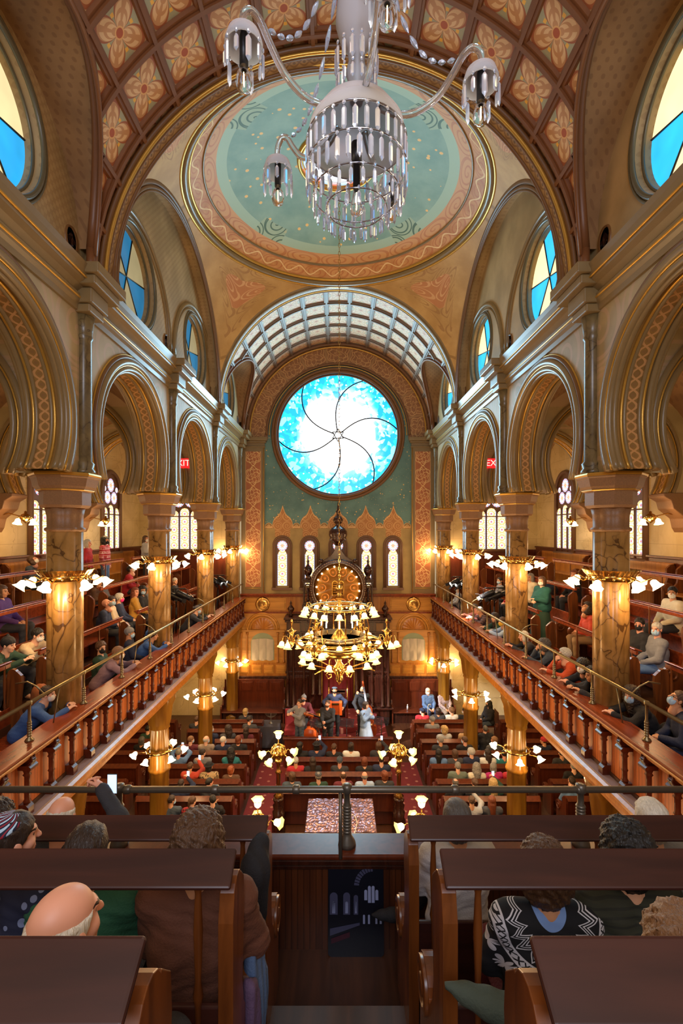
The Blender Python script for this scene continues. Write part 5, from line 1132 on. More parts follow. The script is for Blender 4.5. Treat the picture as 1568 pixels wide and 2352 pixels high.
# ---------------------------------------------------------------- crystal chandelier
def crystal():
    c0 = (.093, 2.42, ZC); t = thing('crystal_chandelier', 'glass chandelier hung with crystal prisms close above the rear gallery', 'chandelier', c0)
    tg = T('daylight_tinted_crystal'); G = tg.out((.66, .75, 1.), .03, 0, Transmission_Weight=.72, IOR=1.45); ta = T('clear_glass_tube'); GA = ta.out((.9, .93, 1.), .02, 0, Transmission_Weight=.93, IOR=1.3)  # prism colour tinted blue and milky in place of reflected window daylight
    to = T('frosted_opal_glass'); O = to.out((.62, .62, .70), .45, 0, Transmission_Weight=.6, IOR=1.08)
    bl = T('clear_bulb_glass'); BG = bl.out((1, 1, 1), .0, 0, Transmission_Weight=1., IOR=1.1); fil = glow('warm_filament', (1, .55, .2), 12)
    K = W['black']
    def prism_mesh(L, r):
        m = MB(); m.lathe([(.0, 0), (r * .55, -.006), (r, -.016), (r, -L * .82), (.0, -L)], (0, 0, 0), 6, 0, Matrix.Diagonal((1, .6, 1)), False)
        m.lathe([(.0, .026), (r * .7, .018), (r * .7, .010), (0, .002)], (0, 0, 0), 8, 0, Matrix.Diagonal((1, .6, 1)), False); return m
    def pm(L, r): me = prism_mesh(L, r).data('prism'); me.materials.append(G); return me
    PL, PS, PT = pm(.115, .0125), pm(.075, .0105), pm(.085, .0095)
    def hang(me, par, p, a): o = link('prism', me, par); o.location = p; o.rotation_euler = (0, 0, a + PI / 2)
    bw = MB().lathe([(.03, 2.16), (.10, 2.15), (.18, 2.10), (.235, 2.02), (.25, 1.95), (.242, 1.95), (.17, 2.09), (.03, 2.145)], (0, 0, 0), 48).build('opal_bowl', O, t)
    fr = MB()
    for r, z in ((.25, 1.95), (.25, 1.82), (.215, 1.69), (.15, 1.62)): fr.tube([(r * cos(2 * PI * j / 40), r * sin(2 * PI * j / 40), z) for j in range(40)], .004, 5, 0, True)
    fr.build('wire_hoops', plain('silvered_wire', 'a8a8b4', .25, 1.), t)
    for r, z, n, me in ((.25, 1.93, 30, PL), (.25, 1.80, 30, PL), (.215, 1.675, 24, PT), (.15, 1.61, 16, PS)):
        for k in range(n): a = 2 * PI * k / n + z; hang(me, bw, (r * cos(a), r * sin(a), z), a)
    MB().lathe([(.018, 1.72), (.018, 1.84), (.026, 1.84), (.026, 1.95)], (0, 0, 0), 12).build('socket', K, t)
    lb = MB().lathe([(.013, 1.72), (.02, 1.68), (.032, 1.63), (.03, 1.60), (.0, 1.575)], (0, 0, 0), 14).build('bulb', BG, t); MB().tube([(0, -.006, 1.70), (0, -.008, 1.62), (0, .008, 1.62), (0, .006, 1.70)], .003, 5).build('filament', fil, lb)
    MB().lathe([(.03, 2.15), (.05, 2.2), (.035, 2.24), (.055, 2.30), (.04, 2.36), (.045, 2.42), (.08, 2.46), (.105, 2.55), (.10, 2.64), (.075, 2.70), (.06, 2.74), (.06, 3.4)], (0, 0, 0), 24).build('opal_stem', O, t)
    for k in range(14): a = 2 * PI * k / 14; hang(PL, t, (.105 * cos(a), .105 * sin(a), 2.40), a)
    for k in range(14): a = 2 * PI * k / 14; hang(PS, t, (.10 * cos(a), .10 * sin(a), 2.27), a)
    for i, deg in enumerate((67, 138, 213, 279, 345)):
        a = math.radians(deg); u = Vector((cos(a), sin(a), 0)); up = Vector((0, 0, 1)); r = .60
        ctl = [(.12, 2.10), (.2, 2.05), (.30, 2.04), (.40, 2.09), (.47, 2.18), (.52, 2.26), (.565, 2.285), (.60, 2.25), (.605, 2.18)]
        fine = []
        for j in range(len(ctl) - 1):
            p0, p1, p2, p3 = (ctl[max(0, j - 1)], ctl[j], ctl[j + 1], ctl[min(len(ctl) - 1, j + 2)])
            for q in range(4):
                w_ = q / 4; h = [.5 * ((2 * p1[c]) + (p2[c] - p0[c]) * w_ + (2 * p0[c] - 5 * p1[c] + 4 * p2[c] - p3[c]) * w_ ** 2 + (3 * p1[c] - p0[c] - 3 * p2[c] + p3[c]) * w_ ** 3) for c in (0, 1)]; fine.append(h)
        fine.append(ctl[-1])
        o = MB().tube([u * p + up * z for p, z in fine], .0165, 10).build('glass_arm', GA, t)
        c = u * r
        MB().lathe([(.012, 2.19), (.04, 2.185), (.07, 2.16), (.083, 2.12), (.083, 2.10), (.079, 2.10), (.06, 2.155), (.012, 2.18)], c, 24).build('opal_cup', O, o)
        MB().lathe([(.017, 2.02), (.019, 2.02), (.019, 2.15), (.012, 2.18)], c, 12).build('socket', K, o)
        MB().lathe([(.012, 2.02), (.03, 1.985), (.037, 1.95), (.028, 1.92), (0, 1.905)], c, 16).build('bulb', BG, o); MB().tube([c + Vector((0, -.005, 2.0)), c + Vector((0, -.008, 1.94)), c + Vector((0, .008, 1.94)), c + Vector((0, .005, 2.0))], .0025, 5).build('filament', fil, o)
        for k in range(10): b = 2 * PI * k / 10 + i; hang(PL if k % 2 else PS, o, (c.x + .083 * cos(b), c.y + .083 * sin(b), 2.085), b)
    for i, deg in enumerate((67, 138, 213, 279, 345)): a = math.radians(deg); lamp('crystal_bulb_light', 'POINT', (c0[0] + .6 * cos(a), c0[1] + .6 * sin(a), ZC + 1.86), 5, (1, .82, .6), .04)
    # swags of crystals from the stem to the arms
    for i, deg in enumerate((67, 138, 213, 279, 345)):
        a = math.radians(deg); u = Vector((cos(a), sin(a), 0)); m = MB(); N = 9
        for k in range(N):
            f0 = k / N; f1 = (k + .86) / N
            P = lambda f: u * (.09 + .40 * f) + Vector((0, 0, 3.0 - .85 * f - .25 * sin(PI * f) + .1 * f))
            p, q = P(f0), P(f1); d = (q - p)
            m.tube([p, p + d * .2, p + d * .5, p + d * .8, q], [.002, .009, .013, .009, .002], 6)
        for l in range(len(m.sm)): m.sm[l] = False
        m.build('crystal_swag', G, t)
crystal()
# ---------------------------------------------------------------- people: smooth bodies grown round a posed skeleton
def nv(*a): return np.array(a, float)
class SDF:
    """smooth union of tapered capsules and ellipsoids on a voxel grid, skinned with surface nets"""
    def __init__(s, k=.03): s.p = []; s.k = k; s.cuts = []
    def cone(s, a, b, ra, rb=None, k=None): s.p.append(('c', nv(*a), nv(*b), ra, ra if rb is None else rb, k)); return s
    def ell(s, c, r, k=None, M=None): s.p.append(('e', nv(*c), nv(*r), M, 0, k)); return s
    def cut(s, f): s.cuts.append(f); return s
    def mesh(s, h, infl=0., noise=None):
        lo = np.min([np.minimum(p[1] - p[3], p[2] - p[4]) if p[0] == 'c' else p[1] - max(p[2]) for p in s.p], 0) - infl - .05
        hi = np.max([np.maximum(p[1] + p[3], p[2] + p[4]) if p[0] == 'c' else p[1] + max(p[2]) for p in s.p], 0) + infl + .05
        n = np.ceil((hi - lo) / h).astype(int) + 1
        ax = [lo[i] + h * np.arange(n[i]) for i in range(3)]; S = np.full(n, .2)
        for p in s.p:
            k = p[5] or s.k; m = k + infl + .03
            if p[0] == 'c': a = np.minimum(p[1] - p[3], p[2] - p[4]) - m; b = np.maximum(p[1] + p[3], p[2] + p[4]) + m
            else: a = p[1] - max(p[2]) - m; b = p[1] + max(p[2]) + m
            i0 = np.clip(((a - lo) / h).astype(int), 0, n); i1 = np.clip(np.ceil((b - lo) / h).astype(int) + 1, 0, n)
            X, Y, Zz = np.meshgrid(ax[0][i0[0]:i1[0]], ax[1][i0[1]:i1[1]], ax[2][i0[2]:i1[2]], indexing='ij')
            if p[0] == 'c':
                d = p[2] - p[1]; L = max(1e-9, d @ d); t = np.clip(((X - p[1][0]) * d[0] + (Y - p[1][1]) * d[1] + (Zz - p[1][2]) * d[2]) / L, 0, 1)
                D = np.sqrt((X - p[1][0] - t * d[0]) ** 2 + (Y - p[1][1] - t * d[1]) ** 2 + (Zz - p[1][2] - t * d[2]) ** 2) - (p[3] + (p[4] - p[3]) * t)
            else:
                q = np.stack([X - p[1][0], Y - p[1][1], Zz - p[1][2]], -1)
                if p[3] is not None: q = q @ p[3]
                e = np.sqrt(((q / p[2]) ** 2).sum(-1)); e2 = np.sqrt(((q / p[2] ** 2) ** 2).sum(-1)); D = e * (e - 1) / np.maximum(e2, 1e-9)
            sl = tuple(slice(i0[i], i1[i]) for i in range(3)); O = S[sl]; hh = np.maximum(k - np.abs(O - D), 0) / k
            S[sl] = np.minimum(O, D) - hh * hh * k * .25
        S = S - infl; X, Y, Zz = np.meshgrid(*ax, indexing='ij')
        if noise is not None: S = S + noise(X, Y, Zz)
        for f in s.cuts: S = np.maximum(S, f(X, Y, Zz))
        return nets(S, lo, h)
def nets(S, lo, h):
    I = S < 0; nx, ny, nz = S.shape
    c = [(i, j, k) for i in (0, 1) for j in (0, 1) for k in (0, 1)]
    sub = lambda A, o: A[o[0]:nx - 1 + o[0], o[1]:ny - 1 + o[1], o[2]:nz - 1 + o[2]]
    cnt = sum(sub(I, o).astype(int) for o in c); m = (cnt > 0) & (cnt < 8); idx = np.full(m.shape, -1); w = np.argwhere(m); idx[m] = np.arange(len(w))
    P = np.zeros((len(w), 3)); N = np.zeros(len(w))
    for a in c:
        for ax in range(3):
            if a[ax]: continue
            b = list(a); b[ax] = 1
            va = S[w[:, 0] + a[0], w[:, 1] + a[1], w[:, 2] + a[2]]; vb = S[w[:, 0] + b[0], w[:, 1] + b[1], w[:, 2] + b[2]]
            x = (va < 0) != (vb < 0); t = np.where(x, va / np.where(x, va - vb, 1), 0); q = np.tile(nv(*a), (len(w), 1)); q[:, ax] += t
            P[x] += q[x]; N[x] += 1
    V = lo + h * (w + P / np.maximum(N, 1)[:, None]); Fs = []
    for ax in range(3):
        o = [0, 0, 0]; o[ax] = 1; A = I[:nx - o[0], :ny - o[1], :nz - o[2]]; B = I[o[0]:, o[1]:, o[2]:]; e = np.argwhere(A != B)
        u, v = (ax + 1) % 3, (ax + 2) % 3; e = e[(e[:, u] > 0) & (e[:, v] > 0) & (e[:, u] < S.shape[u] - 1) & (e[:, v] < S.shape[v] - 1)]
        def g(du, dv): q = e.copy(); q[:, u] += du; q[:, v] += dv; return idx[q[:, 0], q[:, 1], q[:, 2]]
        Q = np.stack([g(-1, -1), g(0, -1), g(0, 0), g(-1, 0)], 1); fl = ~A[e[:, 0], e[:, 1], e[:, 2]]; Q[fl] = Q[fl][:, ::-1]; Fs.append(Q)
    return V, np.concatenate(Fs)
def np_mesh(name, parts):
    """parts: list of (V, F, material index array or int)"""
    V = []; Fq = []; mi = []; o = 0
    for v, f, m in parts: V.append(v); Fq.append(f + o); mi.append(np.full(len(f), m) if np.isscalar(m) else m); o += len(v)
    V = np.concatenate(V); Fq = np.concatenate(Fq); mi = np.concatenate(mi); me = bpy.data.meshes.new(name)
    me.vertices.add(len(V)); me.vertices.foreach_set('co', V.ravel()); me.loops.add(len(Fq) * 4); me.loops.foreach_set('vertex_index', Fq.ravel().astype(np.int32))
    me.polygons.add(len(Fq)); me.polygons.foreach_set('loop_start', np.arange(0, len(Fq) * 4, 4, dtype=np.int32)); me.polygons.foreach_set('loop_total', np.full(len(Fq), 4, dtype=np.int32))
    me.polygons.foreach_set('material_index', mi.astype(np.int32)); me.polygons.foreach_set('use_smooth', np.ones(len(Fq), bool)); me.update(); me.validate(); return me
# head (origin between the ears, facing +y)
def head_mesh(h=.0075):
    s = SDF(.018); s.ell((0, -.012, .035), (.074, .094, .085)).ell((0, .025, -.03), (.058, .064, .08)).ell((0, .05, -.088), (.03, .03, .025)).cone((0, .088, .012), (0, .106, -.024), .008, .013, .012)
    s.ell((0, .078, .026), (.045, .016, .010)).ell((.04, .05, -.025), (.022, .022, .02)).ell((-.04, .05, -.025), (.022, .022, .02)).ell((0, .076, -.062), (.024, .016, .012), .01)
    for d in (-1, 1): s.ell((d * .077, -.008, -.008), (.010, .020, .031), .008)
    s.cone((0, -.022, -.07), (0, -.035, -.17), .054, .056)
    V, Fc = s.mesh(h); C = V[Fc].mean(1); mi = np.zeros(len(Fc), int)
    eye = (np.abs(np.abs(C[:, 0]) - .031) < .013) & (np.abs(C[:, 2] - .008) < .0065) & (C[:, 1] > .05); brow = (np.abs(np.abs(C[:, 0]) - .032) < .019) & (np.abs(C[:, 2] - .030) < .004) & (C[:, 1] > .05)
    lip = (np.abs(C[:, 0]) < .024) & (np.abs(C[:, 2] + .062) < .007) & (C[:, 1] > .06); mi[eye | brow] = 1; mi[lip] = 2
    return V, Fc, mi
HEAD = head_mesh()
def hand_mesh(c1, c2, h=.0065):
    s = SDF(.008); s.ell((0, 0, .045), (.040, .015, .050)).cone((0, 0, -.03), (0, 0, .02), .028, .027, .02)
    for i, (x, L) in enumerate(((-.031, .062), (-.0105, .074), (.0105, .078), (.031, .070))):
        p = nv(x, 0, .085); d1 = nv(x * .25, -sin(c1), cos(c1)); q = p + d1 * L * .5; d2 = nv(x * .1, -sin(c1 + c2), cos(c1 + c2)); r = q + d2 * L * .55
        s.cone(p - d1 * .02, q, .0092, .0085).cone(q, r, .0085, .007)
    s.cone((.034, -.004, .025), (.058, -.018, .062), .013, .010).cone((.058, -.018, .062), (.056, -.036, .09), .0095, .008)
    return s.mesh(h)
HANDS = {'rest': hand_mesh(.35, .5), 'grip': hand_mesh(1.15, 1.3), 'flat': hand_mesh(.08, .1)}
def mv(V, M): A = np.array(M); return V @ A[:3, :3].T + A[:3, 3]
def frame(z, palm):
    """matrix with +z along z and -y towards palm"""
    z = Vector(z).normalized(); y = -Vector(palm); y = (y - z * y.dot(z)); y = y.normalized() if y.length > 1e-4 else z.orthogonal().normalized(); x = y.cross(z)
    return Matrix((x, y, z)).transposed()
_pose = {}
def pose(key, stand=False, lean=0., side=0., yaw=0., pitch=0., L=None, Rr=None, el=(-1, -.5, -.8), er=(1, -.5, -.8), palm=((0, 0, -1), (0, 0, -1)), grip=('rest', 'rest'), ank=None, knee=None, toe=None, skirt=0., fat=0., h=.016, tilt=0., hd=None):
    if key in _pose: return _pose[key]
    H = nv(0, 0, .93 if stand else .55); u = nv(sin(side), sin(lean) * cos(side), cos(lean) * cos(side)); x = nv(1, 0, 0)
    C = H + u * .28; N = H + u * .50; fw = nv(0, cos(lean), -sin(lean)); S = [N - u * .045 - x * .18, N - u * .045 + x * .18]
    hp = hd if hd is not None else N + (u * .6 + nv(0, 0, .4)) * .175 + nv(0, .02, 0)
    MH = Matrix.Translation(Vector(hp)) @ Matrix.Rotation(-yaw, 4, 'Z') @ Matrix.Rotation(-pitch, 4, 'X') @ Matrix.Rotation(tilt, 4, 'Y')
    T0 = []; A0 = []; L0 = []
    f = .02 * fat
    T0.append((H + x * -.075, H + x * .075, .125 + f, .125 + f))
    for d in (-1, 1):
        T0.append((H + x * d * .07, C + x * d * .078, .112 + f, .112 + f)); T0.append((C + x * d * .078, N - u * .10 + x * d * .085, .114 + f, .088)); T0.append((N - u * .03 + x * d * .05, S[(d + 1) // 2], .058, .068))
    T0.append((C + fw * .03, N - u * .12 + fw * .02, .10 + f, .08)); NK = (N - u * .05, nv(*(MH @ Vector((0, -.03, -.10)))), .062, .055)
    L = L if L is not None else ((-.10, .30, .64) if not stand else (-.24, .06, .80)); Rr = Rr if Rr is not None else ((.10, .30, .64) if not stand else (.24, .06, .80)); hands = []
    for i, (tg, hint) in enumerate(((L, el), (Rr, er))):
        W_ = nv(*tg); d = W_ - S[i]; dist = min(np.linalg.norm(d), .535); dn = d / np.linalg.norm(d); W_ = S[i] + dn * dist; a = .29; b = .26
        ca = (a * a + dist * dist - b * b) / (2 * a * dist); hv = nv(*hint); hv = hv - dn * (hv @ dn); hv /= max(1e-6, np.linalg.norm(hv)); El = S[i] + dn * a * ca + hv * a * sqrt(max(0, 1 - ca * ca))
        A0 += [(S[i], El, .056, .045), (El, W_, .044, .031)]; Mh = frame(W_ - El, palm[i]); V, Fc = HANDS[grip[i]]; V = V.copy()
        if i == 0: V[:, 0] *= -1; Fc = Fc[:, ::-1]
        hands.append((mv(V + nv(0, 0, .012), np.array(Matrix.Translation(Vector(W_)) @ Mh.to_4x4())), Fc, 0))
    for i, d in enumerate((-1, 1)):
        hj = nv(d * .09, 0, H[2] - .02)
        if stand: K = nv(d * .105, .02, .5); An = nv(d * .11, -.01, .085)
        else: K = nv(d * .14, .44, .53); An = nv(d * .13, .42, .085)
        if knee and knee[i]: K = nv(*knee[i])
        if ank and ank[i]: An = nv(*ank[i])
        sh = An - K; tq = An + (nv(0, .15, -.045) if abs(sh[2]) > .25 else nv(*(Vector(sh).normalized() * .02)) + nv(0, .0, 0) + nv(*(nv(-.12 * d, .02, -.07))))
        if toe and toe[i]: toe_ = An + nv(*toe[i])
        else: toe_ = None
        L0 += [(hj, K, .088 + f * .5, .062), (K, An, .060, .042), (An, tq if toe_ is None else toe_, .042, .034 if toe_ is None else .022)]
    b = SDF(.035); [b.cone(*q) for q in T0 + A0 + L0 + [NK]]; hd_ = (mv(HEAD[0], np.array(MH)), HEAD[1], HEAD[2]); Vb, Fb = b.mesh(.02)
    body = np_mesh('body', [(Vb, Fb, 0), hd_] + hands)
    t = SDF(.04); [t.cone(*q) for q in T0 + A0]; cy_ = N
    fold = lambda X, Y, Q: .004 * np.sin(X * 34 + 9 * np.sin(Q * 13)) * np.sin(Q * 41 + Y * 25)
    wr = [nv(*L), nv(*Rr)]
    top = np_mesh('top', [(*t.mesh(h, .017, fold), 0)])
    l = SDF(.03); [l.cone(*q) for i, q in enumerate(L0) if i % 3 < 2]; l.cone(H + x * -.07, H + x * .07, .125 + f, .125 + f)
    if skirt: l.cone(H, nv(0, .05, skirt), .16, .27); [l.cone(nv(d * .1, .02, H[2] - .2), nv(d * .16, .05, skirt), .12, .16) for d in (-1, 1)]; l.cut(lambda X, Y, Q: skirt - Q)
    legs = np_mesh('legs', [(*l.mesh(h, .014, lambda X, Y, Q: (.010 * np.sin(np.arctan2(Y, X) * 11) * np.clip(1 - Q, 0, 1) if skirt else .004 * np.sin(Q * 45 + X * 30))), 0)])
    sm = SDF(.02); shoes = None
    sh = [q for i, q in enumerate(L0) if i % 3 == 2]; sm = [SDF(.02).cone(q[0] - nv(0, .0, .02), q[1], .050, .040).cone(q[0], q[1], .056, .044).cone(q[0], q[0] + (L0[3 * i + 1][0] - q[0]) * .25, .054, .058) for i, q in enumerate(sh)]
    for i, m in enumerate(sm):
        if toe and toe[i]: a, b_ = sh[i][0], sh[i][1]; m.p = m.p[2:]; m.cone(a, a + (b_ - a) * .55, .055, .043).cone(a + (b_ - a) * .55, b_, .043, .030).cone(b_, b_ + (b_ - a) * .38, .030, .010)
    shoes = [np_mesh('shoe', [(*m.mesh(.014, .004), 0)]) for m in sm]
    _pose[key] = dict(body=body, top=top, legs=legs, shoes=shoes, MH=MH, N=N, hip=H, wr=wr); return _pose[key]
# hair, hats, masks in the head frame
def crv(a): return lambda X, Y, Q: a * (.7 * np.sin(X * 75 + 3 * np.sin(Q * 43 + Y * 31)) * np.sin(Y * 83 + Q * 47 + 2 * np.sin(X * 37)) + .6 * np.sin(Q * 150 + X * 60 + 3 * np.sin(Y * 61)) * np.sin(Y * 170 + X * 90) + .35 * np.sin(X * 260 + Q * 190) * np.sin(Y * 240))
def hair_mesh(kind):
    s = SDF(.02); h = .0085; nz = lambda X, Y, Q: .0025 * np.sin(X * 160 + Y * 40) + .0015 * np.sin(X * 300 + Q * 60); cap = lambda g: s.ell((0, -.016, .040), (.080 + g, .101 + g, .090 + g))
    line = lambda X, Y, Q: (-.025 + np.where(Y > 0, 1.05 * Y, .50 * Y)) - Q
    face = lambda X, Y, Q: np.minimum(Y - .035, .062 - Q) + np.where(np.abs(X) > .075, -.06, 0) * 0
    if kind == 'short': cap(.004); s.cut(line); nz = lambda X, Y, Q: .004 * np.sin(X * 130 + 3 * np.sin(Y * 50)) * np.sin(Y * 60 + Q * 90) + .002 * np.sin(X * 300 + Q * 60)
    elif kind == 'crop': cap(.002); s.cut(line)
    elif kind == 'rim': s.ell((0, -.018, .02), (.082, .100, .082)); s.cut(lambda X, Y, Q: Q - .045 + .25 * Y).cut(line)
    elif kind == 'thin': cap(.003); s.cut(line); s.cut(lambda X, Y, Q: .052 - np.sqrt(X ** 2 + (Y + .03) ** 2) * 1.0 - (Q < .06) * .2)
    elif kind == 'bob': cap(.014); s.ell((0, -.03, -.045), (.098, .080, .10)); s.cut(face).cut(lambda X, Y, Q: -.135 - Q)
    elif kind == 'long': cap(.012); s.ell((0, -.035, -.04), (.095, .075, .10)).cone((0, -.06, -.06), (0, -.085, -.30), .085, .065); [s.cone((d * .07, -.02, -.04), (d * .085, -.03, -.22), .03, .025) for d in (-1, 1)]; s.cut(face)
    elif kind == 'curly': cap(.034); s.ell((0, -.03, -.03), (.125, .10, .12)); s.cut(face).cut(lambda X, Y, Q: -.15 - Q); nz = crv(.009); h = .0065
    elif kind == 'longcurly': cap(.034); s.ell((0, -.04, -.05), (.13, .10, .14)).cone((0, -.07, -.1), (0, -.085, -.24), .11, .09); s.cut(face); nz = crv(.010)
    elif kind == 'shortcurly': cap(.020); s.cut(line); nz = crv(.006)
    elif kind == 'bun': cap(.006); s.cut(line); s.ell((0, -.125, .05), (.042, .038, .042), .008)
    elif kind == 'pony': cap(.006); s.cut(line); s.cone((0, -.11, .02), (0, -.13, -.12), .03, .018)
    elif kind == 'beanie': s.ell((0, -.014, .055), (.092, .112, .095)); s.cone((0, -.02, .12), (0, -.03, .165), .03, .02); s.cut(lambda X, Y, Q: (.022 + .25 * Y) - Q)
    elif kind == 'kippah': s.ell((0, -.03, .050), (.084, .095, .088)); s.cut(lambda X, Y, Q: .085 - Q - .35 * (-Y))
    elif kind == 'cap': s.ell((0, -.01, .06), (.090, .112, .075)).ell((0, .095, .052), (.06, .055, .010)); s.cut(lambda X, Y, Q: .032 - Q)
    elif kind == 'flatcap': s.ell((0, .0, .085), (.10, .125, .04)).ell((0, .105, .062), (.055, .035, .010)); s.cut(lambda X, Y, Q: .045 - Q)
    elif kind == 'brim': s.ell((0, -.01, .09), (.088, .105, .06)).ell((0, -.01, .062), (.135, .155, .008), .01); s.cut(lambda X, Y, Q: .05 - Q)
    elif kind == 'snood': s.ell((0, -.03, .03), (.092, .108, .098)).ell((0, -.10, -.01), (.075, .06, .075)); s.cut(lambda X, Y, Q: np.minimum(Y - .05, .075 - Q)).cut(line)
    elif kind == 'mask': s.ell((0, .030, -.045), (.066, .078, .072)); s.cut(lambda X, Y, Q: .022 - Y + np.abs(Q + .045) * .25).cut(lambda X, Y, Q: Q - .000).cut(lambda X, Y, Q: -.105 - Q)
    elif kind == 'beard': s.ell((0, .022, -.05), (.064, .076, .070)); s.cut(lambda X, Y, Q: .0 - Y).cut(lambda X, Y, Q: Q + .042 - .4 * np.abs(X) - (Y < .05) * .04)
    return np_mesh(kind, [(*s.mesh(h, 0, nz), 0)])
_hm = {}
def hm(kind):
    if kind not in _hm: _hm[kind] = hair_mesh(kind)
    return _hm[kind]
SKIN = [plain('skin_fair', 'd3a083', .5, var=.06), plain('skin_tan', 'bd8763', .5, var=.06), plain('skin_rosy', 'cf9278', .5, var=.06), plain('skin_brown', '8a5a3e', .5, var=.06)]
EYE = plain('dark_eyes', '2a1d17', .3); LIP = plain('lips', 'a05a50', .5)
def hairm(name, h):
    key = 'hair_' + name
    if (key,) in _mc: return _mc[(key,)]
    t = T(key); x, y, z = t.xyz(); n = t.noise(1., 4, t.vec(x * 120, y * 60, z * 14), dist=.8); c = hexc(h)
    _mc[(key,)] = t.out(t.bri(c, n * 1.0 + .5), .5, bump=n, bs=.6); return _mc[(key,)]
HAIR = {'black': '17130f', 'dark brown': '2e1f16', 'brown': '4d3320', 'light brown': '745236', 'auburn': '6b3318', 'red': '8a4420', 'blond': 'a98a58', 'grey': '7d776f', 'silver': 'a8a49c', 'white': 'c6bfb2', 'dark grey': '4c4743'}
TOP = {'black': '17161a', 'charcoal': '2c2c31', 'dark grey': '3d3d42', 'grey': '75757a', 'light grey': 'a3a3a6', 'navy': '1b2440', 'blue': '2d4f8a', 'denim blue': '54719c', 'pale blue': '93a6c4', 'teal': '1f6a72', 'dark green': '1d3a2b', 'olive': '3f4029',
       'red': 'a3202a', 'maroon': '5a1a26', 'brick red': 'b23a22', 'orange': 'b8481f', 'magenta': 'a3185c', 'purple': '5d4a66', 'violet': '4b2a6e', 'pink': 'c07f88', 'brown': '573a26', 'tan': 'a8855e', 'beige': 'bfa888', 'cream': 'd0c3a8', 'white': 'cfccc6', 'ochre': 'b2822c', 'taupe': '877668', 'slate': '3a4552', 'gray green': '5d675c', 'mauve': '7d6470', 'boot': '38433c'}
def cloth(name, h):
    key = 'cloth_' + name.replace(' ', '_')
    if (key,) in _mc: return _mc[(key,)]
    t = T(key); n = t.noise(7, 3); f = t.noise(90, 2); _mc[(key,)] = t.out(t.bri(hexc(h), n * .5 + .75), .85, bump=f, bs=.25); return _mc[(key,)]
def pattern_cloth(name, a, b, kind):
    key = 'cloth_' + name
    if (key,) in _mc: return _mc[(key,)]
    t = T(key); x, y, z = t.xyz(); A, B = hexc(a), hexc(b)
    if kind == 'plaid': f = ((x * 18).fr() < .4) * .5 + ((z * 18).fr() < .4) * .5
    elif kind == 'isle': f = ((((x + y) * 22).fr() - .5).ab() * 2 > (z * 15).fr()) * ((z * 7.5).fr() < .6) * .8
    elif kind == 'floral': d, _ = t.vor(16.); f = d < .32
    else: f = (z * 30).fr() < .3
    _mc[(key,)] = t.out(t.mix(f, A, B), .85); return _mc[(key,)]
PATT = {'red plaid': ('9c1f22', '1c1416', 'plaid'), 'dark plaid': ('3b3436', '7d5a5a', 'plaid'), 'plum plaid': ('b9a9a4', '5d2f3c', 'plaid'), 'red patterned': ('a82a35', 'd8b4ae', 'isle'), 'navy floral': ('161a33', '6d7799', 'floral'), 'patterned beige': ('a58a62', '2d251e', 'floral')}
MASKC = {'w': ('white', 'd8d6d0'), 'b': ('pale blue', '9fc0dc'), 'k': ('black', '17171a'), 'p': ('pink', 'd01f78'), 'y': ('yellow', 'c79a1e'), 'g': ('grey', '6b6b6b')}
def omat(o, *ms):
    while len(o.data.materials) < len(ms): o.data.materials.append(None)
    for i, m in enumerate(ms): o.material_slots[i].link = 'OBJECT'; o.material_slots[i].material = m
pick = random.Random(3)
def person(label, loc, rz, ps, hair='short', hc='brown', top='navy', topname='jacket', legs='charcoal', legname='trousers', mask=None, hat=None, hatc=None, sc=1., skin=None, glasses=False, beard=None, group=None, shoes=False, topmat=None, shoec='black'):
    p = _pose[ps]; t = thing('person', label, 'person', loc, rz, group); t.scale = (sc, sc, sc); sk = SKIN[pick.choice((0, 0, 1, 2)) if skin is None else skin]
    o = link('body', p['body'], t); omat(o, sk, EYE, LIP)
    tm = topmat or (pattern_cloth(top.replace(' ', '_'), *PATT[top]) if top in PATT else cloth(top, TOP[top]))
    o = link(topname, p['top'], t); omat(o, tm)
    o = link(legname, p['legs'], t); omat(o, cloth(legs, TOP[legs]))
    if shoes:
        for m in p['shoes']: o = link('shoe', m, t); omat(o, cloth(shoec, TOP[shoec]))
    def att(nm, me, m):
        q = link(nm, me, t); q.matrix_local = p['MH']; omat(q, m); return q
    if hair: att('hair', hm(hair), hairm(hc, HAIR[hc]))
    if beard: att('beard', hm('beard'), hairm(beard, HAIR[beard]))
    if mask:
        att('face_mask', hm('mask'), cloth('mask_' + MASKC[mask][0], MASKC[mask][1]))
    if hat: att({'beanie': 'knit_beanie', 'kippah': 'kippah', 'cap': 'cap', 'flatcap': 'flat_cap', 'brim': 'brimmed_hat', 'snood': 'snood'}[hat], hm(hat), hatc if not isinstance(hatc, str) else cloth(hatc, TOP[hatc]))
    if glasses:
        g = MB()
        for d in (-1, 1): g.tube([(d * .032 + .024 * cos(a), .094 - .004 * abs(cos(a)), .006 + .018 * sin(a)) for a in [2 * PI * i / 14 for i in range(14)]], .0025, 5, 0, True).tube([(d * .056, .09, .01), (d * .078, .0, .012)], .0022, 5)
        att('glasses', g.data('glasses'), W['black'])
    return t
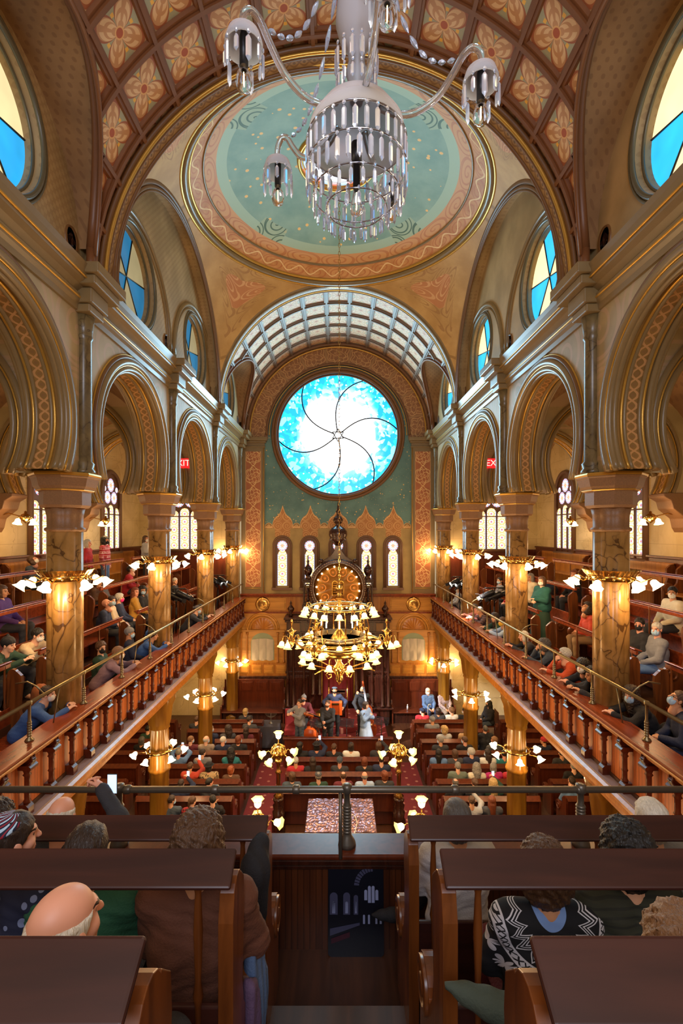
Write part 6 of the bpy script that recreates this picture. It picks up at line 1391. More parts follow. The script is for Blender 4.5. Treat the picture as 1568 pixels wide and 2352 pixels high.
# seated poses (facing +y) and standing ones
LAP = dict(palm=((0, 0, -1), (0, 0, -1)))
pose('sit', lean=-.03); pose('sitL', lean=.02, yaw=-.7); pose('sitR', lean=.02, yaw=.7, L=(-.02, .30, .66), Rr=(.06, .31, .68)); pose('read', lean=.20, pitch=-.55, L=(-.06, .34, .70), Rr=(.06, .34, .70))
KT = dict(knee=((-.14, .36, .50), (.14, .36, .50)), ank=((-.13, .24, .085), (.13, .24, .085)))
pose('lean', **KT, lean=.62, pitch=.1, L=(-.16, .62, .88), Rr=(.12, .66, .88), el=(-1, -.2, -.6), er=(1, -.2, -.6)); pose('leanR', **KT, lean=.55, yaw=.6, pitch=.0, L=(-.10, .64, .88), Rr=(.05, .60, .88), el=(-1, 0, -.6), er=(1, 0, -.6))
pose('leanL', **KT, lean=.55, yaw=-.6, L=(-.10, .64, .88), Rr=(.05, .60, .88), el=(-1, 0, -.6), er=(1, 0, -.6)); pose('chin', **KT, lean=.5, yaw=.2, pitch=-.15, L=(-.10, .64, .86), Rr=(.05, .45, 1.02), er=(.6, .6, -.9), palm=((0, 0, -1), (0, -1, 0)), grip=('rest', 'grip'))
pose('phone', lean=.0, pitch=.05, Rr=(.10, .36, 1.22), er=(1, .1, -.7), palm=((0, 0, -1), (-1, 0, 0)), grip=('rest', 'grip')); pose('phones', lean=.05, L=(-.08, .36, 1.26), Rr=(.08, .36, 1.26), palm=((1, 0, 0), (-1, 0, 0)), grip=('grip', 'grip'))
pose('clap', lean=.05, yaw=-.3, L=(-.03, .34, .95), Rr=(.03, .34, .95), palm=((1, 0, 0), (-1, 0, 0)), grip=('flat', 'flat')); pose('turnR', lean=.05, yaw=1.1, L=(-.1, .28, .66), Rr=(.2, .2, .7))
pose('stand', stand=True, h=.014); pose('standhip', stand=True, L=(-.26, .0, 1.02), Rr=(.05, .22, 1.12), el=(-1, -.6, 0), yaw=.3)
_ph = None
def phone(loc, rz, label):
    t = thing('phone', label, 'phone', loc, rz, 'phones held up')
    MB().box(-.037, .037, -.004, .004, -.075, .075).build('case', W['black'], t, .003); MB().box(-.034, .034, -.0055, -.004, -.070, .070).build('lit_screen', glow('lit_phone_screen', (.45, .6, .85), 1.3), t)
def desc(h, hc, hat, top, tn):
    a = {'rim': 'balding', 'thin': 'thinning %s-haired' % hc, 'curly': '%s curly-haired' % hc, 'longcurly': 'long curly %s-haired' % hc, 'shortcurly': 'curly %s-haired' % hc, 'long': 'long %s-haired' % hc, 'bob': '%s bob-haired' % hc, 'bun': '%s-haired' % hc, 'pony': '%s pony-tailed' % hc, None: 'bald'}.get(h, '%s-haired' % hc)
    a = a.replace(' ', '-', 1) if a.count('-haired') and False else a
    return '%s person in %s %s' % (a, top, tn)
def hatw(h): return {None: '', 'beanie': 'and knit beanie', 'kippah': 'and kippah', 'cap': 'and cap', 'flatcap': 'and flat cap', 'brim': 'and black hat', 'snood': 'and snood'}[h]
MK = {None: '', 'w': 'with white mask', 'b': 'with blue mask', 'k': 'with black mask', 'p': 'with pink mask', 'y': 'with yellow mask', 'g': 'with grey mask'}
def parse(s):
    """pose|hair,colour|top,garment|extras (m=mask, h=hat:colour, s=scale, g, b=beard, k=skin)"""
    a = s.split('|'); h, hc = (a[1].split(',') + ['brown'])[:2]; tp, tn = (a[2].split(',') + ['jacket'])[:2]; kw = dict(ps=a[0], hair=None if h == '-' else h, hc=hc, top=tp, topname=tn)
    for e in (a[3].split() if len(a) > 3 else ()):
        if e[0] == 'm': kw['mask'] = e[1]
        elif e[0] == 'h': q = e[1:].split(':'); kw['hat'] = q[0]; kw['hatc'] = q[1].replace('_', ' ')
        elif e[0] == 's': kw['sc'] = float(e[1:])
        elif e[0] == 'g': kw['glasses'] = True
        elif e[0] == 'b': kw['beard'] = e[1:].replace('_', ' ')
        elif e[0] == 'k': kw['skin'] = int(e[1:])
        elif e[0] == 'l': kw['legs'] = e[1:].replace('_', ' ')
    return kw
used = {}
def uniq(l, alts):
    for a in [''] + list(alts):
        q = l + a
        if q not in used: used[q] = 1; return q
    return l
# ---------------------------------------------------------------- the audience
FLOOR = '''564,1624 sitR|bob,blond|charcoal,coat|mb
573,1640 turnR|short,dark brown|dark grey,jacket|mb g
451,1636 sit|short,brown|charcoal,coat|
483,1663 sitR|short,grey|navy,jacket|mb
523,1667 sitL|longcurly,dark brown|dark grey,cardigan|
565,1660 sit|long,dark brown|maroon,coat|
438,1688 sitR|short,light brown|maroon,sweater|mb
473,1685 sitR|rim,silver|taupe,sweater|mb
513,1690 sitR|crop,white|navy,blazer|mb
547,1685 sitR|bob,auburn|black,jacket|mb
409,1719 phones|short,grey|denim blue,shirt|mb
465,1715 sitR|short,dark brown|grey,hoodie|
529,1716 clap|longcurly,black|teal,blouse|mb
436,1739 phone|short,brown|brick red,sweater|
480,1749 sitR|bob,black|patterned beige,blouse|hbrim:black
536,1762 sitR|bob,red|brown,sweater|s.88
415,1777 phone|short,dark brown|navy,sweater|mb
480,1775 sitR|crop,black|charcoal,jacket|
393,1830 sitR|short,dark brown|slate,jacket|mb
442,1831 sitR|pony,brown|red plaid,shirt|
487,1830 clap|short,black|black,shirt|
340,1671 sitR|short,black|dark green,coat|mb
345,1702 sit|bob,dark grey|black,coat|
970,1621 sitL|short,black|red,jacket|mb hcap:navy
992,1642 sitL|short,grey|grey,coat|mw hbeanie:grey
1010,1625 sit|bob,dark brown|charcoal,sweater|
1038,1620 sitL|shortcurly,light brown|white,blouse|
1062,1630 sitL|short,black|black,jacket|mw
1020,1665 sitL|curly,blond|light grey,jacket|mb
1071,1664 sitL|bun,grey|tan,coat|mb
1067,1687 sitL|short,brown|black,sweater|mb
1011,1695 sitL|short,grey|charcoal,cardigan|mb
1132,1664 read|short,dark grey|black,jacket|
1149,1691 sitL|bob,light brown|dark grey,coat|
1020,1725 sit|long,black|denim blue,shirt|
1052,1723 sit|bob,brown|dark grey,sweater|
1089,1715 sitL|shortcurly,silver|navy,vest|mb
1126,1717 sitL|long,dark brown|white,sweater|mb
1160,1722 sit|short,black|teal,sweater|
1051,1747 sit|short,grey|gray green,sweater|
1095,1752 sit|longcurly,grey|cream,sweater|
1134,1746 sitR|bob,grey|magenta,sweater|
1174,1743 sit|bob,brown|red,jacket|
1045,1776 sit|thin,dark grey|black,shirt|
1095,1783 sit|bun,brown|charcoal,shirt|
1132,1784 phone|longcurly,blond|dark green,cardigan|
1171,1794 sit|short,auburn|brown,jacket|
1149,1815 sit|long,auburn|dark grey,sweater|
1086,1820 phone|short,brown|light grey,shirt|
1249,1690 sitL|short,brown|navy,jacket|hbeanie:red
1289,1720 sit|short,black|charcoal,jacket|
1317,1749 sit|short,grey|black,coat|
1278,1789 read|short,dark brown|denim blue,jacket|'''
CENTRE = '''689,1705 sitR|long,black|black,jacket|
727,1705 phone|bob,black|navy,coat|hbrim:black
767,1702 sit|short,brown|black,sweater|
806,1705 sit|bob,dark brown|white,sweater|
886,1705 phone|bob,brown|charcoal,sweater|
679,1733 sit|short,silver|red,shirt|
718,1736 sit|long,dark brown|black,cardigan|
780,1725 sit|short,grey|charcoal,coat|hbeanie:slate
838,1740 sit|bob,auburn|black,blouse|
881,1740 sit|thin,dark brown|navy,shirt|
661,1760 sitL|bob,brown|slate,sweater|
731,1757 sit|short,grey|dark green,jacket|hflatcap:dark_grey
788,1756 sit|thin,brown|maroon,puffer_jacket|
837,1761 sit|rim,grey|pale blue,sweater|
898,1776 sitL|bob,auburn|charcoal,jacket|'''
def spread(v, gap, lo, hi):
    """push sorted places apart to at least gap"""
    v = [list(q) for q in sorted(v)]
    for _ in range(60):
        for i in range(len(v) - 1):
            o = gap - (v[i + 1][0] - v[i][0])
            if o > 0: v[i][0] -= o / 2; v[i + 1][0] += o / 2
        for q in v: q[0] = min(max(q[0], lo), hi)
    return v
def lab(*parts):
    """join the phrases, leaving out the optional middle ones when the label gets long"""
    p = [q for q in parts if q]; p[-2] += ',' if p[-1][0] not in 'sl' or 'row' in p[-1] else ''
    while len(' '.join(p).split()) > 16 and len(p) > 2: p.pop(-2)
    return ' '.join(p)
def floor_people(txt, rows, blk):
    cells = {}
    for ln in txt.strip().split('\n'):
        pos, sp = ln.split(' ', 1); px, py = map(float, pos.split(',')); kw = parse(sp); d = 6.22 * F / (py - 1218)
        i = min(range(len(rows)), key=lambda j: abs(rows[j] + .21 - d)); y = rows[i] + .21; x = (px - 776) * y / F
        z = 'c' if blk == 'c' else ('L' if x < 0 else 'R') + ('u' if abs(x) > 5.25 else '')
        cells.setdefault((z, i), []).append((abs(x) if z != 'c' else x, id(kw), kw))
    for (z, i), v in sorted(cells.items()):
        y = rows[i] + .21; narrow = min(abs(y - .01 - c) for c in COLY) < .46
        for x, _, kw in spread(v, .47, -1.2 if z == 'c' else 5.95 if 'u' in z else 2.88, 1.2 if z == 'c' else 7.5 if 'u' in z else (3.62 if narrow and len(v) < 3 else 4.75)):
            if z[0] == 'L': x = -x
            place = '%s pew from the reading table' % ORD[i] if z == 'c' else '%s row from stage, %s' % (ORD[len(rows) - 1 - i], ('left' if x < 0 else 'right') + (' under gallery' if 'u' in z else ' block'))
            kw.setdefault('sc', .95 + R.uniform(-.02, .02))
            l = lab(desc(kw['hair'], kw['hc'], None, kw['top'], kw['topname'].replace('_', ' ')), hatw(kw.get('hat')), MK[kw.get('mask')], place)
            rz = R.uniform(-.15, .15); person(l, (x, y, 0), rz, group='audience on the main floor', **kw)
            if kw['ps'] in ('phone', 'phones'):
                q = Matrix.Rotation(rz, 3, 'Z') @ Vector((.10 if kw['ps'] == 'phone' else 0, .42, 1.30)); phone((x + q.x * kw['sc'], y + q.y * kw['sc'], q.z * kw['sc']), rz, 'small lit phone held up by the %s-haired person in %s %s' % (kw['hc'], kw['top'], kw['topname'].replace('_', ' ')))
floor_people(FLOOR, ROWS, 's'); floor_people(CENTRE, ROWC, 'c')
GPX = [4.63, 5.50, 6.40, 7.72]
GAL = '''68,3 read|bob,brown|slate,jacket|mw
205,3 stand|bob,silver|red,sweater|ltaupe
245,3 stand|curly,black|red patterned,sweater|mk ldenim_blue
222,2 read|short,dark brown|brown,jacket|s.82
240,2 sitR|short,dark brown|grey,jacket|mw s.75
294,2 read|short,black|red,jacket|mw
337,3 standhip|long,brown|light grey,sweater|mw lcharcoal
255,1 sitR|bun,dark brown|beige,scarf|mb
323,1 sitR|long,auburn|ochre,jacket|
345,1 sit|rim,grey|grey,shirt|mb
331,1 sitR|curly,black|black,jacket|mb
245,1 read|-,brown|navy,sweater|mg k2
278,1 sit|shortcurly,silver|navy,blazer|mp
313,0 sit|short,grey|navy,coat|mb hbeanie:grey
350,1 read|short,grey|charcoal,jacket|mk
337,0 sitR|shortcurly,dark brown|blue,jacket|mw
362,0 lean|shortcurly,black|blue,sweater|
236,0 sitR|shortcurly,brown|dark green,jacket|mk g
262,0 read|short,brown|teal,sweater|s.72
404,1 sitR|short,silver|black,jacket|
466,0 leanR|short,black|olive,coat|
453,0 lean|bun,dark brown|charcoal,shirt|mb
100,1 lean|short,black|beige,sweater|mw g
117,1 chin|short,dark brown|black,shirt|mb bdark_brown
20,1 lean|short,black|dark green,coat|hbeanie:black
12,2 sit|bob,brown|violet,jacket|
1023,0 sit|short,dark brown|light grey,shirt|mw g
1079,0 lean|pony,dark brown|pink,sweater|k2
1100,0 lean|short,grey|dark plaid,shirt|
1131,0 leanL|longcurly,dark brown|dark green,sweater|
1151,0 leanL|short,brown|pale blue,shirt|my
1188,1 read|shortcurly,dark brown|magenta,sweater|
1198,0 lean|bob,white|charcoal,jacket|
1242,0 chin|curly,dark grey|slate,jacket|
1288,0 chin|shortcurly,silver|orange,sweater|g
1145,1 sitL|short,black|grey,hoodie|mb
1165,1 sitL|short,grey|black,coat|mb hbeanie:grey
1178,1 sit|short,dark brown|red,jacket|mw
1315,2 sitL|long,auburn|black,fur_hooded_coat|
1356,1 read|curly,dark brown|brick red,t_shirt|ltan
1332,0 leanL|curly,black|black,coat|mw
1375,0 lean|curly,black|charcoal,patterned_shawl|
1424,0 leanL|longcurly,dark brown|black,coat|mb lblue
1502,1 sitL|crop,silver|grey,t_shirt|mb ldenim_blue k2
1466,1 sitL|bun,black|black,jacket|mk
1540,2 sitL|short,black|cream,sweater|mw'''
def gal_people():
    cells = {}
    for ln in GAL.split('\n'):
        pos, sp = ln.split(' ', 1); px, k = map(int, pos.split(',')); kw = parse(sp); s = -1 if px < 776 else 1
        st = kw['ps'].startswith('stand'); ln_ = kw['ps'] in ('lean', 'leanR', 'leanL', 'chin')
        X = GPX[k] - (.10 if k == 0 and ln_ else 0) - (.42 if st else 0)
        cells.setdefault((s, k), []).append((F * (X - (.36 if ln_ else .06)) / abs(px - 776), id(kw), kw, X, st, ln_))
    for (s, k), v in sorted(cells.items()):
        for y, _, kw, X, st, ln_ in spread(v, .48, 5.0, 18.5):
            if k == 0:
                c = min(COLY, key=lambda q: abs(q - y))
                if abs(y - c) < .50: y = c + (.50 if y > c else -.50)
            kw.setdefault('sc', .96 + R.uniform(-.02, .02)); side = 'left' if s < 0 else 'right'
            l = lab(desc(kw['hair'], kw['hc'], None, kw['top'], kw['topname'].replace('_', ' ')), hatw(kw.get('hat')), MK[kw.get('mask')], ('standing in the %s gallery' if st else 'leaning on the %s parapet' if ln_ and k == 0 else 'seated behind the %s parapet' if k == 0 else 'seated higher in the %s gallery') % side)
            person(l, (s * X, y, GF[k]), s * PI / 2 + (-s) * R.uniform(-.1, .35), group='audience in the galleries', **kw)
gal_people()
# woman in the green dress, woman in the white coat behind her, boy in the blue jacket, man at the right edge
pose('folded', stand=True, L=(-.02, .24, 1.14), Rr=(.04, .26, 1.10), skirt=.10, yaw=-.25, fat=1.6, h=.013)
person('woman standing in a long dark green dress and brown snood in the right gallery', (5.25, 12.35, GF[1]), PI / 2 + .35, 'folded', 'bob', 'brown', 'dark green', 'dress_top', 'dark green', 'skirt', 'w', 'snood', 'brown', .97, 0, topmat=cloth('bottle_green', '0f4a44'))
person('person in a white hooded coat standing behind the green dress', (5.62, 14.0, GF[1]), PI / 2 + .4, 'stand', 'long', 'grey', 'cream', 'coat', 'charcoal', 'trousers', None, None, None, .93)
person('boy in a blue puffer jacket and white mask at the left parapet', (-4.58, 6.93, GF[0]), -PI / 2 + .25, 'lean', 'short', 'dark brown', 'blue', 'puffer_jacket', 'navy', 'trousers', 'w', sc=.95, skin=0)
person('person in a purple sweater leaning on the left parapet over the ledge', (-4.55, 9.1, GF[0]), -PI / 2 + .3, 'lean', 'bob', 'light brown', 'mauve', 'sweater', 'charcoal', 'trousers', 'w', sc=.98)
person('man with glasses and a blue mask reading at the right edge, dark blue sweater', (4.62, 6.3, GF[0]), PI / 2 - .3, 'read', 'short', 'brown', 'navy', 'sweater', 'navy', 'trousers', 'b', glasses=True, sc=1.0)
# ---------------------------------------------------------------- musicians
pose('fiddle', stand=True, yaw=-.35, pitch=-.1, L=(-.12, .42, 1.34), Rr=(.20, .34, 1.28), el=(-.3, .1, -1), er=(1, .1, -.5), palm=((1, 0, .5), (0, 0, -1)), grip=('grip', 'grip'))
pose('clarinet', stand=True, pitch=-.25, L=(-.03, .30, 1.10), Rr=(.03, .36, .94), er=(1, -.3, -.4), el=(-1, -.3, -.4), palm=((1, 0, 0), (-1, 0, 0)), grip=('grip', 'grip'))
pose('accordion', stand=True, pitch=-.3, L=(-.32, .22, 1.08), Rr=(.30, .24, 1.08), palm=((1, 0, 0), (-1, 0, 0)), el=(-1, -.4, -.5), er=(1, -.4, -.5), grip=('rest', 'rest'))
pose('bassist', stand=True, pitch=-.2, L=(.12, .20, 1.52), Rr=(.22, .34, 1.02), el=(-1, .2, -.3), er=(1, .1, -.4), palm=((0, -1, 0), (0, -1, 0)), grip=('grip', 'rest'), yaw=.3)
pose('singer', stand=True, yaw=-.3, pitch=.12, L=(.02, .20, 1.24), Rr=(.10, .27, 1.34), el=(-1, .0, -.6), er=(1, .1, -.6), palm=((0, -1, 0), (-1, 0, 0)), grip=('rest', 'grip'), skirt=.32, h=.013)
pose('drummer', lean=.1, pitch=-.3, L=(-.22, .42, .86), Rr=(.22, .44, .90), grip=('grip', 'grip'))
SZ = .3; PR = PI; mus = 'musicians on the platform'
def face(p): return PR + .0
person('fiddler in a grey shirt and dark jeans playing at the left of the platform', (-1.26, 15.85, SZ), PR - .75, 'fiddle', 'short', 'dark brown', 'grey', 'shirt', 'slate', 'jeans', sc=.97, skin=0, group=mus, shoes=True)
person('clarinettist in a black suit at the middle front of the platform', (-.34, 15.75, SZ), PR - .25, 'clarinet', 'short', 'brown', 'black', 'suit_jacket', 'black', 'trousers', sc=.97, skin=2, group=mus, shoes=True, beard='brown')
person('singer in a long grey-blue dress holding a microphone', (.90, 15.8, SZ), PR + .9, 'singer', 'bob', 'dark brown', 'pale blue', 'dress_top', 'pale blue', 'skirt', sc=.93, skin=0, group=mus, topmat=cloth('denim_grey_blue', '6f86a8'))
person('accordionist in a navy top and cap with an orange accordion', (-.12, 16.9, SZ + .05), PR, 'accordion', 'short', 'black', 'navy', 'shirt', 'black', 'trousers', None, 'flatcap', 'slate', .98, 1, beard='black', group=mus, shoes=True)
person('bald bassist in black holding a double bass', (.86, 16.95, SZ + .05), PR, 'bassist', None, 'black', 'black', 'shirt', 'black', 'trousers', sc=.98, skin=1, beard='black', group=mus, shoes=True)
person('drummer in a dark red shirt, grey beanie and black mask behind the fiddler', (-1.18, 16.8, SZ + .16), PR - .2, 'drummer', 'crop', 'black', 'maroon', 'shirt', 'black', 'trousers', 'k', 'beanie', 'grey', 1.0, group=mus)
# seated listeners on the bench at the right of the ark, lit by the theatre lamps
for l, x, kw in (('blond person in a blue coat and white mask holding a cane on the lit bench', 3.55, dict(ps='sit', hair='bob', hc='white', top='denim blue', topname='coat', mask='w', legs='navy')),
                 ('bald bearded person in a plaid shirt and mask on the lit bench', 4.18, dict(ps='sit', hair=None, top='plum plaid', topname='shirt', mask='w', legs='taupe')),
                 ('dark long-haired person in a black dress seated by the far right column', 5.55, dict(ps='sitR', hair='long', hc='black', top='black', topname='dress', legs='slate', legname='skirt', mask='k'))):
    if x < 5: person(l, (x, 18.95 - .0, 0), PI + .25, sc=.97, group='listeners on the bench', **kw)
    else: person(l, (x, 17.6, 0), PI / 2 + .3, sc=.97, group='listeners on the bench', **kw)
tag(MB().tube([(0, 0, 0), (0, 0, .78), (.03, 0, .86), (.09, 0, .87), (.12, 0, .82)], .011, 8).build('walking_cane', plain('pale_cane', 'c9b899', .4), None, 0, (3.45, 18.45, 0)), 'pale hooked walking cane before the person in the blue coat', 'cane')
t = thing('side_chair', 'plain chair by the far right column under the person in black', 'chair', (5.6, 17.6, 0)); MB().box(-.22, .22, -.22, .22, .41, .45).build('seat', W['redd'], t, .01); MB().box(.19, .22, -.22, .22, .45, .95).build('backrest', W['redd'], t, .01)
for a in (-1, 1):
    for b in (-1, 1): MB().box(a * .2 - .02, a * .2 + .02, b * .2 - .02, b * .2 + .02, 0, .41).build('leg', W['redd'], t)
# instruments
def outline(pts, n=40):
    """closed smooth fiddle outline from half widths"""
    out = []
    for k in range(n + 1):
        f = k / n * (len(pts) - 1); i = min(int(f), len(pts) - 2); g = f - i; g = g * g * (3 - 2 * g); out.append((pts[i][0] + (pts[i + 1][0] - pts[i][0]) * g, pts[i][1] + (pts[i + 1][1] - pts[i][1]) * g))
    return out + [(-w, z) for w, z in out[::-1]]
VI = plain('varnished_violin', 'a3521c', .2); BASSM = plain('varnished_bass', '7d3214', .2); EB = plain('ebony', '15110f', .3)
def fiddle(name, label, cat, loc, M, S, mat):
    t = thing(name, label, cat, loc); t.matrix_world = Matrix.Translation(loc) @ M.to_4x4()
    o = outline([(.03, 0), (.30, .04), (.42, .22), (.38, .40), (.25, .52), (.24, .60), (.32, .74), (.33, .88), (.2, .97), (.03, 1.0)])
    MB().prism([(a * S * .5, b * S) for a, b in o], 'y', -.08 * S, .08 * S).build('body', mat, t, .01 * S)
    MB().box(-.025 * S, .025 * S, -.13 * S, -.09 * S, .45 * S, 1.55 * S).box(-.03 * S, .03 * S, -.09 * S, .0, .95 * S, 1.55 * S).build('neck', EB, t)
    MB().tube([(0, -.05 * S, 1.55 * S), (0, -.05 * S, 1.7 * S), (0, -.12 * S, 1.75 * S), (0, -.15 * S, 1.69 * S), (0, -.10 * S, 1.67 * S)], [.03 * S, .03 * S, .028 * S, .022 * S, .015 * S], 8).build('scroll', mat, t)
    MB().box(-.08 * S, .08 * S, -.15 * S, -.08 * S, .38 * S, .41 * S).build('bridge', plain('pale_maple', 'c9a468', .4), t); g = MB()
    for k in (-.03, -.01, .01, .03): g.tube([(k * S, -.135 * S, .12 * S), (k * S, -.155 * S, .40 * S), (k * .6 * S, -.135 * S, 1.6 * S)], max(.0012, .004 * S), 4)
    g.build('string', plain('silvered_wire', 'a8a8b4', .25, 1.), t)
    return t
fiddle('violin', 'small varnished violin tucked under the fiddler chin', 'violin', (-1.13, 15.68, 1.60), Matrix.Rotation(1.9, 3, 'Y') @ Matrix.Rotation(-1.2, 3, 'Z'), .36, VI)
tag(MB().tube([(0, 0, 0), (.24, .0, .58)], .006, 6).build('violin_bow', EB, None, 0, (-1.10, 15.55, 1.5)), 'thin bow raised across the violin', 'bow')
fiddle('double_bass', 'tall red-brown double bass standing behind the singer', 'double bass', (1.16, 16.62, .42), Matrix.Rotation(-.16, 3, 'Y') @ Matrix.Rotation(-.10, 3, 'X'), 1.08, BASSM)
t = thing('clarinet', 'black clarinet with silver keys held by the player in the black suit', 'clarinet', (-.37, 15.33, 1.05)); t.rotation_euler = (.55, 0, .1)
MB().lathe([(.035, -.36), (.03, -.33), (.016, -.26), (.014, .25), (.016, .26), (.008, .34)], (0, 0, 0), 10).build('body', EB, t)
for k in range(7): MB().lathe([(.018, 0), (.019, .006), (.018, .012)], (0, 0, -.22 + k * .07), 8).build('silver_key', plain('silvered_wire', 'a8a8b4', .25, 1.), t)
t = thing('accordion', 'orange piano accordion with bellows across the player chest', 'accordion', (-.1, 16.56, 1.42)); OR = plain('orange_lacquer', 'c2501a', .3)
MB().box(-.24, -.12, -.10, .12, -.22, .22).build('treble_box', OR, t, .01); MB().box(.14, .24, -.10, .12, -.22, .22).build('bass_box', OR, t, .01)
b = MB(); n = 18
for k in range(n): x0 = -.12 + .26 * k / n; b.box(x0, x0 + .009, -.09 + .015 * (k % 2), .11, -.20, .20)
b.box(-.12, .14, -.07, .1, -.18, .18, 1); b.build('bellows', [OR, plain('dark_red_bellows', '6d1f12', .5)], t)
k_ = MB()
for k in range(14): k_.box(-.275, -.24, -.08, .0, -.2 + k * .0285, -.175 + k * .0285)
k_.build('keyboard', plain('ivory_keys', 'd8cfba', .3), t); MB().box(-.10, .12, -.11, -.095, .14, .2).build('grille', W['brass'], t)
t = thing('microphone', 'black hand microphone at the singer mouth', 'microphone', (.84, 15.5, 1.62)); t.rotation_euler = (.6, .2, 0); MB().lathe([(.010, -.16), (.014, 0), (.012, .0)], (0, 0, 0), 10).build('handle', EB, t); MB().ell((0, 0, .02), (.024, .024, .028), 10).build('grille', W['steel'], t)
t = thing('drum_kit', 'small drum kit with an orange drum and a brass cymbal behind the fiddler', 'drums', (-.95, 16.3, SZ)); RX = Matrix.Rotation(PI / 2, 3, 'X')
MB().lathe([(.0, -.18), (.26, -.18), (.27, -.16), (.27, .16), (.26, .18), (.0, .18)], (0, 0, .29), 32, 0, RX).build('bass_drum', OR, t)
MB().lathe([(.0, .0), (.17, .0), (.175, .02), (.175, .13), (.17, .14), (0, .14)], (.32, .1, .55), 24).build('snare_drum', W['steel'], t); MB().lathe([(.012, 0), (.012, .56)], (.32, .1, 0), 8).build('snare_stand', W['steel'], t)
MB().lathe([(.0, .02), (.04, .015), (.24, .0), (.24, -.004), (.0, .01)], (.42, .15, .98), 28, 0, Matrix.Rotation(.2, 3, 'X')).build('cymbal', W['brass'], t); MB().lathe([(.010, 0), (.010, .97)], (.42, .15, 0), 8).build('cymbal_stand', W['steel'], t)
def stand(x, y, lab, rz):
    t = thing('music_stand', lab, 'music stand', (x, y, SZ), rz, 'black music stands'); K = W['black']
    for k in range(3): a = k * 2.1; MB().tube([(.24 * cos(a), .24 * sin(a), .02), (.0, 0, .22)], .010, 6).build('leg', K, t)
    MB().lathe([(.012, .05), (.012, .95)], (0, 0, 0), 8).build('pole', K, t); d = MB(); M_ = Matrix.Rotation(-.9, 3, 'X')
    for i in range(7): d.cb((0, 0, 1.0) if 0 else Vector((0, .0, 1.02)) + M_ @ Vector((0, 0, -.13 + .043 * i)), (.46, .006, .018), 0, M_)
    for i in (-.225, .225, 0): d.cb(Vector((i, 0, 1.02)), (.02, .006, .30), 0, M_)
    d.build('desk', K, t)
stand(-.68, 15.55, 'black music stand between the fiddler and the clarinettist', .3); stand(.28, 15.55, 'black slotted music stand between the clarinettist and the singer', -.2); stand(1.42, 15.7, 'dark music stand at the right end of the platform by the bass', -.3)
t = thing('clarinet', 'second clarinet standing upright on the platform beside the singer', 'clarinet', (.60, 15.5, SZ)); MB().lathe([(.05, 0), (.03, .06), (.016, .14), (.014, .75), (.02, .78)], (0, 0, 0), 10).build('body', EB, t)
for k in range(8): MB().lathe([(.018, 0), (.020, .006), (.018, .012)], (0, 0, .2 + k * .065), 8).build('silver_key', plain('silvered_wire', 'a8a8b4', .25, 1.), t)
t = thing('armchair', 'red upholstered armchair at the left of the platform behind the fiddler', 'chair', (-1.58, 16.6, SZ)); RV = plain('red_upholstery', '7d1a22', .8)
MB().box(-.26, .26, -.26, .26, .25, .46).build('seat', RV, t, .04); MB().box(-.28, .28, .2, .3, .3, 1.0).build('backrest', RV, t, .05)
for a in (-1, 1):
    for b_ in (-1, 1): MB().box(a * .22 - .025, a * .22 + .025, b_ * .22 - .025, b_ * .22 + .025, 0, .26).build('leg', W['dark'], t)
# covered table with a branched candlestick, left of the platform
t = thing('covered_table', 'small table under a dark grey cloth left of the platform', 'table', (-2.42, 16.9, 0)); MB().box(-.36, .36, -.30, .30, .70, .745).build('tabletop', W['redd'], t)
def drape(u, v):
    a = 2 * PI * u; sq = lambda q: max(-1, min(1, q * 1.35)); k = 1 + .0 + (.16 * v + .035 * sin(a * 14) * v)
    return (.375 * sq(cos(a)) * k, .315 * sq(sin(a)) * k, .755 - .70 * v)
tc = MB().grid(drape, 96, 6).add([(-.38, -.32, .756), (.38, -.32, .756), (.38, .32, .756), (-.38, .32, .756)], [(0, 1, 2, 3)]).build('tablecloth', cloth('dusky_cloth', '35323a'), None, 0, (-2.42, 16.9, 0)); tag(tc, 'dark grey cloth hanging in folds to the floor over the small table', 'tablecloth')
t = thing('candelabrum', 'small dark branched candlestick on the grey-covered table', 'candlestick', (-2.36, 16.9, .757)); MB().lathe([(.07, 0), (.06, .02), (.015, .05), (.02, .12), (.01, .2), (.01, .36)], (0, 0, 0), 12).build('stem', W['steel'], t)
for k in range(1, 5): MB().tube([(-.05 * k, 0, .36), (-.05 * k, 0, .33), (-.03 * k, 0, .24), (0, 0, .2), (.03 * k, 0, .24), (.05 * k, 0, .33), (.05 * k, 0, .36)], .006, 5).build('branch', W['steel'], t)
t = thing('water_bottle', 'small clear water bottle on the lit bench right of the ark', 'bottle', (2.75, 19.0, .46)); MB().lathe([(.032, 0), (.033, .12), (.014, .17), (.014, .2), (0, .2)], (0, 0, 0), 12).build('body', plain('frosted_plastic', 'c9ced2', .15), t); MB().lathe([(.016, .19), (.016, .21), (0, .212)], (0, 0, 0), 10).build('cap', plain('white_plastic', 'd9d2c4', .4), t)
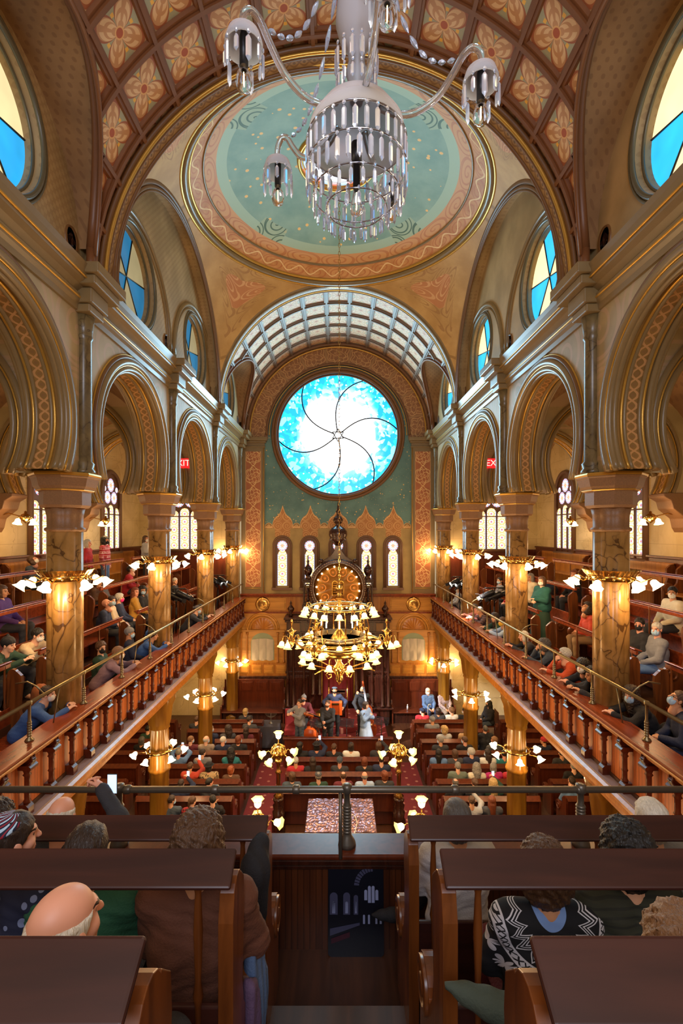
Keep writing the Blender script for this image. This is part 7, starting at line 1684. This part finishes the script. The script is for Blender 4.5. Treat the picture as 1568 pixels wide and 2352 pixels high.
# ---------------------------------------------------------------- people in the rear gallery
pose('fg', lean=.02, h=.011); pose('fgR', lean=.05, yaw=.5, h=.011); pose('bald', lean=.12, yaw=.35, pitch=-.12, h=.011)
pose('cross', lean=-.05, h=.012, knee=(None, (.02, .42, .66)), ank=(None, (-.30, .44, .645)), toe=(None, (-.17, .03, .05)), L=(-.05, .30, .72), Rr=(.12, .3, .7)); pose('crossL', lean=.0, h=.012, knee=((.0, .44, .54), None), ank=((-.27, .42, .27), None), toe=((-.17, .03, -.01), None))
def isle():
    t = T('fair_isle_knit'); x, y, z = t.xyz(); nx, ny, nz = 0., .0, 1.06; dx, dy, dz = x, y - ny, z - nz; r = (dx * dx + dy * dy * .9 + dz * dz * 1.0).sq(); a = dx.at2(dz * -1)
    zig = (((a * 3.2).fr() - .5).ab() * .09); b1 = ((r - .135 - zig) * 55).fr() < .42; in1 = ((r - zig) > .125) * ((r - zig) < .18)
    lat = ((((a * 9 + r * 30).fr() - .5).ab() < .13).mx(((a * 9 - r * 30).fr() - .5).ab() < .13)); in2 = (r > .235) * (r < .262); ed = (r - .232).ln(.004).mx((r - .266).ln(.004))
    p = (a * 3.4).fr() - .5; q = (r - .318) * 3.4; rr = (p * p * .8 + q * q * 6).sq(); an = q.at2(p); st = (rr < ((an * 4).op('COSINE').ab() * .34 + .04)) * (r > .27)
    f = (b1 * in1).mx(in2 * (1 - lat)).mx(ed).mx(st); c = t.mix(f, hexc('0f0e12'), hexc('b9b9c2')); c = t.mix(r < .085, c, hexc('6a86b8')); return t.out(c, .9)
def kip():
    t = T('knitted_kippah'); x, y, z = t.xyz(); r = (x * x + y * y).sq(); a = y.at2(x); f = ((a * 3 + r * 40).fr()); c = t.mix(f < .3, hexc('1a2036'), hexc('a7c0d8')); return t.out(t.mix((f > .6) * (f < .8), c, hexc('8a1c2c')), .9)
ribbed = pattern_cloth('ribbed_olive', '2a2b1e', '1f2017', 'rib'); FGp = 'people in the rear gallery'
F1, F2, F3 = ZC - 3.15, ZC - 2.75, ZC - 2.35
person('brown curly-haired person in a rust-brown sweater, second row left of the aisle', (-.655, 2.22, F2), 0, 'fg', 'curly', 'brown', 'brown', 'sweater', 'maroon', 'skirt', sc=1.04, group=FGp, topmat=cloth('rust_brown', '5d3524'))
person('dark straight-haired person in a green shirt, middle of the second row left', (-1.18, 2.24, F2), .1, 'fg', 'bob', 'dark brown', 'dark green', 'shirt', 'charcoal', sc=1.0, group=FGp, topmat=cloth('deep_green', '1c4f36'))
person('man in a knitted kippah and navy floral shirt at the left edge, second row', (-1.57, 2.26, F2), -.2, 'fgR', 'short', 'dark brown', 'navy floral', 'shirt', 'charcoal', 'trousers', None, 'kippah', kip(), 1.03, group=FGp)
person('bald pink-headed man bowed close to the camera, third row left', (-.80, 1.30, F3), -.15, 'bald', 'rim', 'white', 'charcoal', 'jacket', 'charcoal', sc=.985, skin=2, group=FGp)
person('bald man raising a phone in the front row left of the aisle', (-1.86, 3.22, F1), 0, 'phone', 'rim', 'white', 'charcoal', 'jacket', sc=1.0, skin=2, group=FGp); phone((-1.70, 3.62, F1 + 1.24), 0, 'phone with a lit picture raised in the front row left'); 
person('dark-haired person at the far left of the front row', (-2.28, 3.2, F1), 0, 'sit', 'curly', 'dark brown', 'black', 'coat', sc=.98, group=FGp)
person('dark grey-haired person in a pale grey jacket, front row right beside the aisle', (.80, 3.22, F1), .1, 'crossL', 'bob', 'dark grey', 'white', 'jacket', 'black', sc=.98, group=FGp, shoes=True, topmat=cloth('pale_grey', 'b5b2b4'))
person('white-haired person in the front row at the right edge', (2.08, 3.2, F1), 0, 'sit', 'bob', 'white', 'grey', 'sweater', sc=1.0, group=FGp)
person('person in a black and white snowflake sweater, second row right', (.955, 2.20, F2), .0, 'fg', 'curly', 'brown', 'black', 'sweater', 'maroon', sc=.955, group=FGp, topmat=isle())
person('black curly-haired person in a dark ribbed sweater, second row right', (1.36, 2.24, F2), 0, 'fg', 'curly', 'black', 'olive', 'sweater', sc=1.0, group=FGp, topmat=ribbed)
person('grey-blond long-haired person at the right edge of the second row', (1.78, 2.24, F2), .15, 'fg', 'long', 'silver', 'charcoal', 'cardigan', sc=.98, group=FGp)
person('light brown-haired person close at the right edge, leg crossed in a grey boot', (.92, 1.27, F3), .0, 'cross', 'longcurly', 'light brown', 'white', 'sweater', 'black', sc=.98, group=FGp, shoes=True, shoec='boot')
# coats and bags
def blob(name, label, cat, mat, prims, loc, h=.016, nz=.008, group=None):
    s = SDF(.05)
    for q in prims: s.cone(*q)
    o = link(name, np_mesh(name, [(*s.mesh(h, 0, lambda X, Y, Q: nz * (np.sin(Y * 75 + X * 45 + 1.5 * np.sin(Q * 9)) * .7 + .5 * np.sin(X * 30 + Q * 14))), 0)])); o.data.materials.append(mat); o.location = loc; return tag(o, label, cat, group)
blob('coat', 'dark hooded coat draped over the end of the front pew, left of the aisle', 'coat', cloth('black', TOP['black']), [((0, 0, 0), (.01, .03, .36), .055, .075), ((.0, .02, .34), (.02, .12, .44), .07, .05)], (-.46, 2.62, ZC - 2.22))
blob('denim_jacket', 'blue denim jacket hanging down the pew end left of the aisle', 'jacket', cloth('denim', '4a6186'), [((0, 0, 0), (-.01, .02, .55), .042, .03), ((.0, .09, .0), (-.01, .08, .53), .04, .03), ((.0, -.08, .06), (-.01, -.05, .53), .035, .03)], (-.395, 2.34, ZC - 2.52), nz=.014)
blob('striped_scarf', 'purple scarf hanging beside the denim jacket at the pew end', 'scarf', cloth('purple', '54405f'), [((0, 0, 0), (.0, .0, .42), .03, .022), ((0, .06, .04), (.0, .03, .42), .028, .022)], (-.395, 2.18, ZC - 2.5), nz=.012)
t = blob('backpack', 'rust-brown backpack on the front bench by the nearest left column', 'bag', cloth('rust_canvas', '8a4a1c'), [((0, 0, 0), (0, .0, .30), .14, .13), ((0, .1, .05), (0, .1, .2), .10, .08)], (-4.72, 7.62, GF[0] + .58)); 
for i, (x, y, k, l, m) in enumerate(((-6.5, 7.6, 2, 'heap of black coats on the upper left bench near the edge', 'black'), (-5.6, 7.55, 1, 'navy coat left on the second pew behind the nearest left column', 'navy'), (-5.45, 8.9, 1, 'dark coat on the pew behind the bald man in navy', 'charcoal'), (5.45, 9.9, 1, 'dark coat heaped beside the man in the red shirt', 'slate'), (6.4, 14.4, 2, 'black coat heaped on the upper right pew under the window', 'black'), (4.66, 6.6, 0, 'black coat heaped on the parapet row at the right edge', 'black'))):
    blob('coat', l, 'coat', cloth(m, TOP[m]), [((0, -.12, 0), (0, .14, .06), .13, .12), ((.02, 0, .1), (.0, .06, .22), .10, .07)], (x, y, GF[k] + .58), nz=.012)
